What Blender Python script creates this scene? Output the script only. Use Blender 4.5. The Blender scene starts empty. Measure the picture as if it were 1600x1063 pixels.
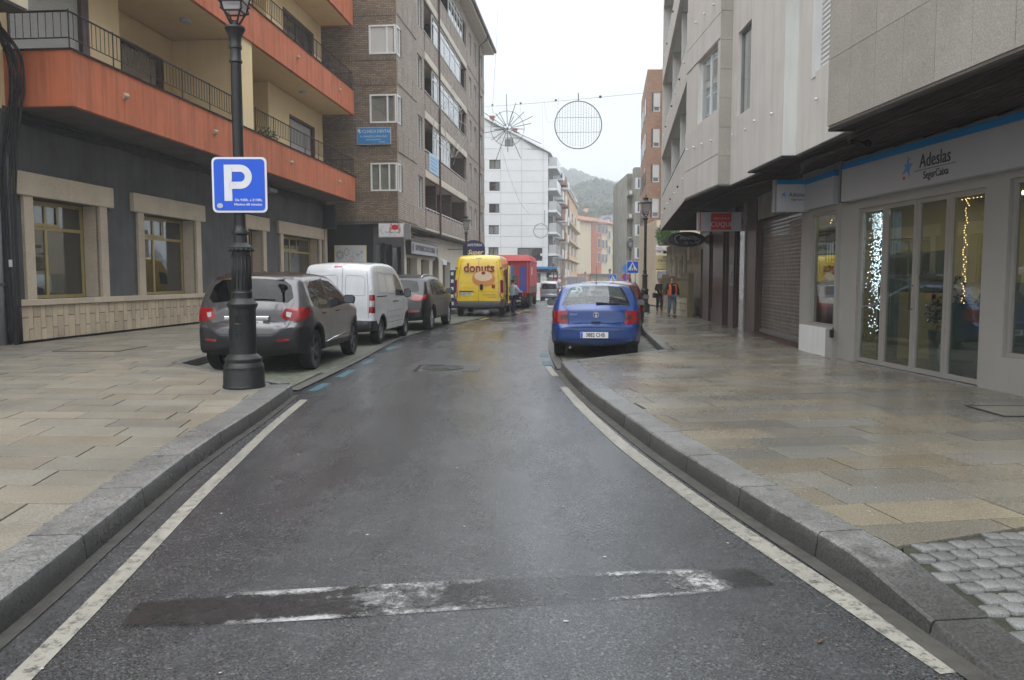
import bpy, bmesh, math, random
from math import sin, cos, pi, radians, sqrt, atan2, hypot
from mathutils import Vector, Matrix
from mathutils.geometry import delaunay_2d_cdt
random.seed(7)
S = bpy.context.scene
COL = S.collection
# ---------------------------------------------------------------- camera
cam_d = bpy.data.cameras.new('camera')
cam_d.sensor_width = 36.0
cam_d.lens = 36.0 * 1241.0 / 1600.0
cam_d.clip_end = 3000
cam_d.clip_start = 0.05
cam = bpy.data.objects.new('camera', cam_d)
COL.objects.link(cam)
cam.location = (0, 0, 1.55)
cam.rotation_euler = (radians(90) - math.atan(95.5 / 1241.0), 0, 0)
S.camera = cam
# ---------------------------------------------------------------- world, sun, exposure (overcast)
W = bpy.data.worlds.new('World')
S.world = W
W.use_nodes = True
wn = W.node_tree.nodes
wl = W.node_tree.links
wn.clear()
wo = wn.new('ShaderNodeOutputWorld')
wb = wn.new('ShaderNodeBackground')
sk = wn.new('ShaderNodeTexSky')
sk.sky_type = 'NISHITA'
sk.sun_disc = False
sk.sun_elevation = radians(60)
sk.sun_rotation = radians(200)
sk.air_density = 1.0
sk.dust_density = 6.0
sk.ozone_density = 1.0
hs = wn.new('ShaderNodeHueSaturation')
hs.inputs['Saturation'].default_value = 0.10
mx = wn.new('ShaderNodeMix')
mx.data_type = 'RGBA'
mx.inputs[0].default_value = 0.90
wtc = wn.new('ShaderNodeTexCoord')
wns = wn.new('ShaderNodeTexNoise')
wns.inputs['Scale'].default_value = 2.2
wns.inputs['Detail'].default_value = 4
wr = wn.new('ShaderNodeValToRGB')
wr.color_ramp.elements[0].position = 0.3
wr.color_ramp.elements[0].color = (8.2, 8.8, 9.5, 1)
wr.color_ramp.elements[1].position = 0.7
wr.color_ramp.elements[1].color = (10.2, 10.6, 11.1, 1)
wl.new(wtc.outputs['Generated'], wns.inputs['Vector'])
wl.new(wns.outputs['Fac'], wr.inputs[0])
wl.new(sk.outputs[0], hs.inputs['Color'])
wl.new(hs.outputs[0], mx.inputs[6])
wl.new(wr.outputs[0], mx.inputs[7])
wg = wn.new('ShaderNodeSeparateXYZ'); wl.new(wtc.outputs['Generated'], wg.inputs[0])
wz = wn.new('ShaderNodeMath'); wz.operation = 'MAXIMUM'; wl.new(wg.outputs['Z'], wz.inputs[0]); wz.inputs[1].default_value = 0.0
w2 = wn.new('ShaderNodeMath'); w2.operation = 'MULTIPLY_ADD'; wl.new(wz.outputs[0], w2.inputs[0]); w2.inputs[1].default_value = 1.05; w2.inputs[2].default_value = 0.12
w3 = wn.new('ShaderNodeMath'); w3.operation = 'MULTIPLY_ADD'; wl.new(wz.outputs[0], w3.inputs[0]); wl.new(w2.outputs[0], w3.inputs[1]); w3.inputs[2].default_value = 0.46
wm = wn.new('ShaderNodeVectorMath'); wm.operation = 'SCALE'; wl.new(mx.outputs[2], wm.inputs[0]); wl.new(w3.outputs[0], wm.inputs['Scale'])
wl.new(wm.outputs[0], wb.inputs['Color'])
wb.inputs['Strength'].default_value = 0.09
wl.new(wb.outputs[0], wo.inputs[0])
sun_d = bpy.data.lights.new('sun', 'SUN')
sun_d.energy = 0.55
sun_d.angle = radians(70)
sun_d.color = (1.0, 0.97, 0.93)
sun = bpy.data.objects.new('sun', sun_d)
COL.objects.link(sun)
sun.rotation_euler = (radians(30), 0, radians(-20))
S.view_settings.view_transform = 'Standard'
S.view_settings.look = 'None'
S.view_settings.exposure = 1.3
S.view_settings.gamma = 1.0
try:
 S.view_settings.use_curve_mapping = False
except Exception:
 pass
S.render.engine = 'CYCLES'
S.cycles.max_bounces = 5
S.cycles.diffuse_bounces = 3
S.cycles.glossy_bounces = 3
S.cycles.transparent_max_bounces = 12
S.cycles.use_denoising = True
# ---------------------------------------------------------------- materials
def L(hexs):
 r = []
 for i in (0, 2, 4):
  c = int(hexs[i:i + 2], 16) / 255
  r.append(c / 12.92 if c < .04045 else ((c + .055) / 1.055) ** 2.4)
 return tuple(r)
MATS = {}
class NT:
 def __init__(s, m):
  s.t = m.node_tree; s.n = s.t.nodes; s.l = s.t.links
 def new(s, k, **kw):
  n = s.n.new(k)
  for a, b in kw.items(): setattr(n, a, b)
  return n
 def noise(s, vec, scale, detail=3, rough=.55, dim='3D'):
  n = s.new('ShaderNodeTexNoise'); n.inputs['Scale'].default_value = scale
  n.inputs['Detail'].default_value = detail; n.inputs['Roughness'].default_value = rough
  s.l.new(vec, n.inputs['Vector']); return n.outputs['Fac']
 def ramp(s, fac, stops):
  n = s.new('ShaderNodeValToRGB'); e = n.color_ramp.elements
  while len(e) < len(stops): e.new(.5)
  for i, (p, c) in enumerate(stops):
   e[i].position = p; e[i].color = (c[0], c[1], c[2], 1) if hasattr(c, '__len__') else (c, c, c, 1)
  s.l.new(fac, n.inputs[0]); return n.outputs[0]
 def mix(s, fac, a, b, mode='MIX'):
  n = s.new('ShaderNodeMix', data_type='RGBA', blend_type=mode)
  for sock, v in ((n.inputs[0], fac), (n.inputs[6], a), (n.inputs[7], b)):
   if hasattr(v, 'links'): s.l.new(v, sock)
   elif hasattr(v, '__len__'): sock.default_value = (v[0], v[1], v[2], 1)
   else: sock.default_value = v if sock == n.inputs[0] else (v, v, v, 1)
  return n.outputs[2]
 def math(s, op, a, b=None, c=None):
  n = s.new('ShaderNodeMath', operation=op)
  for i, v in enumerate((a, b, c)):
   if v is None: continue
   if hasattr(v, 'links'): s.l.new(v, n.inputs[i])
   else: n.inputs[i].default_value = v
  return n.outputs[0]
 def mapping(s, vec, scale=(1, 1, 1), rot=(0, 0, 0), loc=(0, 0, 0)):
  n = s.new('ShaderNodeMapping'); n.inputs['Scale'].default_value = scale
  n.inputs['Rotation'].default_value = rot; n.inputs['Location'].default_value = loc
  s.l.new(vec, n.inputs['Vector']); return n.outputs[0]
 def bump(s, h, strength=.3, dist=.01, normal=None):
  n = s.new('ShaderNodeBump'); n.inputs['Strength'].default_value = strength
  n.inputs['Distance'].default_value = dist; s.l.new(h, n.inputs['Height'])
  if normal is not None: s.l.new(normal, n.inputs['Normal'])
  return n.outputs[0]
def newmat(name):
 m = bpy.data.materials.new(name); m.use_nodes = True
 t = NT(m); b = t.n['Principled BSDF']; MATS[name] = m
 return m, t, b
def setc(t, sock, v):
 if hasattr(v, 'links'): t.l.new(v, sock)
 elif hasattr(v, '__len__'): sock.default_value = (v[0], v[1], v[2], 1)
 else: sock.default_value = v
def geo_pos(t): return t.new('ShaderNodeNewGeometry').outputs['Position']
def uvc(t): return t.new('ShaderNodeTexCoord').outputs['UV']
def plain(name, col, rough=.6, var=.12, scale=6., bump=.15, bs=60., metal=0., coat=0., spec=.5, streak=0., rnd=0., dirt=None):
 """general painted / rendered / metal surface with mottling, optional vertical streaks and per-object tint"""
 m, t, b = newmat(name)
 P = geo_pos(t)
 c = None
 if var > 0:
  n1 = t.noise(P, scale, 5, .6)
  f = t.ramp(n1, [(.25, 1 - var), (.75, 1 + var)])
  c = t.mix(1., col, f, 'MULTIPLY')
 if streak > 0:
  v = t.mapping(P, (5, 5, .35))
  n2 = t.noise(v, 1., 4, .65)
  f2 = t.ramp(n2, [(.42, 1.), (.72, 1 - streak)])
  c = t.mix(1., c if c else col, f2, 'MULTIPLY')
 if rnd > 0:
  oi = t.new('ShaderNodeObjectInfo')
  f3 = t.ramp(oi.outputs['Random'], [(0, 1 - rnd), (1, 1 + rnd)])
  c = t.mix(1., c if c else col, f3, 'MULTIPLY')
 setc(t, b.inputs['Base Color'], c if c else col)
 n3 = t.noise(P, scale * .7, 3)
 setc(t, b.inputs['Roughness'], t.ramp(n3, [(.3, max(.03, rough * .85)), (.7, min(1, rough * 1.15))]))
 b.inputs['Metallic'].default_value = metal
 b.inputs['Coat Weight'].default_value = coat
 b.inputs['Coat Roughness'].default_value = .04
 b.inputs['Specular IOR Level'].default_value = spec
 if bump > 0:
  n4 = t.noise(P, bs, 3)
  t.l.new(t.bump(n4, bump, .01), b.inputs['Normal'])
 return m
def granite(name, col, rough=.55, speck=.35, rnd=.15, warm=None, wet=0., stain=.15, scale=110.):
 m, t, b = newmat(name)
 P = geo_pos(t)
 oi = t.new('ShaderNodeObjectInfo')
 sp = t.noise(P, scale, 2, .7)
 f = t.ramp(sp, [(.36, 1 - speck), (.5, 1.), (.66, 1 + speck)])
 base = col
 if warm: base = t.mix(t.ramp(oi.outputs['Random'], [(.1, 0.), (.45, .35), (.75, .75), (1, 1.)]), col, warm)
 c = t.mix(1., base, f, 'MULTIPLY')
 r2 = t.math('FRACT', t.math('MULTIPLY', oi.outputs['Random'], 17.31))
 c = t.mix(1., c, t.ramp(r2, [(0, 1 - rnd), (1, 1 + rnd)]), 'MULTIPLY')
 st = t.noise(P, 1.3, 6, .65)
 c = t.mix(1., c, t.ramp(st, [(.3, 1 - stain), (.7, 1 + stain)]), 'MULTIPLY')
 if warm:
  rs = t.noise(P, .9, 5, .7)
  c = t.mix(t.ramp(rs, [(.52, 0.), (.78, .28)]), c, (.19, .140, .078))
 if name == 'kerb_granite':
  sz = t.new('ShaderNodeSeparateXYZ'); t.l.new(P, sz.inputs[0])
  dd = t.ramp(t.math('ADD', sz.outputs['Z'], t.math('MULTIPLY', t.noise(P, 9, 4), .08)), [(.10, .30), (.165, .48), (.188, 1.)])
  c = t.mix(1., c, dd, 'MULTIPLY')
 setc(t, b.inputs['Base Color'], c)
 if wet > 0:
  wv = t.noise(P, .55, 4, .6)
  ro = t.ramp(wv, [(.35, rough), (.62, rough * (1 - wet))])
  r3 = t.ramp(t.noise(P, 30, 3), [(.3, .85), (.7, 1.15)])
  setc(t, b.inputs['Roughness'], t.mix(1., ro, r3, 'MULTIPLY'))
 else:
  b.inputs['Roughness'].default_value = rough
 t.l.new(t.bump(sp, .25, .004), b.inputs['Normal'])
 return m
def glossy_paint(name, col, metal=.0, rough=.28, dirt=.35, coat=1.):
 m, t, b = newmat(name)
 g = t.new('ShaderNodeNewGeometry')
 P = g.outputs['Position']
 d = t.noise(P, 3.5, 5, .6)
 c = t.mix(1., col, t.ramp(d, [(.3, .9), (.7, 1.06)]), 'MULTIPLY')
 sx = t.new('ShaderNodeSeparateXYZ'); t.l.new(P, sx.inputs[0])
 low = t.ramp(t.math('ADD', sx.outputs['Z'], t.math('MULTIPLY', d, .25)), [(.3, 1.), (.62, 0.)])
 c = t.mix(t.math('MULTIPLY', low, dirt), c, (.07, .062, .052))
 c = t.mix(g.outputs['Backfacing'], c, (.012, .012, .013))
 setc(t, b.inputs['Base Color'], c)
 b.inputs['Metallic'].default_value = metal
 b.inputs['Roughness'].default_value = rough
 b.inputs['Coat Weight'].default_value = coat
 dr = t.ramp(t.noise(P, 40, 3), [(.35, .03), (.7, .12)])
 setc(t, b.inputs['Coat Roughness'], dr)
 return m
def glassmat(name, tint=(.8, .85, .85), trans=.75, rough=.01, dark=(.02, .025, .025), f0=.06, graze=.85):
 """thin pane: partly clear, partly tinted body, mirror-like at grazing angles"""
 m, t, b = newmat(name)
 t.n.remove(b)
 out = t.n['Material Output']
 tr = t.new('ShaderNodeBsdfTransparent'); tr.inputs[0].default_value = (*tint, 1)
 df = t.new('ShaderNodeBsdfDiffuse'); df.inputs[0].default_value = (*dark, 1)
 gl = t.new('ShaderNodeBsdfGlossy'); gl.inputs['Roughness'].default_value = rough
 gl.inputs[0].default_value = (.95, .97, .97, 1)
 m1 = t.new('ShaderNodeMixShader'); m1.inputs[0].default_value = trans
 t.l.new(df.outputs[0], m1.inputs[1]); t.l.new(tr.outputs[0], m1.inputs[2])
 fr = t.new('ShaderNodeLayerWeight'); fr.inputs[0].default_value = .5
 k = t.math('ADD', t.math('MULTIPLY', t.math('POWER', fr.outputs['Facing'], 4.), graze), f0)
 m2 = t.new('ShaderNodeMixShader'); t.l.new(k, m2.inputs[0])
 t.l.new(m1.outputs[0], m2.inputs[1]); t.l.new(gl.outputs[0], m2.inputs[2])
 nb = t.noise(geo_pos(t), 1.1, 2)
 t.l.new(t.bump(nb, .04, .02), gl.inputs['Normal'])
 t.l.new(m2.outputs[0], out.inputs[0])
 return m
def emit(name, col, s):
 m, t, b = newmat(name)
 b.inputs['Base Color'].default_value = (*col, 1)
 b.inputs['Emission Color'].default_value = (*col, 1)
 b.inputs['Emission Strength'].default_value = s
 return m
def brickmat(name, c1, c2, mortar, bw=.24, bh=.075, mo=.012, rough=.85, bias=0., soldier=False, big=.12):
 m, t, b = newmat(name)
 v = uvc(t)
 if soldier: v = t.mapping(v, (1, 1, 1), (0, 0, pi / 2))
 br = t.new('ShaderNodeTexBrick')
 br.inputs['Scale'].default_value = 1.
 br.inputs['Brick Width'].default_value = bw; br.inputs['Row Height'].default_value = bh
 br.inputs['Mortar Size'].default_value = mo; br.inputs['Mortar Smooth'].default_value = .2
 br.inputs['Bias'].default_value = bias
 br.inputs['Color1'].default_value = (*c1, 1); br.inputs['Color2'].default_value = (*c2, 1)
 br.inputs['Mortar'].default_value = (*mortar, 1)
 t.l.new(v, br.inputs['Vector'])
 P = geo_pos(t)
 c = t.mix(1., br.outputs['Color'], t.ramp(t.noise(P, .8, 5, .6), [(.3, 1 - big), (.7, 1 + big)]), 'MULTIPLY')
 c = t.mix(1., c, t.ramp(t.noise(P, 25, 3, .6), [(.3, .85), (.7, 1.15)]), 'MULTIPLY')
 setc(t, b.inputs['Base Color'], c)
 b.inputs['Roughness'].default_value = rough
 inv = t.math('SUBTRACT', 1., br.outputs['Fac'])
 t.l.new(t.bump(inv, .6, .012), b.inputs['Normal'])
 return m
# ---- palette
def asphalt():
 m, t, b = newmat('asphalt')
 P = geo_pos(t)
 a = t.noise(P, 105, 4, .8)
 vo = t.new('ShaderNodeTexVoronoi'); vo.inputs['Scale'].default_value = 95
 t.l.new(P, vo.inputs['Vector'])
 c = t.ramp(a, [(.34, .014), (.48, .040), (.58, .080), (.68, .21)])
 sep = t.new('ShaderNodeSeparateColor'); t.l.new(vo.outputs['Color'], sep.inputs[0])
 c = t.mix(t.ramp(sep.outputs[0], [(.0, 0.), (.80, 0.), (.95, .55)]), c, (.15, .145, .14))
 c = t.mix(1., c, (.85, .89, .93), 'MULTIPLY')
 v3 = t.new('ShaderNodeTexVoronoi'); v3.inputs['Scale'].default_value = 48; t.l.new(P, v3.inputs['Vector'])
 s3 = t.new('ShaderNodeSeparateColor'); t.l.new(v3.outputs['Color'], s3.inputs[0])
 c = t.mix(t.math('MULTIPLY', t.ramp(s3.outputs[1], [(.80, 0.), (.9, .6)]), t.ramp(v3.outputs['Distance'], [(.25, 1.), (.4, 0.)])), c, (.19, .185, .175))
 c = t.mix(t.math('MULTIPLY', t.ramp(s3.outputs[2], [(.80, 0.), (.9, .7)]), t.ramp(v3.outputs['Distance'], [(.25, 1.), (.45, 0.)])), c, (.010, .010, .010))
 trk = t.noise(t.mapping(P, (1.9, .10, 1)), 1., 3, .5)
 c = t.mix(1., c, t.ramp(trk, [(.38, .90), (.6, 1.06)]), 'MULTIPLY')
 big = t.noise(P, .5, 6, .65)
 c = t.mix(1., c, t.ramp(big, [(.3, .72), (.7, 1.2)]), 'MULTIPLY')
 mid = t.noise(P, 4., 5, .7)
 c = t.mix(1., c, t.ramp(mid, [(.3, .85), (.7, 1.12)]), 'MULTIPLY')
 setc(t, b.inputs['Base Color'], c)
 v = t.mapping(P, (1.2, .35, 1))
 wet = t.noise(v, .9, 5, .6)
 r = t.ramp(wet, [(.33, .37), (.5, .26), (.68, .17)])
 r = t.mix(1., r, t.ramp(trk, [(.4, .88), (.6, 1.08)]), 'MULTIPLY')
 r = t.mix(1., r, t.ramp(t.noise(P, 45, 2), [(.3, .82), (.7, 1.2)]), 'MULTIPLY')
 setc(t, b.inputs['Roughness'], r)
 b.inputs['Specular IOR Level'].default_value = .55
 bs = t.new('ShaderNodeMapRange'); t.l.new(wet, bs.inputs[0])
 bs.inputs[1].default_value = .4; bs.inputs[2].default_value = .7; bs.inputs[3].default_value = .45; bs.inputs[4].default_value = .18
 bn = t.new('ShaderNodeBump'); bn.inputs['Distance'].default_value = .004
 t.l.new(bs.outputs[0], bn.inputs['Strength']); t.l.new(a, bn.inputs['Height'])
 t.l.new(bn.outputs[0], b.inputs['Normal'])
 return m
ASPH = asphalt()
def roadpaint(name, col, wear=.5, edge=(.055, .055, .055), sc=9.):
 m, t, b = newmat(name)
 P = geo_pos(t)
 n = t.noise(P, sc, 6, .75)
 n2 = t.noise(P, 70, 3, .7)
 mk = t.ramp(t.math('ADD', t.math('MULTIPLY', n, .65), t.math('MULTIPLY', n2, .35)), [(wear - .09, 0.), (wear + .03, 1.)])
 dirt = t.ramp(t.noise(P, 1.2, 5, .6), [(.3, .68), (.7, 1.05)])
 c = t.mix(1., col, dirt, 'MULTIPLY')
 c = t.mix(mk, edge, c)
 setc(t, b.inputs['Base Color'], c)
 setc(t, b.inputs['Roughness'], t.ramp(n, [(.3, .35), (.7, .6)]))
 t.l.new(t.bump(n2, .35, .004), b.inputs['Normal'])
 return m
WLINE = roadpaint('white_line_paint', (.31, .295, .25), .478, sc=14.)
BLINE = roadpaint('blue_line_paint', (.045, .14, .19), .49, sc=14.)
YLINE = roadpaint('yellow_line_paint', (.55, .42, .06), .44)
def bar_mat():
 m, t, b = newmat('worn_bar')
 uv = uvc(t); sx = t.new('ShaderNodeSeparateXYZ'); t.l.new(uv, sx.inputs[0])
 u, v = sx.outputs[0], sx.outputs[1]
 P = geo_pos(t)
 n = t.noise(P, 6, 8, .8); n2 = t.noise(P, 75, 4, .85); n3 = t.noise(P, 22, 5, .8)
 e = t.math('ABSOLUTE', t.math('SUBTRACT', v, .5))
 cnt = t.ramp(e, [(.30, 0.), (.42, 1.)])
 edgeu = t.ramp(u, [(.08, 0.), (.17, .75), (.27, .9), (.33, .35), (.38, .8), (.52, .55), (.62, .25), (.74, .6), (.90, .9), (.95, 0.)])
 midu = t.ramp(u, [(.10, .12), (.32, .18), (.37, .62), (.44, .50), (.50, .28), (.70, .22), (.82, .20), (.875, .75), (.92, .72), (.945, 0.)])
 k = t.math('ADD', t.math('MULTIPLY', cnt, edgeu), t.math('MULTIPLY', t.math('SUBTRACT', 1., cnt), midu))
 g = t.math('ADD', t.math('ADD', t.math('MULTIPLY', n, .5), t.math('MULTIPLY', n3, .25)), t.math('MULTIPLY', n2, .25))
 white = t.ramp(t.math('ADD', t.math('MULTIPLY', k, .23), g), [(.585, 0.), (.72, .85)])
 tar = t.math('MULTIPLY', t.ramp(u, [(0., 1.), (.33, .9), (.40, .45), (.5, .75), (.62, .2), (.84, .05), (.93, .5), (1., .8)]), t.ramp(n, [(.34, .35), (.5, 1.)]))
 shade = t.mix(t.ramp(n2, [(.35, 0.), (.65, 1.)]), (.010, .0095, .009), (.036, .034, .033))
 setc(t, b.inputs['Base Color'], t.mix(white, shade, (.50, .50, .49)))
 setc(t, b.inputs['Roughness'], t.mix(white, .33, .5))
 t.l.new(t.bump(n2, .4, .003), b.inputs['Normal'])
 tr = t.new('ShaderNodeBsdfTransparent'); ms = t.new('ShaderNodeMixShader')
 q = t.math('MULTIPLY', t.math('SUBTRACT', .5, t.math('ABSOLUTE', t.math('SUBTRACT', u, .5))), 20.)
 q = t.math('SUBTRACT', t.math('ADD', q, t.math('MULTIPLY', t.math('SUBTRACT', .5, e), 22.)), t.math('ADD', t.math('MULTIPLY', n, 3.), t.math('MULTIPLY', n2, 2.4)))
 fade = t.ramp(t.math('MULTIPLY', q, .35), [(.0, 0.), (.9, 1.)])
 al = t.math('MULTIPLY', t.math('MAXIMUM', white, t.math('MULTIPLY', tar, .85)), fade)
 t.l.new(al, ms.inputs[0])
 t.l.new(tr.outputs[0], ms.inputs[1]); t.l.new(b.outputs[0], ms.inputs[2])
 t.l.new(ms.outputs[0], t.n['Material Output'].inputs[0])
 return m
BAR = bar_mat()
SLAB = granite('pavement_granite', (.200, .188, .160), .50, .32, .13, warm=(.222, .194, .150), wet=.35, scale=80)
SLABR = granite('pavement_granite_wet', (.160, .153, .134), .36, .32, .13, warm=(.195, .168, .122), wet=.5, scale=80)
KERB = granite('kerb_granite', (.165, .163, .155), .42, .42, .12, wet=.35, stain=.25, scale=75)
COBB = granite('cobble_granite', (.135, .136, .130), .55, .35, .22, wet=.2, scale=120, stain=.25)
MOSS = plain('mossy_joint', (.026, .028, .016), .95, .5, 9, .3, 90)
PAVER = plain('green_paver', (.120, .130, .098), .6, .22, 7, .3, 80, rnd=.2)
CONC = plain('gutter_concrete', (.085, .08, .072), .6, .3, 5, .3, 60)
ORANGE = plain('terracotta_render', (.52, .150, .068), .85, .13, 1.4, .25, 90, streak=.36)
CREAM = plain('cream_render', (.76, .59, .34), .85, .05, 1.2, .15, 70, streak=.08)
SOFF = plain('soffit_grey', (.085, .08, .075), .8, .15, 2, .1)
GREYR = plain('grey_render', (.083, .084, .087), .8, .22, 1.6, .35, 60, streak=.28)
SAND = granite('sandy_granite', (.50, .42, .32), .7, .30, .10, stain=.12, scale=70)
SANDB = granite('sandy_block', (.46, .38, .275), .75, .22, .16, stain=.16, scale=60)
JOINT = plain('grey_mortar', (.065, .06, .055), .9, .2, 8)
DARK = plain('dark_void', (.012, .012, .012), .9, 0, bump=0)
BLKMET = plain('black_iron', (.011, .0115, .0125), .45, .25, 18, .35, 45, metal=.0, spec=.5)
RAIL = plain('brown_black_rail', (.018, .013, .012), .45, .15, 9, 0)
STEEL = plain('galvanised_steel', (.30, .31, .32), .45, .15, 9, .1, metal=.7)
WHITEP = plain('white_paint', (.68, .69, .69), .45, .05, 3, .05)
WFRAME = plain('white_frame', (.62, .63, .64), .4, .05, 3, 0)
GOLDF = plain('ochre_frame', (.38, .29, .11), .35, .1, 5, 0)
BROWNF = plain('brown_frame', (.060, .028, .020), .5, .15, 5, .1)
SHUT = plain('shutter_white', (.50, .50, .48), .5, .06, 2, 0)
SHUTB = plain('shutter_beige', (.42, .38, .31), .55, .06, 2, 0)
PLAST = plain('beige_grey_render', (.59, .565, .53), .85, .06, 1.3, .35, 45, streak=.14)
PLASTL = plain('pale_pilaster', (.64, .65, .63), .75, .06, 1.3, .1, streak=.10)
PLGRAN = granite('facade_granite', (.34, .32, .285), .6, .20, .06, stain=.10, scale=55)
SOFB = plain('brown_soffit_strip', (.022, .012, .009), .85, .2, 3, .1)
MARB = granite('brown_granite', (.060, .036, .028), .35, .35, .08, stain=.1, scale=80)
DKGRAN = granite('plinth_granite', (.26, .25, .235), .55, .15, .06, stain=.1, scale=80)
BRK = brickmat('brown_brick', (.165, .118, .078), (.29, .215, .145), (.10, .085, .068), .26, .082, .016)
BRKS = brickmat('brown_brick_soldier', (.145, .105, .072), (.25, .188, .128), (.10, .082, .066), .26, .082, .016, soldier=True)
BRKL = brickmat('pale_cladding_brick', (.34, .285, .235), (.46, .40, .34), (.20, .165, .14), .26, .085, .022)
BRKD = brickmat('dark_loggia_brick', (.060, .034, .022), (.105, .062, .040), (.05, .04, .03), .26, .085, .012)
BRKO = brickmat('orange_brick', (.27, .125, .068), (.34, .185, .110), (.20, .15, .11), .28, .09, .014)
EDGE = plain('slab_edge_cream', (.56, .51, .42), .7, .1, 2, .1, streak=.15)
CLAD = plain('white_cladding', (.69, .70, .70), .45, .035, .8, .03, rnd=.02)
CLADJ = plain('cladding_joint', (.42, .43, .44), .7, .05, 2, 0)
PEACH = plain('peach_render', (.60, .42, .26), .8, .06, 1, .1)
CREAM2 = plain('pale_cream_render', (.60, .52, .38), .8, .06, 1, .1)
ORANGE2 = plain('coral_render', (.44, .17, .11), .8, .08, .7, .1)
TILE = plain('roof_tile', (.30, .13, .085), .8, .25, 2.5, .5, 14)
SLATE = plain('slate_roof', (.09, .10, .12), .6, .2, 2, .4, 12)
CONCW = plain('weathered_concrete', (.27, .255, .215), .85, .3, .8, .2, 20, streak=.35)
STONEW = plain('old_stone', (.38, .34, .26), .85, .25, 3, .5, 25, rnd=.18, streak=.2)
GFENCE = plain('green_brown_slats', (.15, .135, .07), .7, .2, 5, .2)
BLUEP = plain('sign_blue', (.006, .085, .60), .35, .04, 3, 0)
LBLUE = plain('light_sign_blue', (.03, .22, .50), .4, .04, 3, 0)
WSIGN = plain('sign_white', (.66, .67, .68), .4, .04, 3, 0)
GSIGN = plain('sign_grey_white', (.42, .43, .46), .4, .06, 3, 0)
REDS = plain('sign_red', (.52, .015, .012), .4, .04, 3, 0)
BLKS = plain('sign_black', (.012, .012, .014), .4, .04, 3, 0)
DGREY = plain('dark_grey', (.055, .055, .06), .5, .1, 3, 0)
MGREY = plain('mid_grey', (.20, .20, .205), .5, .1, 3, 0)
FASC = plain('fascia_white', (.34, .345, .36), .4, .04, 3, 0)
YSIGN = plain('sign_yellow', (.75, .64, .33), .5, .05, 3, 0)
MUST = plain('sign_mustard', (.42, .28, .03), .5, .05, 3, 0)
NAVY = plain('navy', (.012, .02, .085), .5, .05, 3, 0)
CYAN = plain('stripe_blue', (.0, .17, .42), .4, .04, 3, 0)
PINK = plain('sign_pink', (.62, .05, .14), .5, .04, 3, 0)
BLKPL = plain('black_plastic', (.010, .010, .011), .55, .15, 8, .15, 200)
UNDER = plain('car_underside', (.006, .006, .006), .95, 0, bump=0)
RUBBER = plain('tyre_rubber', (.010, .010, .010), .75, .2, 30, .3, 120)
ALLOY = plain('alloy', (.42, .43, .45), .28, .1, 8, 0, metal=.85)
ALLOYD = plain('dark_alloy', (.10, .10, .11), .35, .1, 8, 0, metal=.7)
CHROME = plain('chrome', (.75, .76, .78), .12, .05, 8, 0, metal=1.)
MIRG = plain('mirror_glass', (.10, .11, .12), .06, .05, 3, 0, spec=.9)
LENSR = glossy_paint('red_lens', (.26, .003, .005), 0, .15)
LENSD = glossy_paint('dark_lens', (.07, .008, .010), 0, .15)
LENSW = glossy_paint('clear_lens', (.55, .50, .50), .3, .15)
LENSO = glossy_paint('amber_lens', (.55, .12, .01), 0, .15)
CARGL = glassmat('car_glass_dark', (.10, .12, .12), .55, .01, (.007, .008, .009), .03, .55)
CARGC = glassmat('car_glass_clear', (.66, .78, .76), .93, .01, (.04, .05, .05), .07)
GLASS = glassmat('window_glass', (.70, .74, .74), .75, .012, (.03, .033, .035), .11)
GLASSL = glassmat('window_glass_light', (.88, .90, .90), .93, .012, (.05, .05, .05), .06)
SHOPG = glassmat('shop_glass', (.80, .86, .82), .90, .008, (.05, .055, .05), .09)
FARGL = plain('far_window_glass', (.075, .09, .10), .08, .3, 1.2, 0, spec=.8)
FROST = glassmat('frosted_glass', (.45, .55, .52), .55, .25, (.12, .15, .145), .05)
CURT = plain('curtain', (.45, .44, .38), .8, .12, 6, 0)
LAMPG = glassmat('lantern_glass', (.85, .85, .85), .50, .3, (.50, .50, .52), .06)
WARMW = plain('warm_wall', (.46, .40, .25), .7, .1, 1.5, 0)
SKIN = plain('skin', (.42, .24, .17), .55, .05, 9, 0)
P_GREY = glossy_paint('taupe_grey_paint', (.080, .077, .081), .5, .30, .2, 1.)
P_WHITE = glossy_paint('white_car_paint', (.60, .62, .64), 0, .3)
P_BLACK = glossy_paint('black_car_paint', (.004, .004, .005), .0, .3, .05, .4)
P_YEL = glossy_paint('yellow_paint', (.82, .56, .0), 0, .32)
P_BLUE = glossy_paint('blue_car_paint', (.003, .044, .20), .2, .28)
P_SILV = glossy_paint('silver_paint', (.30, .31, .34), .6, .3)
P_RED = glossy_paint('dark_red_paint', (.060, .004, .007), .1, .28)
TRUCKR = plain('truck_red', (.44, .035, .035), .5, .1, 2, 0, streak=.1)
TRUCKB = plain('truck_blue', (.045, .075, .30), .5, .1, 2, 0)
TRUCKT = plain('truck_teal', (.03, .17, .32), .5, .1, 2, 0)
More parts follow.
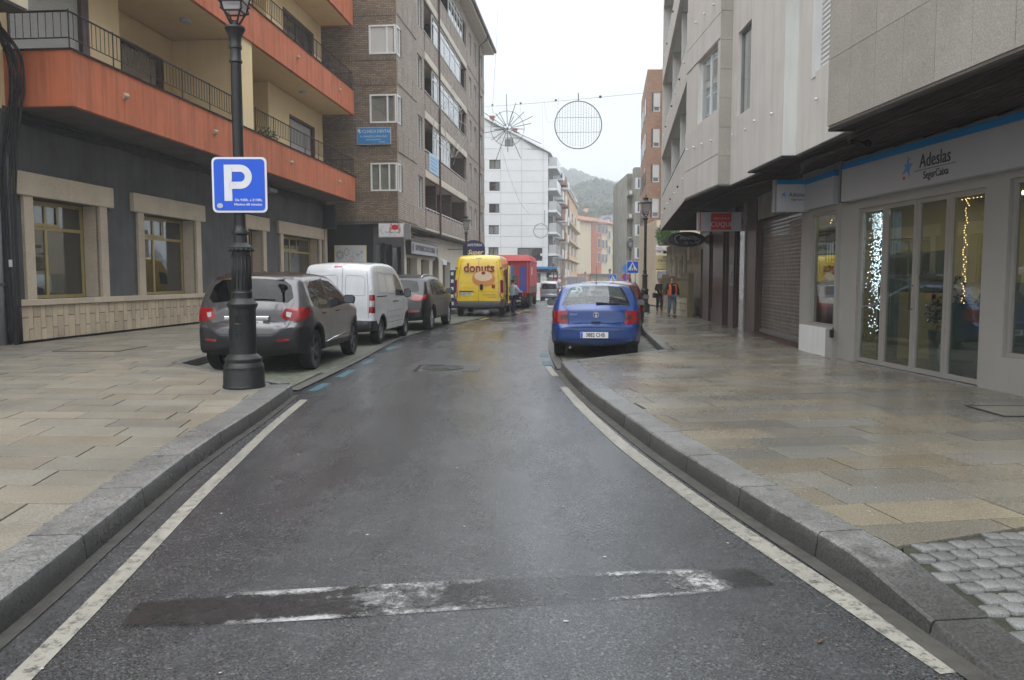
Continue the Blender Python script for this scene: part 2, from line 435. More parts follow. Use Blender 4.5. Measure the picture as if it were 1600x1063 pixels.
# ---------------------------------------------------------------- helpers
ORI = {}
def gz(y):
 """height of the street: level near the camera, falling away far down the road"""
 return 0.0 if y < 50 else -0.0275 * (y - 54) * min(1, (y - 50) / 8) if y < 130 else -2.09
class MB:
 def __init__(s): s.v = []; s.f = []; s.m = []; s.uv = {}
 def add(s, vs, fs, mi=0):
  o = len(s.v); s.v += [tuple(v) for v in vs]
  for f in fs: s.f.append(tuple(i + o for i in f)); s.m.append(mi)
  return s
 def quad(s, a, b, c, d, mi=0, uv=None):
  if uv: s.uv[len(s.f)] = uv
  return s.add([a, b, c, d], [(0, 1, 2, 3)], mi)
 def box(s, x0, x1, y0, y1, z0, z1, mi=0):
  return s.add([(x0, y0, z0), (x1, y0, z0), (x1, y1, z0), (x0, y1, z0), (x0, y0, z1), (x1, y0, z1), (x1, y1, z1), (x0, y1, z1)],
      [(0, 3, 2, 1), (4, 5, 6, 7), (0, 1, 5, 4), (1, 2, 6, 5), (2, 3, 7, 6), (3, 0, 4, 7)], mi)
 def prism(s, poly, z0, z1, mi=0):
  n = len(poly); a = sum(poly[i][0] * poly[(i + 1) % n][1] - poly[(i + 1) % n][0] * poly[i][1] for i in range(n))
  if a < 0: poly = poly[::-1]
  f0 = z0 if callable(z0) else (lambda x, y: z0); f1 = z1 if callable(z1) else (lambda x, y: z1)
  vs = [(x, y, f0(x, y)) for x, y in poly] + [(x, y, f1(x, y)) for x, y in poly]
  fs = [tuple(range(n - 1, -1, -1)), tuple(range(n, 2 * n))] + [(i, (i + 1) % n, (i + 1) % n + n, i + n) for i in range(n)]
  return s.add(vs, fs, mi)
 def tube(s, pts, r, n=6, mi=0, cap=True):
  pts = [Vector(p) for p in pts]; rings = []
  for i, p in enumerate(pts):
   d = (pts[min(i + 1, len(pts) - 1)] - pts[max(i - 1, 0)])
   d = d.normalized() if d.length > 1e-9 else Vector((0, 0, 1))
   up = Vector((0, 0, 1)) if abs(d.z) < .95 else Vector((1, 0, 0))
   a = d.cross(up).normalized(); b = a.cross(d)
   rr = r[i] if hasattr(r, '__len__') else r
   rings.append([p + a * cos(2 * pi * k / n) * rr + b * sin(2 * pi * k / n) * rr for k in range(n)])
  vs = [v for q in rings for v in q]; fs = []
  for i in range(len(pts) - 1):
   for k in range(n):
    fs.append((i * n + k, i * n + (k + 1) % n, (i + 1) * n + (k + 1) % n, (i + 1) * n + k))
  if cap: fs += [tuple(range(n - 1, -1, -1)), tuple((len(pts) - 1) * n + k for k in range(n))]
  return s.add(vs, fs, mi)
 def lathe(s, prof, c=(0, 0, 0), n=24, mi=0, axis='z', sq=None):
  vs = []; fs = []
  for r, h in prof:
   for k in range(n):
    a = 2 * pi * k / n
    p = (r * cos(a), r * sin(a), h)
    if axis == 'y': p = (p[0], p[2], p[1])
    if axis == 'x': p = (p[2], p[0], p[1])
    vs.append((c[0] + p[0], c[1] + p[1], c[2] + p[2]))
  for i in range(len(prof) - 1):
   for k in range(n): fs.append((i * n + k, i * n + (k + 1) % n, (i + 1) * n + (k + 1) % n, (i + 1) * n + k))
  if prof[0][0] > 1e-4: fs.append(tuple(range(n - 1, -1, -1)))
  if prof[-1][0] > 1e-4: fs.append(tuple((len(prof) - 1) * n + k for k in range(n)))
  return s.add(vs, fs, mi)
 def sphere(s, c, r, n=10, mi=0, sx=1, sy=1, sz=1):
  pr = [(max(1e-5, r * sin(pi * i / (n // 2 + 1))), -r * cos(pi * i / (n // 2 + 1))) for i in range(n // 2 + 2)]
  o = len(s.v); s.lathe(pr, (0, 0, 0), n, mi)
  s.v[o:] = [(c[0] + v[0] * sx, c[1] + v[1] * sy, c[2] + v[2] * sz) for v in s.v[o:]]
  return s
 def mesh(s, name, origin=(0, 0, 0), smooth=False, weld=False):
  me = bpy.data.meshes.new(name)
  ox, oy, oz = origin
  me.from_pydata([(v[0] - ox, v[1] - oy, v[2] - oz) for v in s.v], [], s.f)
  me.polygons.foreach_set('material_index', s.m)
  uvl = me.uv_layers.new(name='UVMap').data
  V = s.v
  for p in me.polygons:
   if p.index in s.uv:
    for li, q in zip(p.loop_indices, s.uv[p.index]): uvl[li].uv = q
    continue
   n = p.normal
   if abs(n.z) > .7:
    for li in p.loop_indices:
     c = V[me.loops[li].vertex_index]; uvl[li].uv = (c[0], c[1])
   else:
    l = hypot(n.x, n.y) or 1; tx, ty = -n.y / l, n.x / l
    for li in p.loop_indices:
     c = V[me.loops[li].vertex_index]; uvl[li].uv = (c[0] * tx + c[1] * ty, c[2])
  if weld:
   bm = bmesh.new(); bm.from_mesh(me); bmesh.ops.remove_doubles(bm, verts=bm.verts, dist=weld if weld is not True else 1e-4)
   bm.to_mesh(me); bm.free()
  if smooth:
   me.polygons.foreach_set('use_smooth', [True] * len(me.polygons))
   if smooth != 'all':
    try: me.set_sharp_from_angle(angle=radians(smooth if smooth is not True else 38))
    except Exception: pass
  me.update()
  return me
 def build(s, name, mats, parent=None, smooth=False, weld=False, bevel=0, origin=None, **tags):
  o0 = ORI.get(parent.name, (0, 0, 0)) if parent else (origin or (0, 0, 0))
  me = s.mesh(name, o0, smooth, weld)
  if bevel:
   bm = bmesh.new(); bm.from_mesh(me)
   es = [e for e in bm.edges if len(e.link_faces) == 2 and e.calc_face_angle(0) > .6]
   bmesh.ops.bevel(bm, geom=es, offset=bevel, segments=2, affect='EDGES', profile=.6, clamp_overlap=True)
   bm.to_mesh(me); bm.free()
  for m in (mats if isinstance(mats, (list, tuple)) else [mats]): me.materials.append(m)
  o = bpy.data.objects.new(name, me); COL.objects.link(o)
  if parent: o.parent = parent
  else: o.location = o0
  ORI[o.name] = o0
  for k, v in tags.items(): o[k] = v
  return o
def empty(name, loc, label, cat, group=None, rz=0.):
 o = bpy.data.objects.new(name, None); COL.objects.link(o)
 o.location = loc; o.rotation_euler = (0, 0, rz); o['label'] = label; o['category'] = cat
 o.empty_display_size = .2
 if group: o['group'] = group
 ORI[o.name] = tuple(loc) if rz == 0 else (0, 0, 0)
 return o
def inst(name, me, parent, M=None, **tags):
 o = bpy.data.objects.new(name, me); COL.objects.link(o)
 if parent:
  o.parent = parent; p = ORI.get(parent.name, (0, 0, 0))
  M = (M or Matrix()); M = Matrix.Translation((-p[0], -p[1], -p[2])) @ M
 if M: o.matrix_basis = M
 for k, v in tags.items(): o[k] = v
 return o
def tag(o, label, cat, group=None):
 o['label'] = label; o['category'] = cat
 if group: o['group'] = group
 return o
class Fr:
 """vertical frame: u along the wall, n outward (to the right of u when flip=-1), z up"""
 def __init__(s, p0, p1, flip=1):
  s.o = Vector((p0[0], p0[1], 0)); d = Vector((p1[0] - p0[0], p1[1] - p0[1], 0)); s.len = d.length
  s.d = d.normalized(); s.n = Vector((s.d.y, -s.d.x, 0)) * flip
 def p(s, u, n, z): q = s.o + s.d * u + s.n * n; return (q.x, q.y, z)
 def box(s, mb, u0, u1, n0, n1, z0, z1, mi=0):
  vs = [s.p(u0, n0, z0), s.p(u1, n0, z0), s.p(u1, n1, z0), s.p(u0, n1, z0), s.p(u0, n0, z1), s.p(u1, n0, z1), s.p(u1, n1, z1), s.p(u0, n1, z1)]
  fs = [(0, 3, 2, 1), (4, 5, 6, 7), (0, 1, 5, 4), (1, 2, 6, 5), (2, 3, 7, 6), (3, 0, 4, 7)]
  if s.d.cross(s.n).z < 0: fs = [f[::-1] for f in fs]
  mb.add(vs, fs, mi); return mb
 def wall(s, mb, u0, u1, z0, z1, holes=(), depth=.2, mi=0, mr=None, n=0.):
  """a wall skin with openings (ua,ub,za,zb) and their reveals"""
  mr = mi if mr is None else mr
  us = sorted({u0, u1, *[h[0] for h in holes], *[h[1] for h in holes]}); zs = sorted({z0, z1, *[h[2] for h in holes], *[h[3] for h in holes]})
  us = [u for u in us if u0 <= u <= u1]; zs = [z for z in zs if z0 <= z <= z1]
  rev = s.d.cross(s.n).z > 0
  for i in range(len(us) - 1):
   for j in range(len(zs) - 1):
    cu, cz = (us[i] + us[i + 1]) / 2, (zs[j] + zs[j + 1]) / 2
    if any(h[0] < cu < h[1] and h[2] < cz < h[3] for h in holes): continue
    q = [s.p(us[i], n, zs[j]), s.p(us[i + 1], n, zs[j]), s.p(us[i + 1], n, zs[j + 1]), s.p(us[i], n, zs[j + 1])]
    mb.quad(*(q[::-1] if rev else q), mi)
  for a, b, c, d in holes:
   for q in ((s.p(a, n, c), s.p(a, n, d), s.p(a, n - depth, d), s.p(a, n - depth, c)), (s.p(b, n, d), s.p(b, n, c), s.p(b, n - depth, c), s.p(b, n - depth, d)),
       (s.p(a, n, d), s.p(b, n, d), s.p(b, n - depth, d), s.p(a, n - depth, d)), (s.p(b, n, c), s.p(a, n, c), s.p(a, n - depth, c), s.p(b, n - depth, c))):
    mb.quad(*(q if rev else q[::-1]), mr)
  return mb
def window(fr, u0, u1, z0, z1, n, root, fm, pane=None, w=.05, t=.06, mull=(), trans=(), back=None, bd=.25, name='window', curtain=None):
 """a framed window as one part with its panes as sub-parts; optional backing (room / blind) behind"""
 pane = pane or GLASS
 if pane is GLASS and back is not None and back in (CURT, SHUT, SHUTB): pane = GLASSL
 fb = MB()
 fr.box(fb, u0, u1, n - t, n, z0, z0 + w); fr.box(fb, u0, u1, n - t, n, z1 - w, z1)
 fr.box(fb, u0, u0 + w, n - t, n, z0 + w, z1 - w); fr.box(fb, u1 - w, u1, n - t, n, z0 + w, z1 - w)
 for m in mull: fr.box(fb, m - w / 2, m + w / 2, n - t + .004, n - .004, z0 + w, z1 - w)
 for m in trans: fr.box(fb, u0 + w, u1 - w, n - t + .007, n - .007, m - w / 2, m + w / 2)
 o = fb.build(name, fm, root)
 us = [u0 + w] + list(mull) + [u1 - w]; zs = [z0 + w] + list(trans) + [z1 - w]
 for i in range(len(us) - 1):
  for j in range(len(zs) - 1):
   pb = MB(); fr.box(pb, us[i] + .003, us[i + 1] - .003, n - t / 2 - .006, n - t / 2, zs[j] + .003, zs[j + 1] - .003)
   pb.build('pane', pane, o)
 if back:
  bb = MB(); fr.wall(bb, u0, u1, z0, z1, n=n - bd)
  fr.box(bb, u0, u1, n - bd - .02, n - bd - .01, z0, z1)
  bb.build('window_backing', back, root)
 if curtain:
  cb = MB(); k = 0; seg = .045; a = curtain[0]
  while a < curtain[1] - seg:
   nn = n - t - .05 - (.02 if k % 2 else 0); n2 = n - t - .05 - (0 if k % 2 else .02)
   q = [fr.p(a, nn, curtain[2]), fr.p(a + seg, n2, curtain[2]), fr.p(a + seg, n2, curtain[3]), fr.p(a, nn, curtain[3])]
   cb.quad(*q); a += seg; k += 1
  cb.build('curtain', CURT, root)
 return o
def shutter(fr, u0, u1, z0, z1, n, root, mat, pitch=.055):
 """roller blind with real slats"""
 sb = MB(); z = z0
 while z < z1 - .01:
  a, b = z + .004, min(z + pitch, z1)
  q = [fr.p(u0, n, a), fr.p(u1, n, a), fr.p(u1, n + .012, (a + b) / 2), fr.p(u0, n + .012, (a + b) / 2)]
  q2 = [fr.p(u0, n + .012, (a + b) / 2), fr.p(u1, n + .012, (a + b) / 2), fr.p(u1, n, b), fr.p(u0, n, b)]
  q3 = [fr.p(u0, n - .012, b), fr.p(u1, n - .012, b), fr.p(u1, n - .012, b + .004), fr.p(u0, n - .012, b + .004)]
  rev = fr.d.cross(fr.n).z > 0
  for k in (q, q2, q3): sb.quad(*(k[::-1] if rev else k))
  z += pitch
 return sb.build('roller_blind', mat, root)
FT = {}
def text_mesh(s, size, shear=0., ext=.004, bold=0., sx=1., spacing=1.):
 key = (s, round(size, 4), shear, ext, bold, sx, spacing)
 if key in FT: return FT[key]
 cu = bpy.data.curves.new('lettering', 'FONT'); cu.body = s; cu.size = size; cu.shear = shear
 cu.extrude = ext; cu.align_x = 'CENTER'; cu.align_y = 'CENTER'; cu.offset = bold; cu.resolution_u = 3; cu.space_character = spacing
 ob = bpy.data.objects.new('lettering', cu); COL.objects.link(ob)
 bpy.context.view_layer.update()
 dg = bpy.context.evaluated_depsgraph_get()
 me = bpy.data.meshes.new_from_object(ob.evaluated_get(dg))
 me.transform(Matrix.Diagonal((sx, 1, 1, 1)))
 COL.objects.unlink(ob); bpy.data.objects.remove(ob)
 me.name = 'lettering'; FT[key] = me
 return me
def text(s, size, mat, pos, xdir, parent, up=(0, 0, 1), name='lettering', **k):
 me = text_mesh(s, size, **k)
 me = me.copy(); me.materials.clear(); me.materials.append(mat)
 x = Vector(xdir).normalized(); u = Vector(up).normalized(); z = x.cross(u).normalized()
 M = Matrix(((x.x, u.x, z.x, pos[0]), (x.y, u.y, z.y, pos[1]), (x.z, u.z, z.z, pos[2]), (0, 0, 0, 1)))
 return inst(name, me, parent, M)
def flatpoly(mb, pts, org, xdir, t=.006, mi=0, up=(0, 0, 1)):
 """a thin plate with outline pts (2D) in the plane spanned by xdir and up, facing x cross up"""
 x = Vector(xdir).normalized(); u = Vector(up).normalized(); z = x.cross(u); o = Vector(org); n = len(pts)
 a = sum(pts[i][0] * pts[(i + 1) % n][1] - pts[(i + 1) % n][0] * pts[i][1] for i in range(n))
 if a < 0: pts = pts[::-1]
 vs = [o + x * p[0] + u * p[1] for p in pts] + [o + x * p[0] + u * p[1] + z * t for p in pts]
 mb.add(vs, [tuple(range(n - 1, -1, -1)), tuple(range(n, 2 * n))] + [(i, (i + 1) % n, (i + 1) % n + n, i + n) for i in range(n)], mi)
 return mb
def ell(rx, ry, n=32, c=(0, 0), a0=0, a1=2 * pi):
 return [(c[0] + rx * cos(a0 + (a1 - a0) * i / n), c[1] + ry * sin(a0 + (a1 - a0) * i / n)) for i in range(n)]
def rrect(w, h, r, n=5, c=(0, 0)):
 o = []
 for cx, cy, a in ((w / 2 - r, h / 2 - r, 0), (-w / 2 + r, h / 2 - r, pi / 2), (-w / 2 + r, -h / 2 + r, pi), (w / 2 - r, -h / 2 + r, 1.5 * pi)):
  for i in range(n + 1): o.append((c[0] + cx + r * cos(a + pi / 2 * i / n), c[1] + cy + r * sin(a + pi / 2 * i / n)))
 return o
def clip(subj, cl):
 """Sutherland-Hodgman: subject polygon clipped by a convex ccw polygon"""
 out = subj
 for i in range(len(cl)):
  a, b = cl[i], cl[(i + 1) % len(cl)]; inp = out; out = []
  if not inp: return []
  sd = lambda p: (b[0] - a[0]) * (p[1] - a[1]) - (b[1] - a[1]) * (p[0] - a[0])
  for j in range(len(inp)):
   p, q = inp[j - 1], inp[j]; sp, sq = sd(p), sd(q)
   if (sp >= 0) != (sq >= 0):
    t = sp / (sp - sq); out.append((p[0] + (q[0] - p[0]) * t, p[1] + (q[1] - p[1]) * t))
   if sq >= 0: out.append(q)
 r = []
 for p in out:
  if not r or hypot(p[0] - r[-1][0], p[1] - r[-1][1]) > 1e-3: r.append(p)
 if len(r) > 1 and hypot(r[0][0] - r[-1][0], r[0][1] - r[-1][1]) < 1e-3: r.pop()
 return r if len(r) > 2 else []
def area(p): return .5 * sum(p[i][0] * p[(i + 1) % len(p)][1] - p[(i + 1) % len(p)][0] * p[i][1] for i in range(len(p)))
def pip(x, y, poly):
 c = False; n = len(poly); j = n - 1
 for i in range(n):
  xi, yi = poly[i]; xj, yj = poly[j]
  if (yi > y) != (yj > y) and x < (xj - xi) * (y - yi) / (yj - yi) + xi: c = not c
  j = i
 return c
def polyat(pts, y):
 """x on a polyline given as (x,y) ordered by y"""
 if y <= pts[0][1]: return pts[0][0]
 for a, b in zip(pts, pts[1:]):
  if y <= b[1]: return a[0] + (b[0] - a[0]) * (y - a[1]) / (b[1] - a[1])
 return pts[-1][0]
def resample(pts, step, start=0.):
 ds = [0]
 for a, b in zip(pts, pts[1:]): ds.append(ds[-1] + hypot(b[0] - a[0], b[1] - a[1]))
 def at(s):
  s = max(0, min(ds[-1], s))
  for i in range(len(ds) - 1):
   if s <= ds[i + 1]:
    t = (s - ds[i]) / ((ds[i + 1] - ds[i]) or 1); return (pts[i][0] + (pts[i + 1][0] - pts[i][0]) * t, pts[i][1] + (pts[i + 1][1] - pts[i][1]) * t)
  return pts[-1]
 out = []; s = start
 while s < ds[-1] - 1e-6: out.append(s); s += step
 out.append(ds[-1]); return out, at
def catmull(pts, n=6):
 P = [pts[0]] + list(pts) + [pts[-1]]; o = []
 for i in range(1, len(P) - 2):
  for k in range(n):
   t = k / n; a, b, c, d = P[i - 1], P[i], P[i + 1], P[i + 2]
   o.append(tuple(.5 * ((2 * b[j]) + (-a[j] + c[j]) * t + (2 * a[j] - 5 * b[j] + 4 * c[j] - d[j]) * t * t + (-a[j] + 3 * b[j] - 3 * c[j] + d[j]) * t ** 3) for j in range(len(b))))
 o.append(tuple(pts[-1])); return o
# ---------------------------------------------------------------- ground, road, pavements
def sheet(name, xs, ys, off, mat, **tags):
 mb = MB(); nx = len(xs)
 mb.add([(x, y, gz(y) + off) for y in ys for x in xs], [(j * nx + i, j * nx + i + 1, (j + 1) * nx + i + 1, (j + 1) * nx + i) for j in range(len(ys) - 1) for i in range(nx - 1)])
 return mb.build(name, mat, None, **tags)
EARTH = plain('earth', (.09, .085, .07), .9, .3, .3)
sheet('ground', [-900, -60, 0, 60, 900], [-60, 0, 40, 50, 52, 54, 58, 130, 200, 900], -.06, EARTH, kind='structure')
sheet('road', [-16, -8, 0, 8, 16, 40], [-8, 0, 10, 20, 30, 40, 50, 52, 54, 56, 58, 90, 130, 180], 0., ASPH, kind='structure')
LK = [(-2.05, -2.), (-2.08, .5), (-2.15, 2.3), (-2.27, 3.6), (-2.39, 4.49), (-2.51, 5.41), (-2.62, 6.32), (-2.69, 7.2), (-2.76, 8.46), (-2.85, 9.6), (-2.93, 10.5)]
LKI = [(x - .29, y) for x, y in LK]
RK = [(2.55, -2.), (2.2, .8), (1.98, 2.3), (1.87, 3.0), (1.75, 4.02), (1.6, 4.89), (1.46, 5.8), (1.31, 6.88), (1.19, 7.98), (1.09, 8.99), (.99, 9.99), (.90, 11.5), (.86, 12.6), (.84, 13.45)]
RKI = [(x + .27, y) for x, y in RK]
BAYE = [(-2.98, 10.9), (-2.93, 13.), (-2.90, 15.), (-2.92, 17.5), (-2.88, 20.5), (-2.55, 24.), (-2.05, 27.), (-1.25, 31.), (-.1, 35.7), (1.0, 41.)]
BAYK = [(-5.57, 13.23), (-5.62, 15.), (-5.55, 17.5), (-5.42, 20.5), (-5.0, 24.), (-4.5, 27.5), (-3.7, 31.5), (-2.6, 36.5), (-1.9, 39.5)]
RBAYE = [(.80, 13.5), (.80, 16.), (.90, 19.), (1.15, 23.), (1.6, 27.), (2.3, 32.), (3.2, 37.)]
RBK = [(3.06, 15.78), (3.30, 18.5), (3.68, 22.5), (4.15, 26.), (4.9, 30.), (5.7, 34.), (6.6, 38.)]
def rkz(y): return .15 if y >= 4.05 else max(.025, .15 - (4.05 - y) * .118)
def wet(x, y): return 0
LPAV = LKI + [(-3.28, 10.62), (-3.72, 11.1), (-5.72, 13.23)] + [(x - .15, y) for x, y in BAYK[1:]] + [(-.9, 41.2), (.6, 43.), (1.2, 50.), (-12, 50), (-12, -2)]
RPAV = RKI[5:] + [(1.10, 13.62), (3.25, 15.78)] + [(x + .15, y) for x, y in RBK[1:]] + [(7.8, 41.), (9.2, 50.), (16, 50), (16, 9.25), (2.06, 4.1)]
RPAV = [(2.02, 4.08)] + [p for p in RKI if p[1] > 4.2] + RPAV[len(RKI[5:]):]
lp = MB(); lp.prism(LPAV, -.05, .134)
LPO = lp.build('pavement', [MOSS], None, kind='structure')
rp = MB(); rp.prism([p for p in RPAV if p[1] > 3.7] , -.05, .134)
RPO = rp.build('pavement', [MOSS], None, kind='structure')
fp = MB()
def farstrip(mb, a, b, z=.12):
 for (p, q), (r, s_) in zip(zip(a, a[1:]), zip(b, b[1:])):
  vs = [(p[0], p[1], gz(p[1]) + z), (q[0], q[1], gz(q[1]) + z), (s_[0], s_[1], gz(s_[1]) + z), (r[0], r[1], gz(r[1]) + z)]
  lo = [(v[0], v[1], v[2] - z - .05) for v in vs]
  mb.add(vs + lo, [(3, 2, 1, 0), (0, 1, 5, 4), (1, 2, 6, 5), (2, 3, 7, 6), (3, 0, 4, 7)])
farstrip(fp, [(1.2, 50), (1.0, 60), (.9, 70), (2.2, 84), (4.2, 92), (6.6, 120), (9, 140)], [(-14, 50), (-14, 60), (-14, 70), (-14, 84), (-14, 92), (-3, 120), (0, 140)])
fp.build('pavement', [CONC], None, kind='structure')
fp = MB()
farstrip(fp, [(9.2, 50), (10.0, 58), (11.3, 70), (13.5, 90), (17, 115), (20, 140)], [(30, 50), (30, 58), (30, 70), (30, 90), (32, 115), (35, 140)])
fp.build('pavement', [CONC], None, kind='structure')
def slabs(parent, region, org, rowd, jntd, dep, ln, mat, maxobj, zt, seed, nearkey, bounds, ymax=46):
 """granite slabs laid in running bond, each cut to the pavement's outline"""
 rng = random.Random(seed); R = Vector((rowd[0], rowd[1])).normalized(); J = Vector((jntd[0], jntd[1])).normalized(); O = Vector(org)
 pieces = []
 r0, r1, c0, c1 = bounds
 for r in range(r0, r1):
  off = rng.uniform(0, ln); c = c0 * ln + off
  while c < c1 * ln:
   l = ln * rng.choice((.8, 1., 1.15, 1.3)); g = .006
   a, b = c + g, c + l - g; d0, d1 = r * dep + g, (r + 1) * dep - g
   q = [O + R * a + J * d0, O + R * b + J * d0, O + R * b + J * d1, O + R * a + J * d1]
   c += l
   cx, cy = (q[0] + q[2]) / 2
   if cy > ymax or cy < .5 or cy > 9 and abs(cx) > cy * .8 + 1: continue
   p = clip(region, [(v.x, v.y) for v in q])
   if len(p) > 2 and abs(area(p)) > .012: pieces.append((hypot(cx, cy), p, cx, cy))
 pieces.sort(key=lambda t: t[0])
 vis = [t for t in pieces if abs(t[2]) < t[3] * .72 + .4 and t[3] > 2.5]; rest = [t for t in pieces if t not in vis]
 st = MB()
 for k, (d, p, cx, cy) in enumerate(vis + rest):
  dz = rng.uniform(-.0025, .0025); z = zt(cx, cy) + dz
  if k < maxobj and k < len(vis):
   mb = MB(); mb.prism(p, z - .03, z); mb.build('slab', mat, parent, bevel=.004 if d < 9 else 0)
  else: st.prism(p, z - .03, z)
 st.build('slab_rows', mat, parent, kind='stuff')
slabs(LPO, LPAV, (-6, 5), (1, -.04), (-.15, 1), .43, .72, SLAB, 295, lambda x, y: .15, 3, None, (-12, 95, -16, 22))
slabs(RPO, RPAV, (3, 5), (1, .15), (-.15, 1), .41, .80, SLABR, 295, lambda x, y: .15, 5, None, (-12, 95, -14, 22))
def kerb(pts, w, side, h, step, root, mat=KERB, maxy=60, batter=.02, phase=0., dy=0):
 ss, at = resample(pts, step, phase)
 if phase > 0: ss = [0] + ss
 for a, b in zip(ss, ss[1:]):
  if b - a < .08: continue
  n = 3; L_ = []
  for k in range(n + 1):
   s_ = a + .007 + (b - a - .014) * k / n
   p = at(s_); q = at(s_ + .05); r = at(s_ - .05); d = Vector((q[0] - r[0], q[1] - r[1])).normalized()
   nn = Vector((d.y, -d.x)) * side
   L_.append((p, nn))
  vs = []
  for (p, nn) in L_:
   z = h(p[1]) if callable(h) else h
   o = Vector(p); i = o + nn * w; ob = o - nn * batter
   vs += [(ob.x, ob.y, -.02), (o.x, o.y, z - .012), (o.x + nn.x * .014, o.y + nn.y * .014, z), (i.x, i.y, z), (i.x, i.y, -.02)]
  fs = []
  for k in range(n):
   for j in range(4):
    f = (k * 5 + j, (k + 1) * 5 + j, (k + 1) * 5 + j + 1, k * 5 + j + 1); fs.append(f if side < 0 else f[::-1])
  e0 = (0, 1, 2, 3, 4); e1 = tuple(n * 5 + j for j in (4, 3, 2, 1, 0)); fs += [e0 if side < 0 else e0[::-1], e1 if side < 0 else e1[::-1]]
  mb = MB(); mb.add(vs, fs); mb.build('kerb_stone', mat, root, smooth=30)
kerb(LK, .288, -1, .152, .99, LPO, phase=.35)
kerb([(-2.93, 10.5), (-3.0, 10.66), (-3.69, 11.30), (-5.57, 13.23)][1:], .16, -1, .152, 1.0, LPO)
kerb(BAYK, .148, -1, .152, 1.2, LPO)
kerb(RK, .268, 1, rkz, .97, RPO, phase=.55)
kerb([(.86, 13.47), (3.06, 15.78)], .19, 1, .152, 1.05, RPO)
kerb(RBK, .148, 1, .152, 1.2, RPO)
cb_base = MB()
CR = [(2.02, 3.98), (2.06, 4.09), (5.2, 5.25), (8.0, 6.28), (8.0, .5), (2.5, .5), (2.24, 2.3), (2.14, 3.0)]
yb = [.4, 1.5, 2.98, 3.3, 3.7, 4.05, 7.]
for a, b in zip(yb, yb[1:]):
 q = clip(CR, [(0, a), (9, a), (9, b), (0, b)])
 if q: cb_base.prism(q, -.05, lambda x, y: rkz(y) - .012)
CBO = cb_base.build('cobbled_ramp', [MOSS], None, kind='structure')
rng = random.Random(11); cobm = []
for k in range(7):
 mb = MB(); a = .0525; pts = []
 for i in range(12):
  an = 2 * pi * i / 12 + .13; ex = .38; c_, s_ = cos(an), sin(an)
  pts.append((a * math.copysign(abs(c_) ** ex, c_) * rng.uniform(.94, 1.04), a * math.copysign(abs(s_) ** ex, s_) * rng.uniform(.94, 1.04)))
 n = len(pts); vs = [(x, y, -.03) for x, y in pts] + [(x, y, -.0055) for x, y in pts] + [(x * .93, y * .93, .0) for x, y in pts] + [(0, 0, .001)]
 fs = [(i, (i + 1) % n, n + (i + 1) % n, n + i) for i in range(n)] + [(n + i, n + (i + 1) % n, 2 * n + (i + 1) % n, 2 * n + i) for i in range(n)] + [(2 * n + i, 2 * n + (i + 1) % n, 3 * n) for i in range(n)]
 mb.add(vs, fs); me = mb.mesh('cobble', smooth=60); me.materials.append(COBB); cobm.append(me)
cnt = 0; cst = []
for j in range(-14, 42):
 for i in range(-2, 56):
  x = 2.05 + i * .108 + (j % 2) * .05 + rng.uniform(-.008, .008); y = 4.9 - j * .105 + i * .016 + rng.uniform(-.008, .008)
  if y < .5 or not pip(x, y, CR) or not pip(x - .05, y + .03, CR) or not pip(x + .04, y + .045, CR): continue
  cst.append((hypot(x, y), x, y))
cst.sort(); near = [c for c in cst if abs(c[1]) < c[2] * .66 + .2 and c[2] > 2.3][:299]; nset = set(near); cst_far = MB()
for d, x, y in cst:
 if (d, x, y) in nset: continue
 z = (rkz(y) if y < 4.05 else .15); pts = [(x + q[0], y + q[1]) for q in rrect(.098, .096, .018, 2)]
 cst_far.prism(pts, z - .03, z)
cst_far.build('cobble_rows', COBB, CBO, kind='stuff')
for d, x, y in near:
 M = Matrix.Translation((x, y, (rkz(y) if y < 4.05 else .15) + rng.uniform(-.003, .003))) @ Matrix.Rotation(rng.uniform(-.15, .15) + .1, 4, 'Z') @ Matrix.Rotation(rng.uniform(-.04, .04), 4, 'X') @ Matrix.Diagonal((rng.uniform(.96, 1.06), rng.uniform(.95, 1.04), 1, 1))
 inst('cobble', rng.choice(cobm), CBO, M)
mo = MB(); rng = random.Random(4)
def tufts(pts, n, r0=.004, r1=.012, z=.150):
 ss, at = resample(pts, 100)
 T = ss[-1]
 for _ in range(n):
  s_ = T * rng.random() ** .8; p = at(s_); r = rng.uniform(r0, r1)
  mo.sphere((p[0] + rng.uniform(-.01, .01), p[1], z - .002), r, 5, 0, rng.uniform(1, 2), rng.uniform(1, 2.5), .45)
tufts([(x + .005, y) for x, y in RKI if y > 4], 420, .003, .008)
tufts([(x, y) for x, y in LKI if y > 3], 160, .003, .008)
tufts([(-4.2, 8.5), (-2.98, 8.55)], 20, .003, .007)
MG = plain('moss_green', (.05, .085, .018), .9, .35, 30, .3, 90)
mo.build('moss', MG, None, kind='stuff')
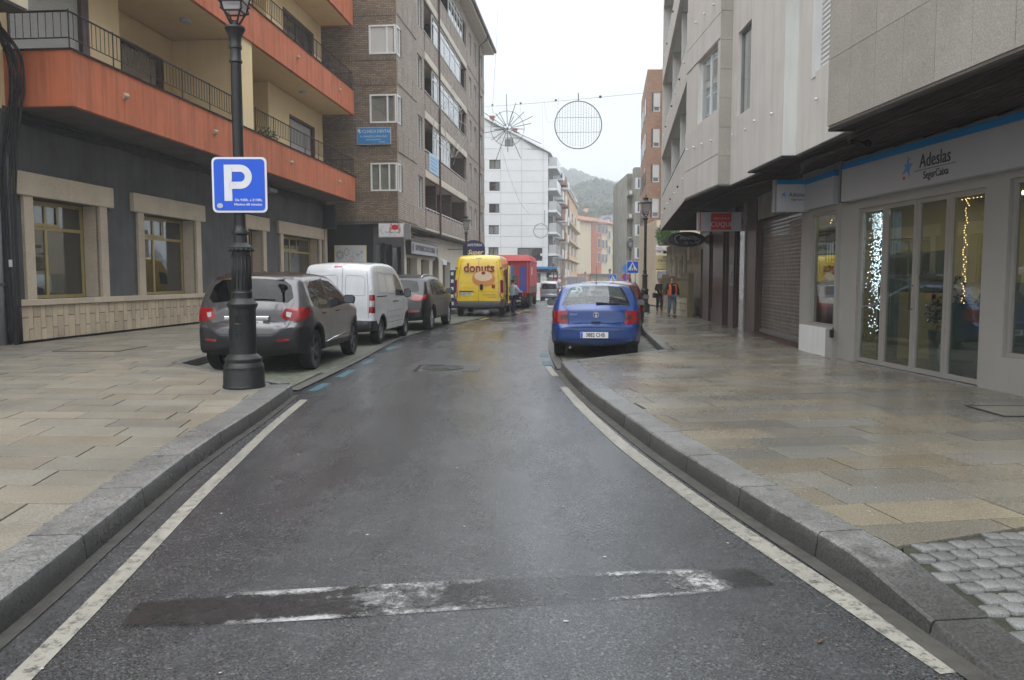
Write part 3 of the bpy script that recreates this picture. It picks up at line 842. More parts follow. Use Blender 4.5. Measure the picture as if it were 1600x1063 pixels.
def bays(edge, kb, y0, y1, name, maxobj, x_in=.10, cut=None):
 base = MB(); n = 24
 ys = [y0 + (y1 - y0) * i / n for i in range(n + 1)]
 vs = [];
 for y in ys: vs += [(polyat(edge, y), y, .004), (polyat(kb, y), y, .004)]
 fs = [(2 * i, 2 * i + 1, 2 * i + 3, 2 * i + 2) for i in range(n)]
 if kb[0][0] < edge[0][0]: fs = [f[::-1] for f in fs]
 base.add(vs, fs); O = base.build('parking_bay', MOSS, None, kind='structure')
 me = MB(); me.box(-.0485, .0485, -.098, .098, -.02, 0); pm = me.mesh('paver'); pm.materials.append(PAVER)
 rng = random.Random(9); st = MB(); k = 0
 lst = []
 lo, hi = (kb, edge) if kb[0][0] < edge[0][0] else (edge, kb)
 xr = -6.0
 while xr < 4.0:
  j = 0; y = y0 + (int(round(xr / .1)) % 2) * .1
  while y < y1:
   if polyat(lo, y) + .05 < xr < polyat(hi, y) - .05 and (cut is None or cut(xr, y)): lst.append((xr + polyat(edge, y) * 0, y))
   y += .2
  xr += .1
 lst.sort(key=lambda p: hypot(*p))
 for x, y in lst:
  z = .016 + rng.uniform(-.0015, .0015)
  if k < maxobj: inst('paver', pm, O, Matrix.Translation((x, y, z)))
  else: st.box(x - .0485, x + .0485, y - .098, y + .098, z - .012, z)
  k += 1
 st.build('paver_rows', PAVER, O, kind='stuff')
 return O
diag = lambda x, y: (y - 10.66) > -(x + 3.0) * 1.0 + .15 if x > -5.57 else y > 13.3
bays([(x - .12, y) for x, y in BAYE], [(-5.57, 10.5)] + BAYK, 10.8, 34., 'left', 290, cut=diag)
bays([(x + .12, y) for x, y in RBAYE], [(3.0, 13.2)] + RBK, 13.5, 34., 'right', 290, cut=lambda x, y: (y - 13.45) > (x - .84) * 1.04 + .1)
def ribbon(name, pts, w, z, mat, parent=None, uv=False, **tags):
 mb = MB(); n = len(pts); vs = []
 for i, p in enumerate(pts):
  a = pts[max(0, i - 1)]; b = pts[min(n - 1, i + 1)]; d = Vector((b[0] - a[0], b[1] - a[1])).normalized(); nn = Vector((d.y, -d.x))
  vs += [(p[0] - nn.x * w / 2, p[1] - nn.y * w / 2, gz(p[1]) + z), (p[0] + nn.x * w / 2, p[1] + nn.y * w / 2, gz(p[1]) + z)]
 mb.add(vs, [(2 * i, 2 * i + 1, 2 * i + 3, 2 * i + 2) for i in range(n - 1)])
 return mb.build(name, mat, parent, **tags)
ribbon('gutter_strip', catmull([(x - .05, y) for x, y in BAYE], 4), .16, .020, CONC, kind='structure')
ribbon('gutter_strip', catmull([(x + .05, y) for x, y in RBAYE], 4), .16, .020, CONC, kind='structure')
GUT = plain('gutter_dirt', (.050, .047, .040), .8, .4, 8, .5, 60)
ribbon('gutter_dirt', catmull([(x + .04, y) for x, y in LK], 4), .10, .006, GUT, kind='structure')
ribbon('gutter_dirt', catmull([(x - .05, y) for x, y in RK], 4), .13, .006, GUT, kind='structure')
ribbon('white_edge_line', catmull([(-1.80, .5), (-1.84, 2.2), (-1.95, 3.3), (-2.10, 4.5), (-2.24, 5.6), (-2.37, 6.8), (-2.5, 8.), (-2.60, 9.2), (-2.67, 10.12)], 4), .10, .004, WLINE, kind='structure')
ribbon('white_edge_line', catmull([(1.745, 3.02), (1.56, 4.0), (1.36, 5.05), (1.205, 6.05), (1.06, 7.1), (.95, 8.19), (.84, 9.6), (.75, 11.3)], 4), .13, .004, WLINE, kind='structure')
ribbon('white_edge_line', [(.70, 12.6), (.66, 13.3), (.64, 14.0)], .11, .004, WLINE, kind='structure')
for a, b in ((10.9, 11.75), (12.45, 13.5), (14.3, 15.3), (17.2, 18.0)):
 ribbon('blue_bay_dash', [(polyat(BAYE, a) + .21, a), (polyat(BAYE, b) + .21, b)], .14, .004, BLINE, kind='structure')
for a, b in ((14.2, 14.9), (15.8, 16.5)):
 ribbon('blue_bay_dash', [(polyat(RBAYE, a) - .16, a), (polyat(RBAYE, b) - .16, b)], .15, .004, BLINE, kind='structure')
for a in (30.2, 32.2, 34.2, 36.2, 38.2):
 ribbon('yellow_bay_dash', [(polyat(BAYE, a) + .2, a), (polyat(BAYE, a + 1.3) + .2, a + 1.3)], .14, .004, YLINE, kind='structure')
mb = MB(); mb.quad((-1.74, 3.37, .0045), (1.36, 3.87, .0045), (1.24, 4.20, .0045), (-1.80, 3.76, .0045), uv=[(0, 0), (1, 0), (1, 1), (0, 1)])
mb.build('worn_painted_bar', BAR, None, kind='structure')
for k in range(7):
 x = 1.9 + k * .95; mb = MB(); mb.quad((x, 43.2, .004), (x + .5, 43.2, .004), (x + .75, 47.5, .004), (x + .25, 47.5, .004)); mb.build('crossing_stripe', WLINE, None, kind='structure')
mb = MB(); mb.quad((2.2, 60, gz(60) + .01), (3.6, 60, gz(60) + .01), (3.9, 62, gz(62) + .01), (2.4, 62, gz(62) + .01)); mb.build('crossing_stripe', WLINE, None, kind='structure')
mh = empty('manhole', (-1.1, 13.8, 0), 'square concrete-rimmed manhole with a grassy round lid in the middle of the road', 'manhole')
mb = MB(); mb.box(-1.62, -.56, 13.30, 14.15, .0, .006); mb.build('surround', plain('pale_gutter', (.07, .068, .064), .6, .3, 6, .3, 60), mh)
mb = MB(); mb.lathe([(.36, .004), (.36, .016), (.30, .017), (.29, .009), (.06, .011)], (-1.2, 13.72, 0), 28); mb.build('lid', BLKMET, mh)
mb = MB()
for k in range(26): mb.sphere((-1.2 + random.uniform(-.14, .14), 13.5 + random.uniform(-.05, .08), .014), random.uniform(.01, .025), 5, 0, 1, 1, .7)
mb.build('grass_tuft', MG, mh)
mb = MB()
for a, b, c, d in ((-1.66, -1.60, 13.26, 14.19), (-1.60, -1.2, 14.15, 14.19)): mb.box(a, b, c, d, .002, .014)
mb.build('crack', DARK, mh)
mh2 = empty('manhole', (-.35, 27.6, 0), 'round iron manhole cover far down the road beyond the first one', 'manhole')
mb = MB(); mb.lathe([(.33, .003), (.33, .008), (.28, .009)], (-.35, 27.6, 0), 24); mb.build('lid', DGREY, mh2)
def cover(x0, x1, y0, y1, label, skew=0.):
 o = empty('inspection_cover', ((x0 + x1) / 2, (y0 + y1) / 2, .15), label, 'inspection cover')
 mb = MB()
 for a, b, c, d in ((x0, x1, y0, y0 + .035), (x0, x1, y1 - .035, y1), (x0, x0 + .035, y0 + .035, y1 - .035), (x1 - .035, x1, y0 + .035, y1 - .035)): mb.box(a, b, c, d, .146, .157)
 mb.build('frame', BLKMET, o); mb = MB(); mb.box(x0 + .037, x1 - .037, y0 + .037, y1 - .037, .146, .155); mb.build('lid', SLAB, o)
cover(-8.9, -7.6, 15.3, 16.5, 'stone-filled inspection cover in the left pavement near the grey shop wall')
cover(5.0, 6.0, 8.0, 8.7, 'stone-filled inspection cover in the right pavement before the insurance shop')
cover(4.6, 5.4, 19.2, 20.2, 'stone-filled inspection cover in the right pavement beside the roller grille')
mb = MB(); rng = random.Random(2)
for _ in range(34):
 x, y = rng.uniform(-2, 1.6), rng.uniform(2.8, 12); r = rng.uniform(.004, .010); mb.sphere((x, y, .004), r, 6, 0, rng.uniform(1, 1.8), 1, .25)
mb.build('chewing_gum_spots', plain('gum', (.36, .35, .32), .6, .1), None, kind='stuff')
mb = MB(); mb.add([(1.30, 3.28, .006), (1.31, 3.27, .008), (1.34, 3.302, .011), (1.33, 3.31, .007)], [(0, 1, 2, 3)])
tag(mb.build('fallen_leaf', plain('leaf_brown', (.10, .055, .03), .7, .2)), 'small brown fallen leaf lying by the right white line', 'leaf')
# ---------------------------------------------------------------- vehicles
def sstep(a, b, x):
 t = max(0., min(1., (x - a) / (b - a))) if b != a else float(x > a); return t * t * (3 - 2 * t)
class Veh:
 """a road vehicle skin: side profile (x forward from the rear bumper, z up) inflated to its width,
 cut into body, glass, lamps and trim regions that become separate parts"""
 def __init__(s, root, prof, L_, Wd, wheels, R, Ra, sill, belt, tum, ir=(.10, .5), if_=(.22, .9), r_roof=.10, r_rear=.07, bow_r=.07, bow_t=.035, bow_f=.25, step=.055, arch_w=0.03, tuck=.05, bulge=.0):
  s.root = root; s.L = L_; s.W = Wd; s.belt = belt; s.tum = tum; s.ir = ir; s.if_ = if_; s.wheels = wheels; s.R = R; s.Ra = Ra; s.sill = sill
  s.zt = max(p[1] for p in prof); s.bows = (bow_r, bow_t, bow_f); s.tuck = tuck; s.arch_w = arch_w; s.bulge = bulge
  top = []
  for a, b in zip(prof, prof[1:]):
   n = max(1, int(hypot(b[0] - a[0], b[1] - a[1]) / step))
   for k in range(n): top.append((a[0] + (b[0] - a[0]) * k / n, a[1] + (b[1] - a[1]) * k / n))
  top.append(prof[-1]); s.ntop = len(top)
  bot = []
  x = prof[-1][0]
  segs = sorted(wheels, reverse=True)
  z0 = prof[-1][1]
  pts = []
  for i, w in enumerate(segs):
   h = sqrt(max(.0001, Ra * Ra - (sill - R) ** 2)) if sill > R else Ra
   zb = sill
   hh = sqrt(max(.01, Ra * Ra - (zb - R) ** 2))
   pts.append(('l', w + hh, zb)); a0 = atan2(zb - R, hh); a1 = pi - a0
   n = 16
   for k in range(1, n): a = a0 + (a1 - a0) * k / n; pts.append(('a', w + Ra * cos(a), R + Ra * sin(a)))
   pts.append(('a', w - hh, zb))
  pts.append(('l', prof[0][0], prof[0][1]))
  cur = prof[-1]
  for k, px, pz in pts:
   n = max(1, int(hypot(px - cur[0], pz - cur[1]) / .09)) if k == 'l' else 1
   for q in range(1, n + 1): bot.append((cur[0] + (px - cur[0]) * q / n, cur[1] + (pz - cur[1]) * q / n))
   cur = (px, pz)
  bot.pop()
  s.out = top + bot; N = len(s.out)
  s.nrm = []
  for i in range(N):
   a = s.out[i - 1]; b = s.out[(i + 1) % N]; d = Vector((b[0] - a[0], b[1] - a[1]))
   d = d.normalized() if d.length > 1e-6 else Vector((1, 0)); s.nrm.append(Vector((-d.y, d.x)))
  s.rad = []
  for i, (x, z) in enumerate(s.out):
   if i < s.ntop:
    nz = abs(s.nrm[i].y); s.rad.append(r_rear + (r_roof - r_rear) * nz if z > .45 else max(.03, r_rear * .6))
   else: s.rad.append(.025)
  s.t = [0.]
  for i in range(N): a, b = s.out[i], s.out[(i + 1) % N]; s.t.append(s.t[-1] + hypot(b[0] - a[0], b[1] - a[1]))
  s.extra = []
 def w0(s, x, z):
  w = s.W / 2
  if z > s.belt: w -= s.tum * ((z - s.belt) / (s.zt - s.belt)) ** 1.25
  else: w -= s.tuck * (max(0, (s.belt - z - .25)) / max(.1, s.belt - .25)) ** 2
  w -= s.ir[0] * max(0, 1 - x / s.ir[1]) ** 2 + s.if_[0] * max(0, 1 - (s.L - x) / s.if_[1]) ** 2
  if s.bulge: w += s.bulge * math.exp(-((z - s.belt + .12) / .07) ** 2)
  for wx in s.wheels:
   d = abs(hypot(x - wx, z - s.R) - s.Ra - .03); w += .018 * max(0, 1 - d / .09)
  return w
 def near(s, x, z):
  best = 9; r = .03; N = len(s.out)
  for i in range(N):
   a = s.out[i]; b = s.out[(i + 1) % N]
   if min(abs(a[0] - x), abs(b[0] - x)) > .3 or min(abs(a[1] - z), abs(b[1] - z)) > .3: continue
   dx, dz = b[0] - a[0], b[1] - a[1]; l2 = dx * dx + dz * dz or 1e-9
   t = max(0, min(1, ((x - a[0]) * dx + (z - a[1]) * dz) / l2)); d = hypot(x - a[0] - dx * t, z - a[1] - dz * t)
   if d < best: best = d; r = s.rad[i] * (1 - t) + s.rad[(i + 1) % N] * t
  return best, r
 def yside(s, x, z):
  d, r = s.near(x, z); w = s.w0(x, z)
  if d < r: w = w - r + sqrt(max(0, r * r - (r - d) ** 2))
  return w
 def cut(s, poly, regs):
  """classify: last region containing the point wins"""
  pass
 def make_side(s, regs):
  vs = []; es = []
  def loop(P, close=True, st=.06):
   i0 = len(vs); n = 0
   for a, b in zip(P, P[1:] + P[:1]):
    m = max(1, int(hypot(b[0] - a[0], b[1] - a[1]) / st))
    for k in range(m): vs.append((a[0] + (b[0] - a[0]) * k / m, a[1] + (b[1] - a[1]) * k / m)); n += 1
   for k in range(n): es.append((i0 + k, i0 + (k + 1) % n))
  i0 = 0; vs += s.out; n = len(s.out); es += [(k, (k + 1) % n) for k in range(n)]
  for nm, P, m in regs: loop(P)
  for i, (x, z) in enumerate(s.out):
   r = s.rad[i]; nn = s.nrm[i]
   for q in (.12, .4, .8, 1.2):
    px, pz = x - nn.x * r * q, z - nn.y * r * q
    if pip(px, pz, s.out):
     d, _ = s.near(px, pz)
     if d > r * q * .85: vs.append((px, pz))
  x = .03
  while x < s.L:
   z = s.sill + .02
   while z < s.zt:
    if pip(x, z, s.out) and s.near(x, z)[0] > .05: vs.append((x + random.uniform(-.004, .004), z + random.uniform(-.004, .004)))
    z += .075
   x += .085
  R = delaunay_2d_cdt([Vector(v) for v in vs], es, [], 0, 1e-5)
  V2, F2 = R[0], R[2]
  ys = [None] * len(V2); groups = {}
  for f in F2:
   cx = sum(V2[i].x for i in f) / len(f); cz = sum(V2[i].y for i in f) / len(f)
   if not pip(cx, cz, s.out): continue
   g = 0
   for k, (nm, P, m) in enumerate(regs):
    if pip(cx, cz, P): g = k + 1
   groups.setdefault(g, []).append(f)
  for g, fl in groups.items():
   for i in {i for f in fl for i in f}:
    if ys[i] is None: ys[i] = s.yside(V2[i].x, V2[i].y)
  return V2, ys, groups
 def strip_pt(s, v, t):
  T = s.t[-1]; t = max(0, min(T - 1e-6, t));
  lo, hi = 0, len(s.t) - 1
  while hi - lo > 1:
   m = (lo + hi) // 2
   if s.t[m] <= t: lo = m
   else: hi = m
  N = len(s.out); a, b = lo, (lo + 1) % N; k = (t - s.t[lo]) / ((s.t[lo + 1] - s.t[lo]) or 1)
  x = s.out[a][0] * (1 - k) + s.out[b][0] * k; z = s.out[a][1] * (1 - k) + s.out[b][1] * k
  r = s.rad[a] * (1 - k) + s.rad[b] * k
  wa = s.w0(*s.out[a]) - s.rad[a]; wb_ = s.w0(*s.out[b]) - s.rad[b]; y = (wa * (1 - k) + wb_ * k) * v
  n = (s.nrm[a] * (1 - k) + s.nrm[b] * k)
  bow = 0
  if lo < s.ntop - 1:
   if n.x < 0: bow = s.bows[0] * abs(n.x) + s.bows[1] * abs(n.y)
   else: bow = s.bows[2] * abs(n.x) + s.bows[1] * abs(n.y)
  e = (1 - v * v) * bow
  return Vector((x + n.x * e, y, z + n.y * e)), n
 def t_at_z(s, z):
  for i in range(s.ntop - 1):
   a, b = s.out[i], s.out[i + 1]
   if (a[1] - z) * (b[1] - z) <= 0 and a[1] != b[1] and s.nrm[i].x < .2: return s.t[i] + (s.t[i + 1] - s.t[i]) * (z - a[1]) / (b[1] - a[1])
  return 0.
 def t_at_x(s, x):
  for i in range(s.ntop - 1):
   a, b = s.out[i], s.out[i + 1]
   if (a[0] - x) * (b[0] - x) <= 0 and a[0] != b[0] and s.nrm[i].y > .15: return s.t[i] + (s.t[i + 1] - s.t[i]) * (x - a[0]) / (b[0] - a[0])
  return 0.
 def rear_xz(s, y, z):
  t = s.t_at_z(z); p, n = s.strip_pt(0, t); i = max(j for j in range(len(s.t)) if s.t[j] <= t + 1e-9); i = min(i, len(s.out) - 1)
  yh = s.w0(*s.out[i]) - s.rad[i]; p, n = s.strip_pt(max(-1, min(1, y / yh)), t); return p
 def make_strip(s, regs):
  """regs: (name, polygon [(y,z)] on the rear face or [(v,x,'x')...] , material)"""
  def conv(P):
   o = []
   for q in P:
    if len(q) == 3: o.append((q[0], s.t_at_x(q[1])))
    else:
     t = s.t_at_z(q[1]); lo = max(j for j in range(len(s.t)) if s.t[j] <= t + 1e-9); lo = min(lo, len(s.out) - 1)
     yh = s.w0(*s.out[lo]) - s.rad[lo]; o.append((max(-1., min(1., q[0] / yh)), t))
   return o
  vs = []; es = []; N = len(s.out); T = s.t[-1]; sc = s.W / 2
  tt = s.t[:N] + [T]
  i0 = 0
  for t in tt: vs.append((-sc, t))
  for t in tt: vs.append((sc, t))
  n1 = len(tt)
  for k in range(n1 - 1): es += [(k, k + 1), (n1 + k, n1 + k + 1)]
  es += [(0, n1), (n1 - 1, 2 * n1 - 1)]
  R2 = [(nm, [(a * sc, b) for a, b in conv(P)], m) for nm, P, m in regs]
  for nm, P, m in R2:
   i0 = len(vs); n = 0
   for a, b in zip(P, P[1:] + P[:1]):
    m_ = max(1, int(hypot(b[0] - a[0], b[1] - a[1]) / .06))
    for k in range(m_): vs.append((a[0] + (b[0] - a[0]) * k / m_, a[1] + (b[1] - a[1]) * k / m_)); n += 1
   for k in range(n): es.append((i0 + k, i0 + (k + 1) % n))
  for i, t in enumerate(tt):
   fine = i < s.ntop
   m_ = 10 if fine else 4
   for k in range(1, m_): vs.append((sc * (2 * k / m_ - 1), t))
  R = delaunay_2d_cdt([Vector(v) for v in vs], es, [], 0, 1e-5)
  V2, F2 = R[0], R[2]; groups = {}
  tb = s.t[s.ntop - 1]
  for f in F2:
   cx = sum(V2[i].x for i in f) / len(f); ct = sum(V2[i].y for i in f) / len(f)
   g = 0
   if ct > tb + 1e-4: g = -1
   else:
    for k, (nm, P, m) in enumerate(R2):
     if pip(cx, ct, P): g = k + 1
   groups.setdefault(g, []).append(f)
  P3 = [s.strip_pt(v.x / sc, v.y)[0] for v in V2]
  return P3, groups
 def build(s, side_regs, rear_regs, paint, lower=None):
  V2, ys, G = s.make_side(side_regs); P3, GS = s.make_strip(rear_regs)
  parts = {}
  def put(name, mat, key, vs, fs):
   k = (name, key, mat.name); mb = parts.setdefault(k, MB()); mb.add(vs, fs)
  for g, fl in G.items():
   used = sorted({i for f in fl for i in f}); ix = {i: k for k, i in enumerate(used)}
   for sg in (1, -1):
    vs = [(V2[i].x, sg * ys[i], V2[i].y) for i in used]
    fs = [tuple(ix[i] for i in (f if sg < 0 else f[::-1])) for f in fl]
    if g == 0: put('body', paint, 0, vs, fs)
    else:
     nm, P, m = side_regs[g - 1]
     if nm.startswith('+'): put(nm[1:], m, 0, vs, fs)
     else: put(nm, m, (g, sg), vs, fs)
  for g, fl in GS.items():
   used = sorted({i for f in fl for i in f}); ix = {i: k for k, i in enumerate(used)}
   vs = [P3[i] for i in used]; fs = [tuple(ix[i] for i in f[::-1]) for f in fl]
   if g == 0: put('body', paint, 0, vs, fs)
   elif g == -1: put('underbody', UNDER, 0, vs, fs)
   else:
    nm, P, m = rear_regs[g - 1]
    if nm.startswith('+'): put(nm[1:], m, 0, vs, fs)
    else: put(nm, m, 'r%d' % g, vs, fs)
  for (nm, key, mn), mb in parts.items():
   o = mb.build(nm, MATS[mn], s.root, smooth=42, weld=2e-3 if nm in ('body', 'bumper') else False)
  return s
 def seam(s, lines, w=.008, mat=None, sides=(1, -1), name='door_seam'):
  for sg in sides:
   for P in lines:
    mb = MB(); Q = []
    for a, b in zip(P, P[1:]):
     m = max(1, int(hypot(b[0] - a[0], b[1] - a[1]) / .08))
     for k in range(m): Q.append((a[0] + (b[0] - a[0]) * k / m, a[1] + (b[1] - a[1]) * k / m))
    Q.append(P[-1])
    vs = []
    for i, q in enumerate(Q):
     a = Q[max(0, i - 1)]; b = Q[min(len(Q) - 1, i + 1)]; d = Vector((b[0] - a[0], b[1] - a[1])).normalized(); n = Vector((-d.y, d.x)) * w / 2
     for e in (1, -1):
      x, z = q[0] + n.x * e, q[1] + n.y * e; vs.append((x, sg * (s.yside(x, z) + .0025), z))
    mb.add(vs, [(2 * i, 2 * i + 1, 2 * i + 3, 2 * i + 2) for i in range(len(Q) - 1)])
    mb.build(name, mat or DARK, s.root)
 def rear_lines(s, lines, w=.008, mat=None, name='tailgate_seam'):
  for P in lines:
   mb = MB(); Q = []
   for a, b in zip(P, P[1:]):
    m = max(1, int(hypot(b[0] - a[0], b[1] - a[1]) / .07))
    for k in range(m): Q.append((a[0] + (b[0] - a[0]) * k / m, a[1] + (b[1] - a[1]) * k / m))
   Q.append(P[-1]); vs = []
   for i, q in enumerate(Q):
    a = Q[max(0, i - 1)]; b = Q[min(len(Q) - 1, i + 1)]; d = Vector((b[0] - a[0], b[1] - a[1])).normalized(); n = Vector((-d.y, d.x)) * w / 2
    for e in (1, -1):
     p = s.rear_xz(q[0] + n.x * e, q[1] + n.y * e); vs.append((p.x - .003, p.y, p.z))
   mb.add(vs, [(2 * i, 2 * i + 1, 2 * i + 3, 2 * i + 2) for i in range(len(Q) - 1)])
   mb.build(name, mat or DARK, s.root)
 def wheel_set(s, rim=None, spokes=5, style='spoke', tw=.205, rimR=None, hubcap=ALLOY):
  rimR = rimR or s.R * .68
  mb = MB(); R = s.R; h = tw / 2
  mb.lathe([(rimR * .97, -h * .75), (rimR * 1.04, -h * .95), (R * .93, -h), (R * .985, -h * .8), (R, -h * .5), (R, h * .5), (R * .985, h * .8), (R * .93, h), (rimR * 1.04, h * .95), (rimR * .97, h * .75), (rimR * .97, -h * .75)], n=32, axis='y')
  tm = mb.mesh('tyre', smooth=50); tm.materials.append(RUBBER)
  for yo in ():
   pass
  rb = MB()
  rb.lathe([(rimR, -h * .8), (rimR, h * .82), (rimR * .93, h * .78), (rimR * .9, h * .2)], n=32, axis='y')
  if style == 'steel':
   rb.lathe([(rimR * .9, h * .3), (rimR * .8, h * .55), (rimR * .62, h * .42), (rimR * .5, h * .62), (rimR * .2, h * .5), (rimR * .18, h * .75), (.001, h * .75)], n=32, axis='y')
  else:
   rb.lathe([(rimR * .2, h * .3), (rimR * .2, h * .7), (.001, h * .74)], n=16, axis='y')
   for k in range(spokes):
    a = 2 * pi * k / spokes + .3
    for off in ((-.07, .07) if style == 'twin' else (0,)):
     ww = .020 if style == 'twin' else .034
     c1, s1 = cos(a + off * 2.2), sin(a + off * 2.2); c2, s2 = cos(a + off), sin(a + off)
     p0 = Vector((c1 * rimR * .15, 0, s1 * rimR * .15)); p1 = Vector((c2 * rimR * .95, 0, s2 * rimR * .95)); d = (p1 - p0).normalized(); n = Vector((-d.z, 0, d.x))
     vs = []
     for p, y0, y1, w_ in ((p0, h * .3, h * .68, ww * 1.3), (p1, h * .45, h * .8, ww)):
      for sg in (-1, 1): vs += [(p.x + n.x * w_ * sg, y0, p.z + n.z * w_ * sg), (p.x + n.x * w_ * sg * .8, y1, p.z + n.z * w_ * sg * .8)]
     rb.add(vs, [(0, 4, 5, 1), (1, 5, 7, 3), (3, 7, 6, 2), (0, 1, 3, 2), (4, 6, 7, 5), (0, 2, 6, 4)])
  rm = rb.mesh('rim', smooth=30); rm.materials.append(rim or ALLOY)
  db = MB(); db.lathe([(rimR * .9, -h * .1), (.001, -h * .1)], n=20, axis='y'); db.lathe([(rimR * .55, 0), (rimR * .55, h * .12), (.001, h * .12)], n=20, axis='y')
  dm = db.mesh('brake_disc'); dm.materials.append(DARK)
  for wx in s.wheels:
   for sg in (1, -1):
    yy = s.W / 2 - .035 - h
    M = Matrix.Translation((wx, sg * yy, R)) @ (Matrix.Rotation(pi, 4, 'Z') if sg < 0 else Matrix()) @ Matrix.Rotation(random.uniform(0, 1), 4, 'Y')
    w = inst('wheel', tm, s.root, M)
    for nm, me in (('rim', rm), ('brake_disc', dm)):
     c = bpy.data.objects.new(nm, me); COL.objects.link(c); c.parent = w
 def mirror(s, x, z, mat, size=(.10, .20, .15), out=.03, sides=(1, -1)):
  for sg in sides:
   y = s.yside(x, z); mb = MB(); c = (x, sg * (y + out + size[1] / 2), z + .05)
   pr = rrect(size[1], size[2], min(size[1], size[2]) * .38, 4)
   vs = []
   for dx, k in ((-size[0] / 2, .94), (-size[0] * .3, 1.), (size[0] * .2, .92), (size[0] * .5, .6)):
    vs += [(c[0] + dx, c[1] + p[0] * k, c[2] + p[1] * k) for p in pr]
   n = len(pr); fs = [(q * n + i, (q + 1) * n + i, (q + 1) * n + (i + 1) % n, q * n + (i + 1) % n) for q in range(3) for i in range(n)] + [tuple(range(3 * n, 4 * n)), tuple(range(n - 1, -1, -1))]
   mb.add(vs, fs); o = mb.build('door_mirror', mat, s.root, smooth=50)
   mb = MB(); mb.box(x - .02, x + .04, min(sg * (y - .03), sg * (y + out + .05)), max(sg * (y - .03), sg * (y + out + .05)), z - .02, z + .015); mb.build('mirror_arm', BLKPL, s.root)
   mb = MB(); pts = rrect(size[1] * .82, size[2] * .78, min(size[1], size[2]) * .28, 4); n = len(pts)
   vs = [(c[0] - size[0] * .52, c[1] + p[0], c[2] + p[1]) for p in pts]; mb.add(vs, [tuple(range(n))])
   mb.build('mirror_glass', MIRG, o)
 def plate(s, y, z, txt, w=.52, h=.11, eu=True, x=None):
  p = s.rear_xz(y, z); pr = MB(); x = p.x - .012 if x is None else x
  pr.box(x - .006, x + .006, y - w / 2, y + w / 2, z - h / 2, z + h / 2); o = pr.build('number_plate', WSIGN, s.root, bevel=.002)
  if eu:
   e = MB(); e.box(x - .008, x - .0065, y + w / 2 - .045, y + w / 2 - .004, z - h / 2 + .004, z + h / 2 - .004); e.build('plate_band', BLUEP, o)
  me = text_mesh(txt, h * .92, ext=.0006, bold=.002, sx=.80 if len(txt) > 4 else .8)
  me = me.copy(); me.materials.clear(); me.materials.append(BLKS)
  M = Matrix(((0, 0, -1, x - .0075), (-1, 0, 0, y - .02), (0, 1, 0, z), (0, 0, 0, 1)))
  t = bpy.data.objects.new('plate_number', me); COL.objects.link(t); t.parent = o; t.matrix_basis = M
  return o
 def handles(s, pts, mat, w=.16):
  for x, z in pts:
   for sg in (1, -1):
    y = s.yside(x, z); mb = MB(); mb.tube([(x - w / 2, sg * (y - .005), z), (x - w / 2 + .02, sg * (y + .03), z), (x + w / 2 - .02, sg * (y + .03), z), (x + w / 2, sg * (y - .005), z)], .013, 6); mb.build('door_handle', mat, s.root, smooth='all')
 def interior(s, x0, x1, seats, zf=.35, zh=.95):
  mb = MB(); mb.box(x0, x1, -s.W / 2 + .12, s.W / 2 - .12, zf, zf + .02); mb.build('cabin_floor', DARK, s.root)
  for (x, y, hw) in seats:
   mb = MB(); mb.box(x, x + .16, y - hw, y + hw, zf + .2, zh); mb.box(x, x + .5, y - hw, y + hw, zf + .12, zf + .3)
   mb.box(x + .02, x + .12, y - .13, y + .13, zh + .03, zh + .22); mb.build('seat', DGREY, s.root, bevel=.04)
  mb = MB(); mb.box(x1 - .45, x1, -s.W / 2 + .15, s.W / 2 - .15, zh - .25, zh - .05); mb.build('dashboard', DARK, s.root, bevel=.04)
def place(root, x, y, head, scale=1., z=None):
 """head: angle of the travel direction from +Y towards +X, in degrees; vehicle x axis is forward"""
 root.rotation_euler = (0, 0, radians(90 - head)); root.location = (x, y, gz(y) + .016 if z is None else z); root.scale = (scale,) * 3
def veh_root(name, label, cat, group=None):
 o = empty(name, (0, 0, 0), label, cat, group); return o
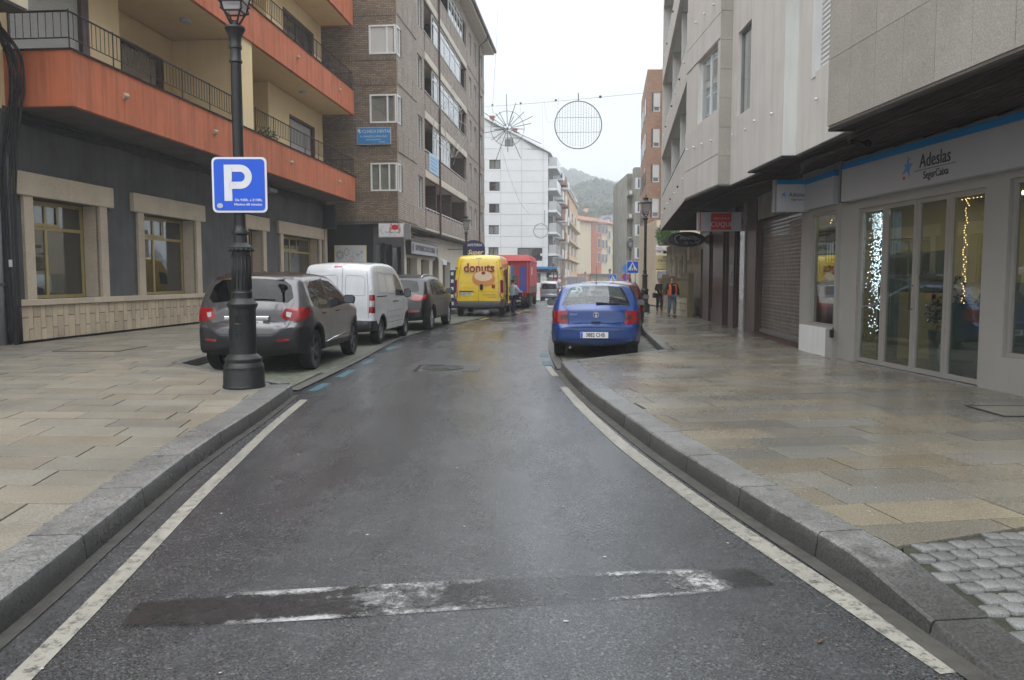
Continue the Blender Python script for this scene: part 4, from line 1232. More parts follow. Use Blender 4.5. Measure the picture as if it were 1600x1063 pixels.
# --- grey crossover beside the lamp post
def build_crossover():
 r = veh_root('parked_car', 'grey crossover car with red tail lamps parked behind the lamp post with the parking sign', 'car', 'cars parked in the left bays')
 prof = [(.10, .33), (.03, .42), (.0, .58), (.03, .74), (.10, .80), (.12, .98), (.17, 1.08), (.30, 1.36), (.40, 1.50), (.62, 1.545), (1.1, 1.57), (1.7, 1.565), (2.25, 1.50), (2.75, 1.24), (3.05, 1.07), (3.5, 1.0), (3.85, .90), (4.05, .72), (4.12, .5), (4.08, .3)]
 v = Veh(r, catmull(prof, 3), 4.12, 1.78, (.76, 3.36), .335, .395, .30, .98, .19, ir=(.13, .55), if_=(.25, .9), r_roof=.10, r_rear=.09, bow_r=.10, bulge=.015)
 glass = [(.62, 1.06), (.52, 1.19), (.60, 1.36), (.80, 1.44), (1.4, 1.485), (1.95, 1.45), (2.40, 1.27), (2.72, 1.08), (2.66, 1.03), (1.6, .985), (.95, .99)]
 side = [('+bumper', [(-.1, .1), (.42, .1), (.36, .50), (.40, .68), (.30, .735), (-.1, .735)], BLKPL),
   ('wheel_arch_trim', ell(.455, .455, 28, (.76, .335)), BLKPL), ('wheel_arch_trim', ell(.455, .455, 28, (3.36, .335)), BLKPL),
   ('sill_trim', [(.9, .2), (3.3, .2), (3.3, .40), (.9, .42)], BLKPL),
   ('side_window', glass, CARGL), ('window_pillar', [(1.50, .98), (1.62, .98), (1.56, 1.50), (1.46, 1.49)], BLKPL), ('window_pillar', [(.98, .99), (.93, 1.46), (.88, 1.46), (.93, .99)], BLKPL),
   ('tail_lamp', [(-.1, .84), (.10, .82), (.34, .90), (.43, 1.0), (.34, 1.04), (.10, 1.04), (-.1, 1.04)], LENSR),
   ('headlamp', [(3.55, .82), (3.95, .66), (4.1, .66), (4.0, .88), (3.7, .95)], LENSW)]
 rear = [('+bumper', [(-.9, .2), (.9, .2), (.9, .735), (.62, .72), (.4, .60), (-.4, .60), (-.62, .72), (-.9, .735)], BLKPL),
   ('tail_lamp', [(.50, .90), (.60, .84), (.9, .83), (.9, 1.04), (.58, 1.01)], LENSR), ('tail_lamp', [(-.50, .90), (-.60, .84), (-.9, .83), (-.9, 1.04), (-.58, 1.01)], LENSR),
   ('lamp_core', [(.60, .90), (.66, .885), (.68, .96), (.60, .97)], LENSW), ('lamp_core', [(-.60, .90), (-.66, .885), (-.68, .96), (-.60, .97)], LENSW),
   ('rear_window', [(-.60, 1.10), (-.68, 1.19), (-.62, 1.38), (-.52, 1.44), (.52, 1.44), (.62, 1.38), (.68, 1.19), (.60, 1.10)], CARGL),
   ('reflector', [(.48, .52), (.70, .53), (.70, .565), (.48, .555)], LENSR), ('reflector', [(-.48, .52), (-.70, .53), (-.70, .565), (-.48, .555)], LENSR),
   ('spoiler_base', [(-.66, 1.465), (.66, 1.465), (.66, 1.54), (-.66, 1.54)], P_BLACK), ('roof_panel', [(-1, .66, 'x'), (1, .66, 'x'), (1, 2.15, 'x'), (-1, 2.15, 'x')], P_BLACK),
   ('windscreen', [(-.86, 2.30, 'x'), (.86, 2.30, 'x'), (.92, 2.98, 'x'), (-.92, 2.98, 'x')], CARGL)]
 v.build(side, rear, P_GREY)
 v.seam([[(1.56, .45), (1.54, .98)], [(.97, .99), (1.02, .80), (1.20, .62), (1.22, .45)], [(2.76, 1.04), (2.80, .80), (2.72, .47)], [(1.22, .45), (2.72, .47)]])
 v.rear_lines([[(-.62, .735), (-.66, .84)], [(.62, .735), (.66, .84)], [(-.62, .735), (-.40, .62), (.40, .62), (.62, .735)], [(-.66, 1.04), (-.74, 1.15)], [(.66, 1.04), (.74, 1.15)]])
 mb = MB(); a = v.rear_xz(0, 1.49); mb.add([(a.x - .05, -.50, 1.475), (a.x - .07, 0, 1.482), (a.x - .05, .50, 1.475), (a.x + .22, .54, 1.575), (a.x + .22, 0, 1.592), (a.x + .22, -.54, 1.575), (a.x - .02, -.50, 1.455), (a.x - .04, 0, 1.46), (a.x - .02, .50, 1.455)], [(0, 1, 4, 5), (1, 2, 3, 4), (6, 7, 1, 0), (7, 8, 2, 1), (0, 5, 6), (2, 8, 3)][::1]); mb.build('spoiler', P_BLACK, r)
 mb = MB(); p = v.rear_xz(0, 1.45); mb.box(.25, .262, -.15, .15, 1.452, 1.468); mb.build('brake_lamp', LENSR, r)
 a = v.rear_xz(0, 1.15); b = v.rear_xz(-.42, 1.14); mb = MB(); mb.tube([a - Vector((.03, 0, .02)), (a + b) / 2 - Vector((.035, 0, 0)), b - Vector((.02, 0, 0))], [.018, .012, .008], 6); mb.sphere(a - Vector((.02, 0, .02)), .035, 8); mb.build('rear_wiper', BLKPL, r)
 p = v.rear_xz(0, .86); mb = MB(); mb.box(p.x - .035, p.x + .01, -.36, .36, .855, .915); mb.build('plate_garnish', CHROME, r, bevel=.015)
 mb = MB(); mb.box(p.x - .015, p.x + .01, -.34, .34, .72, .852); mb.build('plate_recess', P_GREY, r, bevel=.01)
 v.plate(0, .785, '4751 HLK', x=p.x - .024);
 for sg in (1, -1):
  mb = MB(); mb.sphere((v.rear_xz(0, .97).x, 0, .97), .001, 4)
 mb = MB(); q = v.rear_xz(0, .97); flatpoly(mb, [(0, .05), (.032, 0), (0, -.05), (-.032, 0)], (q.x - .004, 0, .97), (0, -1, 0), .008); flatpoly(mb, [(0, .024), (.014, 0), (0, -.024), (-.014, 0)], (q.x - .013, 0, .97), (0, -1, 0), .003); mb.build('badge', CHROME, r)
 v.wheel_set(rim=ALLOYD, spokes=5, style='twin'); v.mirror(2.42, 1.07, BLKPL, (.12, .22, .16)); v.handles([(1.12, .92), (1.98, .93)], BLKPL)
 for sg in (1, -1):
  mb = MB(); pts = [(x, sg * (v.yside(x, z) + .006), z) for x, z in ((1.35, .42), (1.9, .46), (2.6, .50), (2.62, .47), (1.9, .41))]; mb.tube(pts[:3], [.008, .02, .014], 6); mb.build('door_moulding', CHROME, r, smooth='all')
 mb = MB(); mb.sphere((.85, 0, 1.585), .04, 8, 0, 2, .6, .8); mb.build('roof_antenna', BLKPL, r, smooth='all')
 v.interior(.9, 3.0, [(1.1, -.38, .25), (1.1, .38, .25), (1.85, -.38, .25), (1.85, .38, .25)])
 place(r, -4.25, 12.72, 2.5, 1.03)
build_crossover()
def build_small_van():
 r = veh_root('parked_van', 'white panel van with grey bumpers parked between the grey crossover and the black estate', 'van', 'cars parked in the left bays')
 prof = [(.07, .35), (.0, .42), (.0, .58), (.05, .62), (.06, 1.0), (.09, 1.3), (.14, 1.7), (.20, 1.86), (.34, 1.94), (.9, 1.985), (1.8, 1.985), (2.35, 1.93), (2.75, 1.76), (3.25, 1.30), (3.48, 1.14), (3.95, 1.0), (4.2, .86), (4.3, .6), (4.3, .4), (4.25, .3)]
 v = Veh(r, catmull(prof, 3), 4.30, 1.78, (.82, 3.48), .32, .375, .32, 1.18, .12, ir=(.05, .3), if_=(.22, .9), r_roof=.09, r_rear=.06, bow_r=.04)
 g1 = [(2.18, 1.17), (2.18, 1.73), (2.45, 1.70), (2.72, 1.56), (3.0, 1.30), (3.12, 1.14)]
 side = [('+bumper', [(-.1, .1), (.45, .1), (.42, .50), (.30, .60), (-.1, .60)], BLKPL), ('wheel_arch_trim', ell(.43, .43, 28, (.82, .32)), BLKPL), ('wheel_arch_trim', ell(.43, .43, 28, (3.48, .32)), BLKPL),
   ('side_window', g1, CARGL), ('window_pillar', [(2.62, 1.16), (2.67, 1.16), (2.62, 1.64), (2.57, 1.64)], BLKPL),
   ('tail_lamp', [(-.1, .78), (.18, .78), (.17, 1.22), (-.1, 1.22)], LENSR), ('clear_lamp', [(-.1, .93), (.15, .93), (.15, 1.08), (-.1, 1.08)], LENSW),
   ('slide_rail', [(.30, 1.155), (1.25, 1.155), (1.25, 1.185), (.30, 1.185)], DARK), ('headlamp', [(3.85, .80), (4.1, .72), (4.25, .78), (4.1, .92), (3.9, 1.0)], LENSW)]
 rear = [('+bumper', [(-.95, .2), (.95, .2), (.95, .60), (-.95, .60)], BLKPL),
   ('tail_lamp', [(.755, .78), (.95, .78), (.95, 1.22), (.765, 1.22)], LENSR), ('tail_lamp', [(-.755, .78), (-.95, .78), (-.95, 1.22), (-.765, 1.22)], LENSR),
   ('clear_lamp', [(.77, .93), (.95, .93), (.95, 1.08), (.77, 1.08)], LENSW), ('clear_lamp', [(-.77, .93), (-.95, .93), (-.95, 1.08), (-.77, 1.08)], LENSW),
   ('brake_lamp', [(-.10, 1.84), (.10, 1.84), (.10, 1.875), (-.10, 1.875)], LENSR), ('windscreen', [(-.9, 2.82, 'x'), (.9, 2.82, 'x'), (.94, 3.40, 'x'), (-.94, 3.40, 'x')], CARGL)]
 v.build(side, rear, P_WHITE)
 v.rear_lines([[(-.12, .62), (-.12, 1.83)], [(-.74, .64), (-.74, 1.4), (-.70, 1.78)], [(.74, .64), (.74, 1.4), (.70, 1.78)]], .008)
 v.rear_lines([[(-.20, 1.20), (-.20, 1.62), (-.24, 1.68), (-.60, 1.66), (-.66, 1.60), (-.67, 1.20), (-.2, 1.20)], [(0.0, 1.20), (0, 1.62), (.04, 1.68), (.60, 1.66), (.66, 1.60), (.67, 1.20), (0, 1.20)]], .010, MGREY, 'panel_crease')
 v.seam([[(1.30, .50), (1.30, 1.9)], [(2.12, .5), (2.12, 1.86)], [(3.02, 1.16), (3.08, .85), (2.98, .5)], [(1.30, .5), (2.98, .5)], [(.62, 1.86), (.52, 1.22)]])
 v.seam([[(1.36, 1.22), (1.36, 1.72), (2.06, 1.72), (2.06, 1.22), (1.36, 1.22)], [(.48, 1.25), (.60, 1.75), (1.22, 1.74), (1.22, 1.25), (.48, 1.25)]], .012, MGREY, name='panel_crease')
 v.seam([[(1.32, .62), (2.95, .62)], [(1.32, .78), (3.0, .78)]], .012, MGREY, name='panel_crease')
 mb = MB(); p = v.rear_xz(-.3, 1.05); mb.box(p.x - .02, p.x, -.42, -.26, 1.02, 1.06); mb.build('rear_handle', BLKPL, r)
 v.wheel_set(rim=MGREY, style='steel', rimR=.2); v.mirror(2.98, 1.17, BLKPL, (.10, .20, .24)); v.handles([(1.98, 1.02), (2.28, 1.02)], BLKPL); v.plate(.30, .88, '6205 GTZ')
 for sg in (1, -1):
  for z in (.75, 1.3):
   mb = MB(); q = v.rear_xz(sg * .78, z); mb.box(q.x - .012, q.x + .04, sg * .80 - .02, sg * .80 + .02, z - .04, z + .04); mb.build('door_hinge', P_WHITE, r, bevel=.008)
 place(r, -3.99, 18.1, 5.5, .96)
build_small_van()
def build_estate():
 r = veh_root('parked_car', 'shiny black estate car with roof rails parked in front of the white van', 'car', 'cars parked in the left bays')
 prof = [(.10, .33), (.02, .40), (.0, .55), (.02, .68), (.06, .85), (.10, .98), (.16, 1.08), (.38, 1.40), (.55, 1.53), (.9, 1.60), (1.5, 1.635), (2.1, 1.62), (2.6, 1.55), (3.1, 1.30), (3.4, 1.12), (4.0, 1.02), (4.4, .90), (4.6, .70), (4.63, .45), (4.58, .3)]
 v = Veh(r, catmull(prof, 3), 4.63, 1.90, (.88, 3.69), .36, .42, .32, 1.0, .21, ir=(.15, .6), if_=(.25, .9), r_roof=.10, r_rear=.09, bow_r=.10)
 glass = [(.72, 1.06), (.80, 1.32), (1.0, 1.46), (1.7, 1.53), (2.3, 1.48), (2.75, 1.28), (3.02, 1.07), (2.0, 1.02)]
 side = [('+bumper', [(-.1, .1), (.5, .1), (.46, .40), (-.1, .44)], BLKPL), ('sill_trim', [(.95, .2), (3.6, .2), (3.6, .38), (.95, .40)], BLKPL), ('side_window', glass, CARGL),
   ('window_pillar', [(1.85, 1.0), (1.95, 1.0), (1.88, 1.55), (1.80, 1.54)], BLKPL), ('window_pillar', [(1.16, 1.0), (1.22, 1.0), (1.18, 1.5), (1.12, 1.5)], BLKPL),
   ('tail_lamp', [(-.1, .90), (.25, .93), (.30, 1.06), (.14, 1.07), (-.1, 1.05)], LENSR), ('headlamp', [(4.1, .80), (4.5, .66), (4.6, .70), (4.4, .9), (4.15, .96)], LENSW)]
 rear = [('+bumper', [(-1, .2), (1, .2), (1, .44), (.7, .42), (-.7, .42), (-1, .44)], BLKPL),
   ('tail_lamp', [(.42, .93), (.55, .88), (1, .89), (1, 1.06), (.55, 1.06)], LENSR), ('tail_lamp', [(-.42, .93), (-.55, .88), (-1, .89), (-1, 1.06), (-.55, 1.06)], LENSR),
   ('reflector', [(.35, .55), (.84, .57), (.84, .62), (.35, .60)], LENSR), ('reflector', [(-.35, .55), (-.84, .57), (-.84, .62), (-.35, .60)], LENSR),
   ('rear_window', [(-.62, 1.12), (-.66, 1.2), (-.58, 1.44), (.58, 1.44), (.66, 1.2), (.62, 1.12)], CARGL), ('windscreen', [(-.88, 2.72, 'x'), (.88, 2.72, 'x'), (.94, 3.32, 'x'), (-.94, 3.32, 'x')], CARGL)]
 v.build(side, rear, P_BLACK)
 v.seam([[(1.90, .42), (1.9, 1.0)], [(1.15, 1.0), (1.25, .8), (1.36, .42)], [(3.05, 1.06), (3.1, .8), (3.0, .42)]])
 for sg in (1, -1):
  mb = MB(); mb.tube([(.75, sg * .60, 1.575), (1.0, sg * .61, 1.65), (1.6, sg * .62, 1.675), (2.2, sg * .62, 1.65), (2.5, sg * .62, 1.58)], .016, 6); mb.build('roof_rail', CHROME, r, smooth='all')
 v.wheel_set(rim=ALLOY, spokes=5, style='spoke', tw=.24, rimR=.26); v.mirror(2.88, 1.10, BLKPL, (.12, .22, .17)); v.handles([(1.45, .93), (2.2, .93)], P_BLACK); v.plate(0, .80, '8834 GKN')
 mb = MB(); a = v.rear_xz(0, .95); flatpoly(mb, ell(.03, .03, 12), (a.x - .003, 0, .96), (0, -1, 0), .006); mb.build('badge', CHROME, r)
 place(r, -3.42, 23.35, 6.0)
build_estate()
DONUT_B = plain('print_brown_red', (.28, .028, .012), .4, .05, 3, 0)
DONUT_H = plain('print_cream', (.78, .62, .33), .4, .05, 3, 0)
DOUGH = plain('print_dough', (.66, .26, .07), .4, .15, 3, 0)
GLAZE = plain('print_glaze', (.80, .62, .42), .4, .08, 4, 0)
def build_delivery_van():
 r = veh_root('delivery_van', 'yellow delivery van with a doughnut printed on its rear doors, side door open', 'van')
 prof = [(.12, .34), (.0, .40), (-.02, .48), (.0, .60), (.03, .64), (.03, 1.2), (.07, 1.9), (.13, 2.25), (.20, 2.42), (.40, 2.50), (1.0, 2.53), (3.0, 2.53), (3.9, 2.50), (4.2, 2.38), (4.75, 1.75), (5.0, 1.38), (5.35, 1.1), (5.5, .8), (5.5, .4), (5.4, .3)]
 v = Veh(r, catmull(prof, 3), 5.5, 2.04, (1.0, 4.5), .34, .40, .36, 1.35, .17, ir=(.03, .3), if_=(.2, .9), r_roof=.13, r_rear=.08, bow_r=.03, step=.08)
 side = [('+bumper', [(-.2, .1), (.56, .1), (.50, .55), (.40, .80), (-.2, .66)], DGREY), ('sill_trim', [(1.0, .2), (4.5, .2), (4.5, .52), (1.0, .52)], DGREY),
   ('side_window', [(3.75, 1.30), (3.75, 1.88), (4.25, 1.86), (4.62, 1.45), (4.62, 1.28)], CARGL),
   ('tail_lamp', [(-.2, .98), (.15, .98), (.14, 1.5), (-.2, 1.5)], LENSR), ('headlamp', [(4.9, .95), (5.3, .85), (5.45, .95), (5.1, 1.25)], LENSW)]
 rear = [('+bumper', [(-1.1, .2), (1.1, .2), (1.1, .80), (.90, .64), (-.90, .64), (-1.1, .80)], DGREY),
   ('tail_lamp', [(.86, .80), (1.1, .80), (1.1, 1.50), (.88, 1.50)], LENSR), ('tail_lamp', [(-.86, .80), (-1.1, .80), (-1.1, 1.50), (-.88, 1.50)], LENSR),
   ('clear_lamp', [(.90, .98), (1.1, .98), (1.1, 1.16), (.91, 1.16)], LENSW), ('clear_lamp', [(-.90, .98), (-1.1, .98), (-1.1, 1.16), (-.91, 1.16)], LENSW),
   ('brake_lamp', [(-.12, 2.36), (.12, 2.36), (.12, 2.39), (-.12, 2.39)], LENSR), ('windscreen', [(-.9, 4.3, 'x'), (.9, 4.3, 'x'), (.94, 4.98, 'x'), (-.94, 4.98, 'x')], CARGL)]
 v.build(side, rear, P_YEL)
 v.rear_lines([[(0, .64), (0, 2.34)], [(-.80, .66), (-.84, 1.5), (-.74, 2.28)], [(.80, .66), (.84, 1.5), (.74, 2.28)]], .012, DGREY)
 v.rear_lines([[(-.84, 1.38), (.84, 1.38)], [(-.80, 1.02), (.82, 1.02)]], .009, MUST, 'panel_crease')
 X = v.rear_xz(0, 1.5).x - .012
 def rt(s_, size, mat, y, z, dx=0, par=None, **k):
  return text(s_, size, mat, (v.rear_xz(max(-.7, min(.7, y)), z).x - .012 + dx, y, z), (0, -1, 0), par or r, **k)
 dn = MB(); pts = ell(.47, .33, 40, (0, 0)); flatpoly(dn, pts, (X - .004, -.20, 1.56), (0, -1, 0), .005); dn.build('doughnut_print', DOUGH, r)
 dn = MB(); flatpoly(dn, ell(.38, .20, 40, (0, 0)), (X - .012, -.20, 1.66), (0, -1, 0), .004); dn.build('doughnut_print', GLAZE, r)
 dn = MB(); flatpoly(dn, ell(.085, .065, 24), (X - .018, -.20, 1.79), (0, -1, 0), .004); dn.build('doughnut_print', DONUT_B, r)
 rt('donuts', .50, DONUT_H, -.02, 1.985, -.022, bold=.030, sx=.92, ext=.003); rt('donuts', .50, DONUT_B, -.02, 1.985, -.032, bold=.012, sx=.92, ext=.003)
 mb = MB(); q = v.rear_xz(-.4, .9)
 for y0, y1, z in ((-.72, -.18, .90), (-.74, -.40, .80)): mb.box(q.x - .012, q.x - .004, y0, y1, z - .012, z + .012)
 mb.build('small_print', MUST, r)
 mb = MB(); q = v.rear_xz(-.6, 1.25); mb.box(q.x - .014, q.x - .004, -.68, -.54, 1.16, 1.32); mb.build('small_logo', DONUT_B, r)
 mb = MB(); q = v.rear_xz(0, 1.2); mb.box(q.x - .05, q.x, -.18, -.05, 1.10, 1.33); mb.build('rear_handle', BLKPL, r, bevel=.02)
 mb = MB(); mb.box(q.x - .03, q.x, .22, .80, 1.02, 1.06); mb.build('plate_garnish', DGREY, r)
 v.plate(.50, .93, '4604 HDC', .50, .12)
 for sg in (1, -1):
  for z in (2.0, .80):
   mb = MB(); q = v.rear_xz(sg * .86, z); mb.box(q.x - .03, q.x + .03, sg * .92 - .05, sg * .92 + .05, z - .04, z + .04); mb.build('door_hinge', MGREY, r, bevel=.01)
  mb = MB(); q = v.rear_xz(sg * .9, .60); mb.box(-.03, .0, sg * .88 - .04, sg * .88 + .04, .50, .58); mb.build('fog_lamp', LENSR, r)
 def side_text(s_, size, mat, x, z, e, **k):
  y = -v.yside(x, z) - .01 - e; return text(s_, size, mat, (x, y, z), (1, 0, 0), r, **k)
 side_text('donuts', .62, DONUT_H, 1.35, 1.88, .03, bold=.03, ext=.003); side_text('donuts', .62, DONUT_B, 1.35, 1.88, .04, bold=.012, ext=.003)
 mb = MB(); mb.box(1.9, 3.0, -1.06, -1.035, .55, 2.1); mb.build('door_opening', DARK, r)
 mb = MB(); mb.box(.95, 2.0, -1.17, -1.13, .52, 2.12); o = mb.build('sliding_door', P_YEL, r, bevel=.015)
 mb = MB(); mb.box(1.96, 2.02, -1.165, -1.12, .56, 2.1); mb.build('door_edge', MGREY, o)
 mb = MB(); mb.box(1.92, 1.98, -1.20, -1.17, 1.28, 1.36); mb.build('handle', BLKPL, o)
 v.wheel_set(rim=MGREY, style='steel', rimR=.21, tw=.22); v.mirror(4.62, 1.45, BLKPL, (.14, .26, .40), .05)
 place(r, -1.36, 32.4, 4.0, .99)
build_delivery_van()
def build_hatch():
 r = veh_root('parked_car', 'bright blue hatchback seen from behind, parked in the right bay', 'car', 'cars parked in the right bay')
 prof = [(.12, .30), (.03, .36), (.0, .48), (.0, .62), (.07, .66), (.09, .74), (.10, .90), (.14, .98), (.40, 1.30), (.52, 1.385), (.75, 1.425), (1.2, 1.445), (1.8, 1.44), (2.2, 1.38), (2.75, 1.07), (2.95, .97), (3.5, .90), (3.95, .80), (4.12, .62), (4.15, .42), (4.1, .28)]
 v = Veh(r, catmull(prof, 3), 4.15, 1.735, (.78, 3.29), .315, .365, .26, .92, .215, ir=(.13, .5), if_=(.22, .8), r_roof=.10, r_rear=.10, bow_r=.09, bow_t=.03)
 glass = [(.70, .97), (.74, 1.20), (.92, 1.33), (1.5, 1.38), (2.1, 1.33), (2.45, 1.14), (2.62, .98), (1.5, .95)]
 side = [('side_window', glass, CARGC), ('window_pillar', [(1.48, .94), (1.56, .94), (1.52, 1.4), (1.45, 1.4)], BLKPL), ('+bumper', [(-.1, .1), (.42, .1), (.40, .33), (-.1, .36)], BLKPL), ('side_moulding', [(1.1, .50), (2.9, .50), (2.9, .55), (1.1, .55)], BLKPL),
   ('tail_lamp', [(-.1, .68), (.26, .70), (.28, .93), (.10, .94), (-.1, .94)], LENSR)]
 tl = lambda k: [(k * .545, .665), (k * .9, .665), (k * .9, .93), (k * .56, .93)]
 rear = [('+bumper', [(-.9, .2), (.9, .2), (.9, .36), (.6, .33), (-.6, .33), (-.9, .36)], BLKPL), ('tail_lamp', tl(1), LENSR), ('tail_lamp', tl(-1), LENSR),
   ('dark_lamp', [(.555, .765), (.9, .765), (.9, .855), (.555, .855)], LENSD), ('dark_lamp', [(-.555, .765), (-.9, .765), (-.9, .855), (-.555, .855)], LENSD),
   ('rear_window', [(-.63, 1.015), (-.66, 1.05), (-.53, 1.335), (-.48, 1.36), (.48, 1.36), (.53, 1.335), (.66, 1.05), (.63, 1.015)], CARGC),
   ('windscreen', [(-.84, 2.30, 'x'), (.84, 2.30, 'x'), (.92, 2.80, 'x'), (-.92, 2.80, 'x')], CARGC)]
 v.build(side, rear, P_BLUE)
 v.rear_lines([[(-.53, .66), (-.545, .93), (-.62, 1.0)], [(.53, .66), (.545, .93), (.62, 1.0)], [(-.53, .66), (-.48, .60), (.48, .60), (.53, .66)], [(-.85, .55), (-.36, .555), (-.34, .50)], [(.85, .55), (.36, .555), (.34, .50)]], .008)
 q = v.rear_xz(0, .86)
 mb = MB(); flatpoly(mb, ell(.055, .055, 24), (q.x - .004, 0, .86), (0, -1, 0), .008); o = mb.build('badge', CHROME, r)
 mb = MB(); flatpoly(mb, ell(.046, .046, 24), (q.x - .0125, 0, .86), (0, -1, 0), .002); mb.build('badge_field', BLKS, o)
 mb = MB()
 for a, b in (((-.030, .034), (-.010, -.036)), ((-.010, -.036), (0, .0)), ((0, 0), (.010, -.036)), ((.010, -.036), (.030, .034)), ((-.012, .042), (0, .008)), ((0, .008), (.012, .042))):
  mb.tube([(q.x - .0155, -a[0], .86 + a[1]), (q.x - .0155, -b[0], .86 + b[1])], .0035, 4)
 mb.build('badge_letters', CHROME, o)
 text('GOLF', .05, CHROME, (v.rear_xz(.42, .86).x - .006, .43, .865), (0, -1, 0), r, ext=.001, spacing=1.2)
 mb = MB(); p = v.rear_xz(0, .72); mb.box(p.x - .012, p.x + .01, -.09, .09, .70, .735); mb.build('tailgate_handle', BLKPL, r, bevel=.006)
 v.plate(0.03, .475, '3882 CHB', .53, .115)
 a = v.rear_xz(0, 1.03); b = v.rear_xz(-.46, 1.04); mb = MB(); mb.tube([a - Vector((.035, 0, 0)), (a * .5 + b * .5) - Vector((.035, 0, .0)), b - Vector((.02, 0, 0))], [.022, .016, .009], 6); mb.build('rear_wiper', BLKPL, r, smooth='all')
 mb = MB(); mb.tube([(.72, 0, 1.42), (.70, 0, 1.48)], [.022, .014], 8); mb.tube([(.70, 0, 1.48), (.42, 0, 1.78)], [.004, .0025], 5); mb.build('roof_antenna', BLKPL, r)
 v.wheel_set(rim=ALLOY, spokes=6); v.mirror(2.42, .98, BLKPL, (.11, .20, .14)); v.handles([(1.72, .84)], BLKPL)
 v.interior(.7, 2.95, [(.95, -.36, .24), (.95, .36, .24), (1.7, -.36, .24), (1.7, .36, .24)], .3, .90)
 mb = MB(); mb.box(2.15, 2.17, -.12, .12, 1.22, 1.29); mb.build('cabin_mirror', DARK, r)
 mb = MB(); mb.tube([(.3, .5, .22), (.08, .5, .22)], .022, 10); mb.build('exhaust_pipe', STEEL, r)
 place(r, 1.60, 15.12, 6.0, .99)
build_hatch()
def build_plain_car(label, prof, L_, Wd, wheels, paint, at, head, scale, glass, belt, rw, lamps, plate_z, cat='car', tum=.2, extra=None, R=.32, wind=None, name='parked_car', group=None, rail=False, rim=None, dark_rear=False, ptxt='2417 FGM'):
 r = veh_root(name, label, cat, group)
 v = Veh(r, catmull(prof, 3), L_, Wd, wheels, R, R + .055, .28, belt, tum, ir=(.12, .5), if_=(.22, .8), step=.09)
 side = [('side_window', glass, CARGL)] + [('tail_lamp', [(-.1, a), (.22, a), (.22, b), (-.1, b)], LENSR) for a, b in (lamps[2:4],)]
 rear = [('rear_window', rw, CARGL)] + [('tail_lamp', [(k * lamps[0], lamps[2]), (k * lamps[1], lamps[2]), (k * lamps[1], lamps[3]), (k * lamps[0], lamps[3])], LENSR) for k in (1, -1)]
 rear += [('+bumper', [(-1, .2), (1, .2), (1, .42), (-1, .42)], BLKPL)]
 if wind: rear.append(('windscreen', [(-.88, wind[0], 'x'), (.88, wind[0], 'x'), (.92, wind[1], 'x'), (-.92, wind[1], 'x')], CARGL))
 v.build(side, rear, paint); v.wheel_set(rim=rim or ALLOY); v.mirror(glass[-2][0] - .2, belt + .05, BLKPL); v.plate(0, plate_z, ptxt)
 if rail:
  for sg in (1, -1):
   mb = MB(); z = v.zt; mb.tube([(.7, sg * .55, z - .03), (.9, sg * .56, z + .05), (1.9, sg * .56, z + .05), (2.1, sg * .56, z - .02)], .015, 6); mb.build('roof_rail', ALLOY, r)
 place(r, at[0], at[1], head, scale)
 return r, v
hp = [(.10, .30), (.0, .42), (.0, .62), (.06, .9), (.14, 1.0), (.38, 1.30), (.55, 1.42), (1.0, 1.50), (1.7, 1.50), (2.2, 1.40), (2.75, 1.08), (2.95, .98), (3.5, .92), (3.9, .80), (4.05, .6), (4.05, .4), (4.0, .28)]
gl = [(.68, 1.0), (.76, 1.25), (1.0, 1.38), (1.6, 1.42), (2.1, 1.34), (2.45, 1.16), (2.65, 1.0), (1.5, .97)]
rwp = [(-.58, 1.05), (-.50, 1.36), (.50, 1.36), (.58, 1.05)]
rr, rv = build_plain_car('dark red car with silver roof rails parked ahead of the blue hatchback', hp, 4.05, 1.74, (.75, 3.25), P_RED, (2.70, 21.3), 7.5, .96, gl, .95, rwp, (.55, .9, .72, .98), .6, wind=(2.3, 2.8), rail=True, group='cars parked in the right bay', ptxt='7102 DKB')
mb = MB(); mb.tube([(.72, 0, 1.46), (.70, 0, 1.52)], [.02, .014], 8); mb.tube([(.70, 0, 1.52), (.52, 0, 1.86)], [.004, .0025], 5); mb.build('roof_antenna', BLKPL, rr)
vp = [(.08, .30), (.0, .42), (.0, .60), (.04, .66), (.06, 1.1), (.12, 1.5), (.22, 1.75), (.5, 1.83), (1.4, 1.85), (2.2, 1.80), (2.6, 1.62), (3.1, 1.18), (3.4, 1.05), (4.0, .9), (4.25, .7), (4.3, .4), (4.2, .28)]
vg = [(.55, 1.08), (.6, 1.55), (1.6, 1.62), (2.3, 1.58), (2.6, 1.42), (2.9, 1.12), (1.6, 1.05)]
rs_, sv = build_plain_car('silver people carrier with a dark rear window driving away beside the white apartment block', vp, 4.3, 1.80, (.8, 3.5), P_SILV, (3.42, 73.2), 7.0, 1.0, vg, 1.1, [(-.66, 1.12), (-.70, 1.2), (-.64, 1.55), (-.58, 1.60), (.58, 1.60), (.64, 1.55), (.70, 1.2), (.66, 1.12)], (.72, .95, .62, 1.2), .62, tum=.12, wind=(2.65, 3.15), cat='people carrier', name='moving_car', ptxt='5590 JBX')
build_plain_car('small white car with red tail lamps far ahead beside the silver people carrier', hp, 4.05, 1.74, (.75, 3.25), P_WHITE, (5.6, 77.0), 5, 1.0, gl, .95, rwp, (.55, .9, .72, .98), .6, wind=(2.3, 2.8), name='moving_car', ptxt='1189 HVR')
build_plain_car('white car far ahead partly hidden behind the blue hatchback roof', hp, 4.05, 1.74, (.75, 3.25), P_WHITE, (6.6, 84.0), 9, 1.0, gl, .95, rwp, (.55, .9, .72, .98), .6, wind=(2.3, 2.8), name='moving_car', ptxt='3324 FTS')
r = veh_root('box_lorry', 'pale grey box lorry far ahead in front of the peach apartment block', 'lorry')
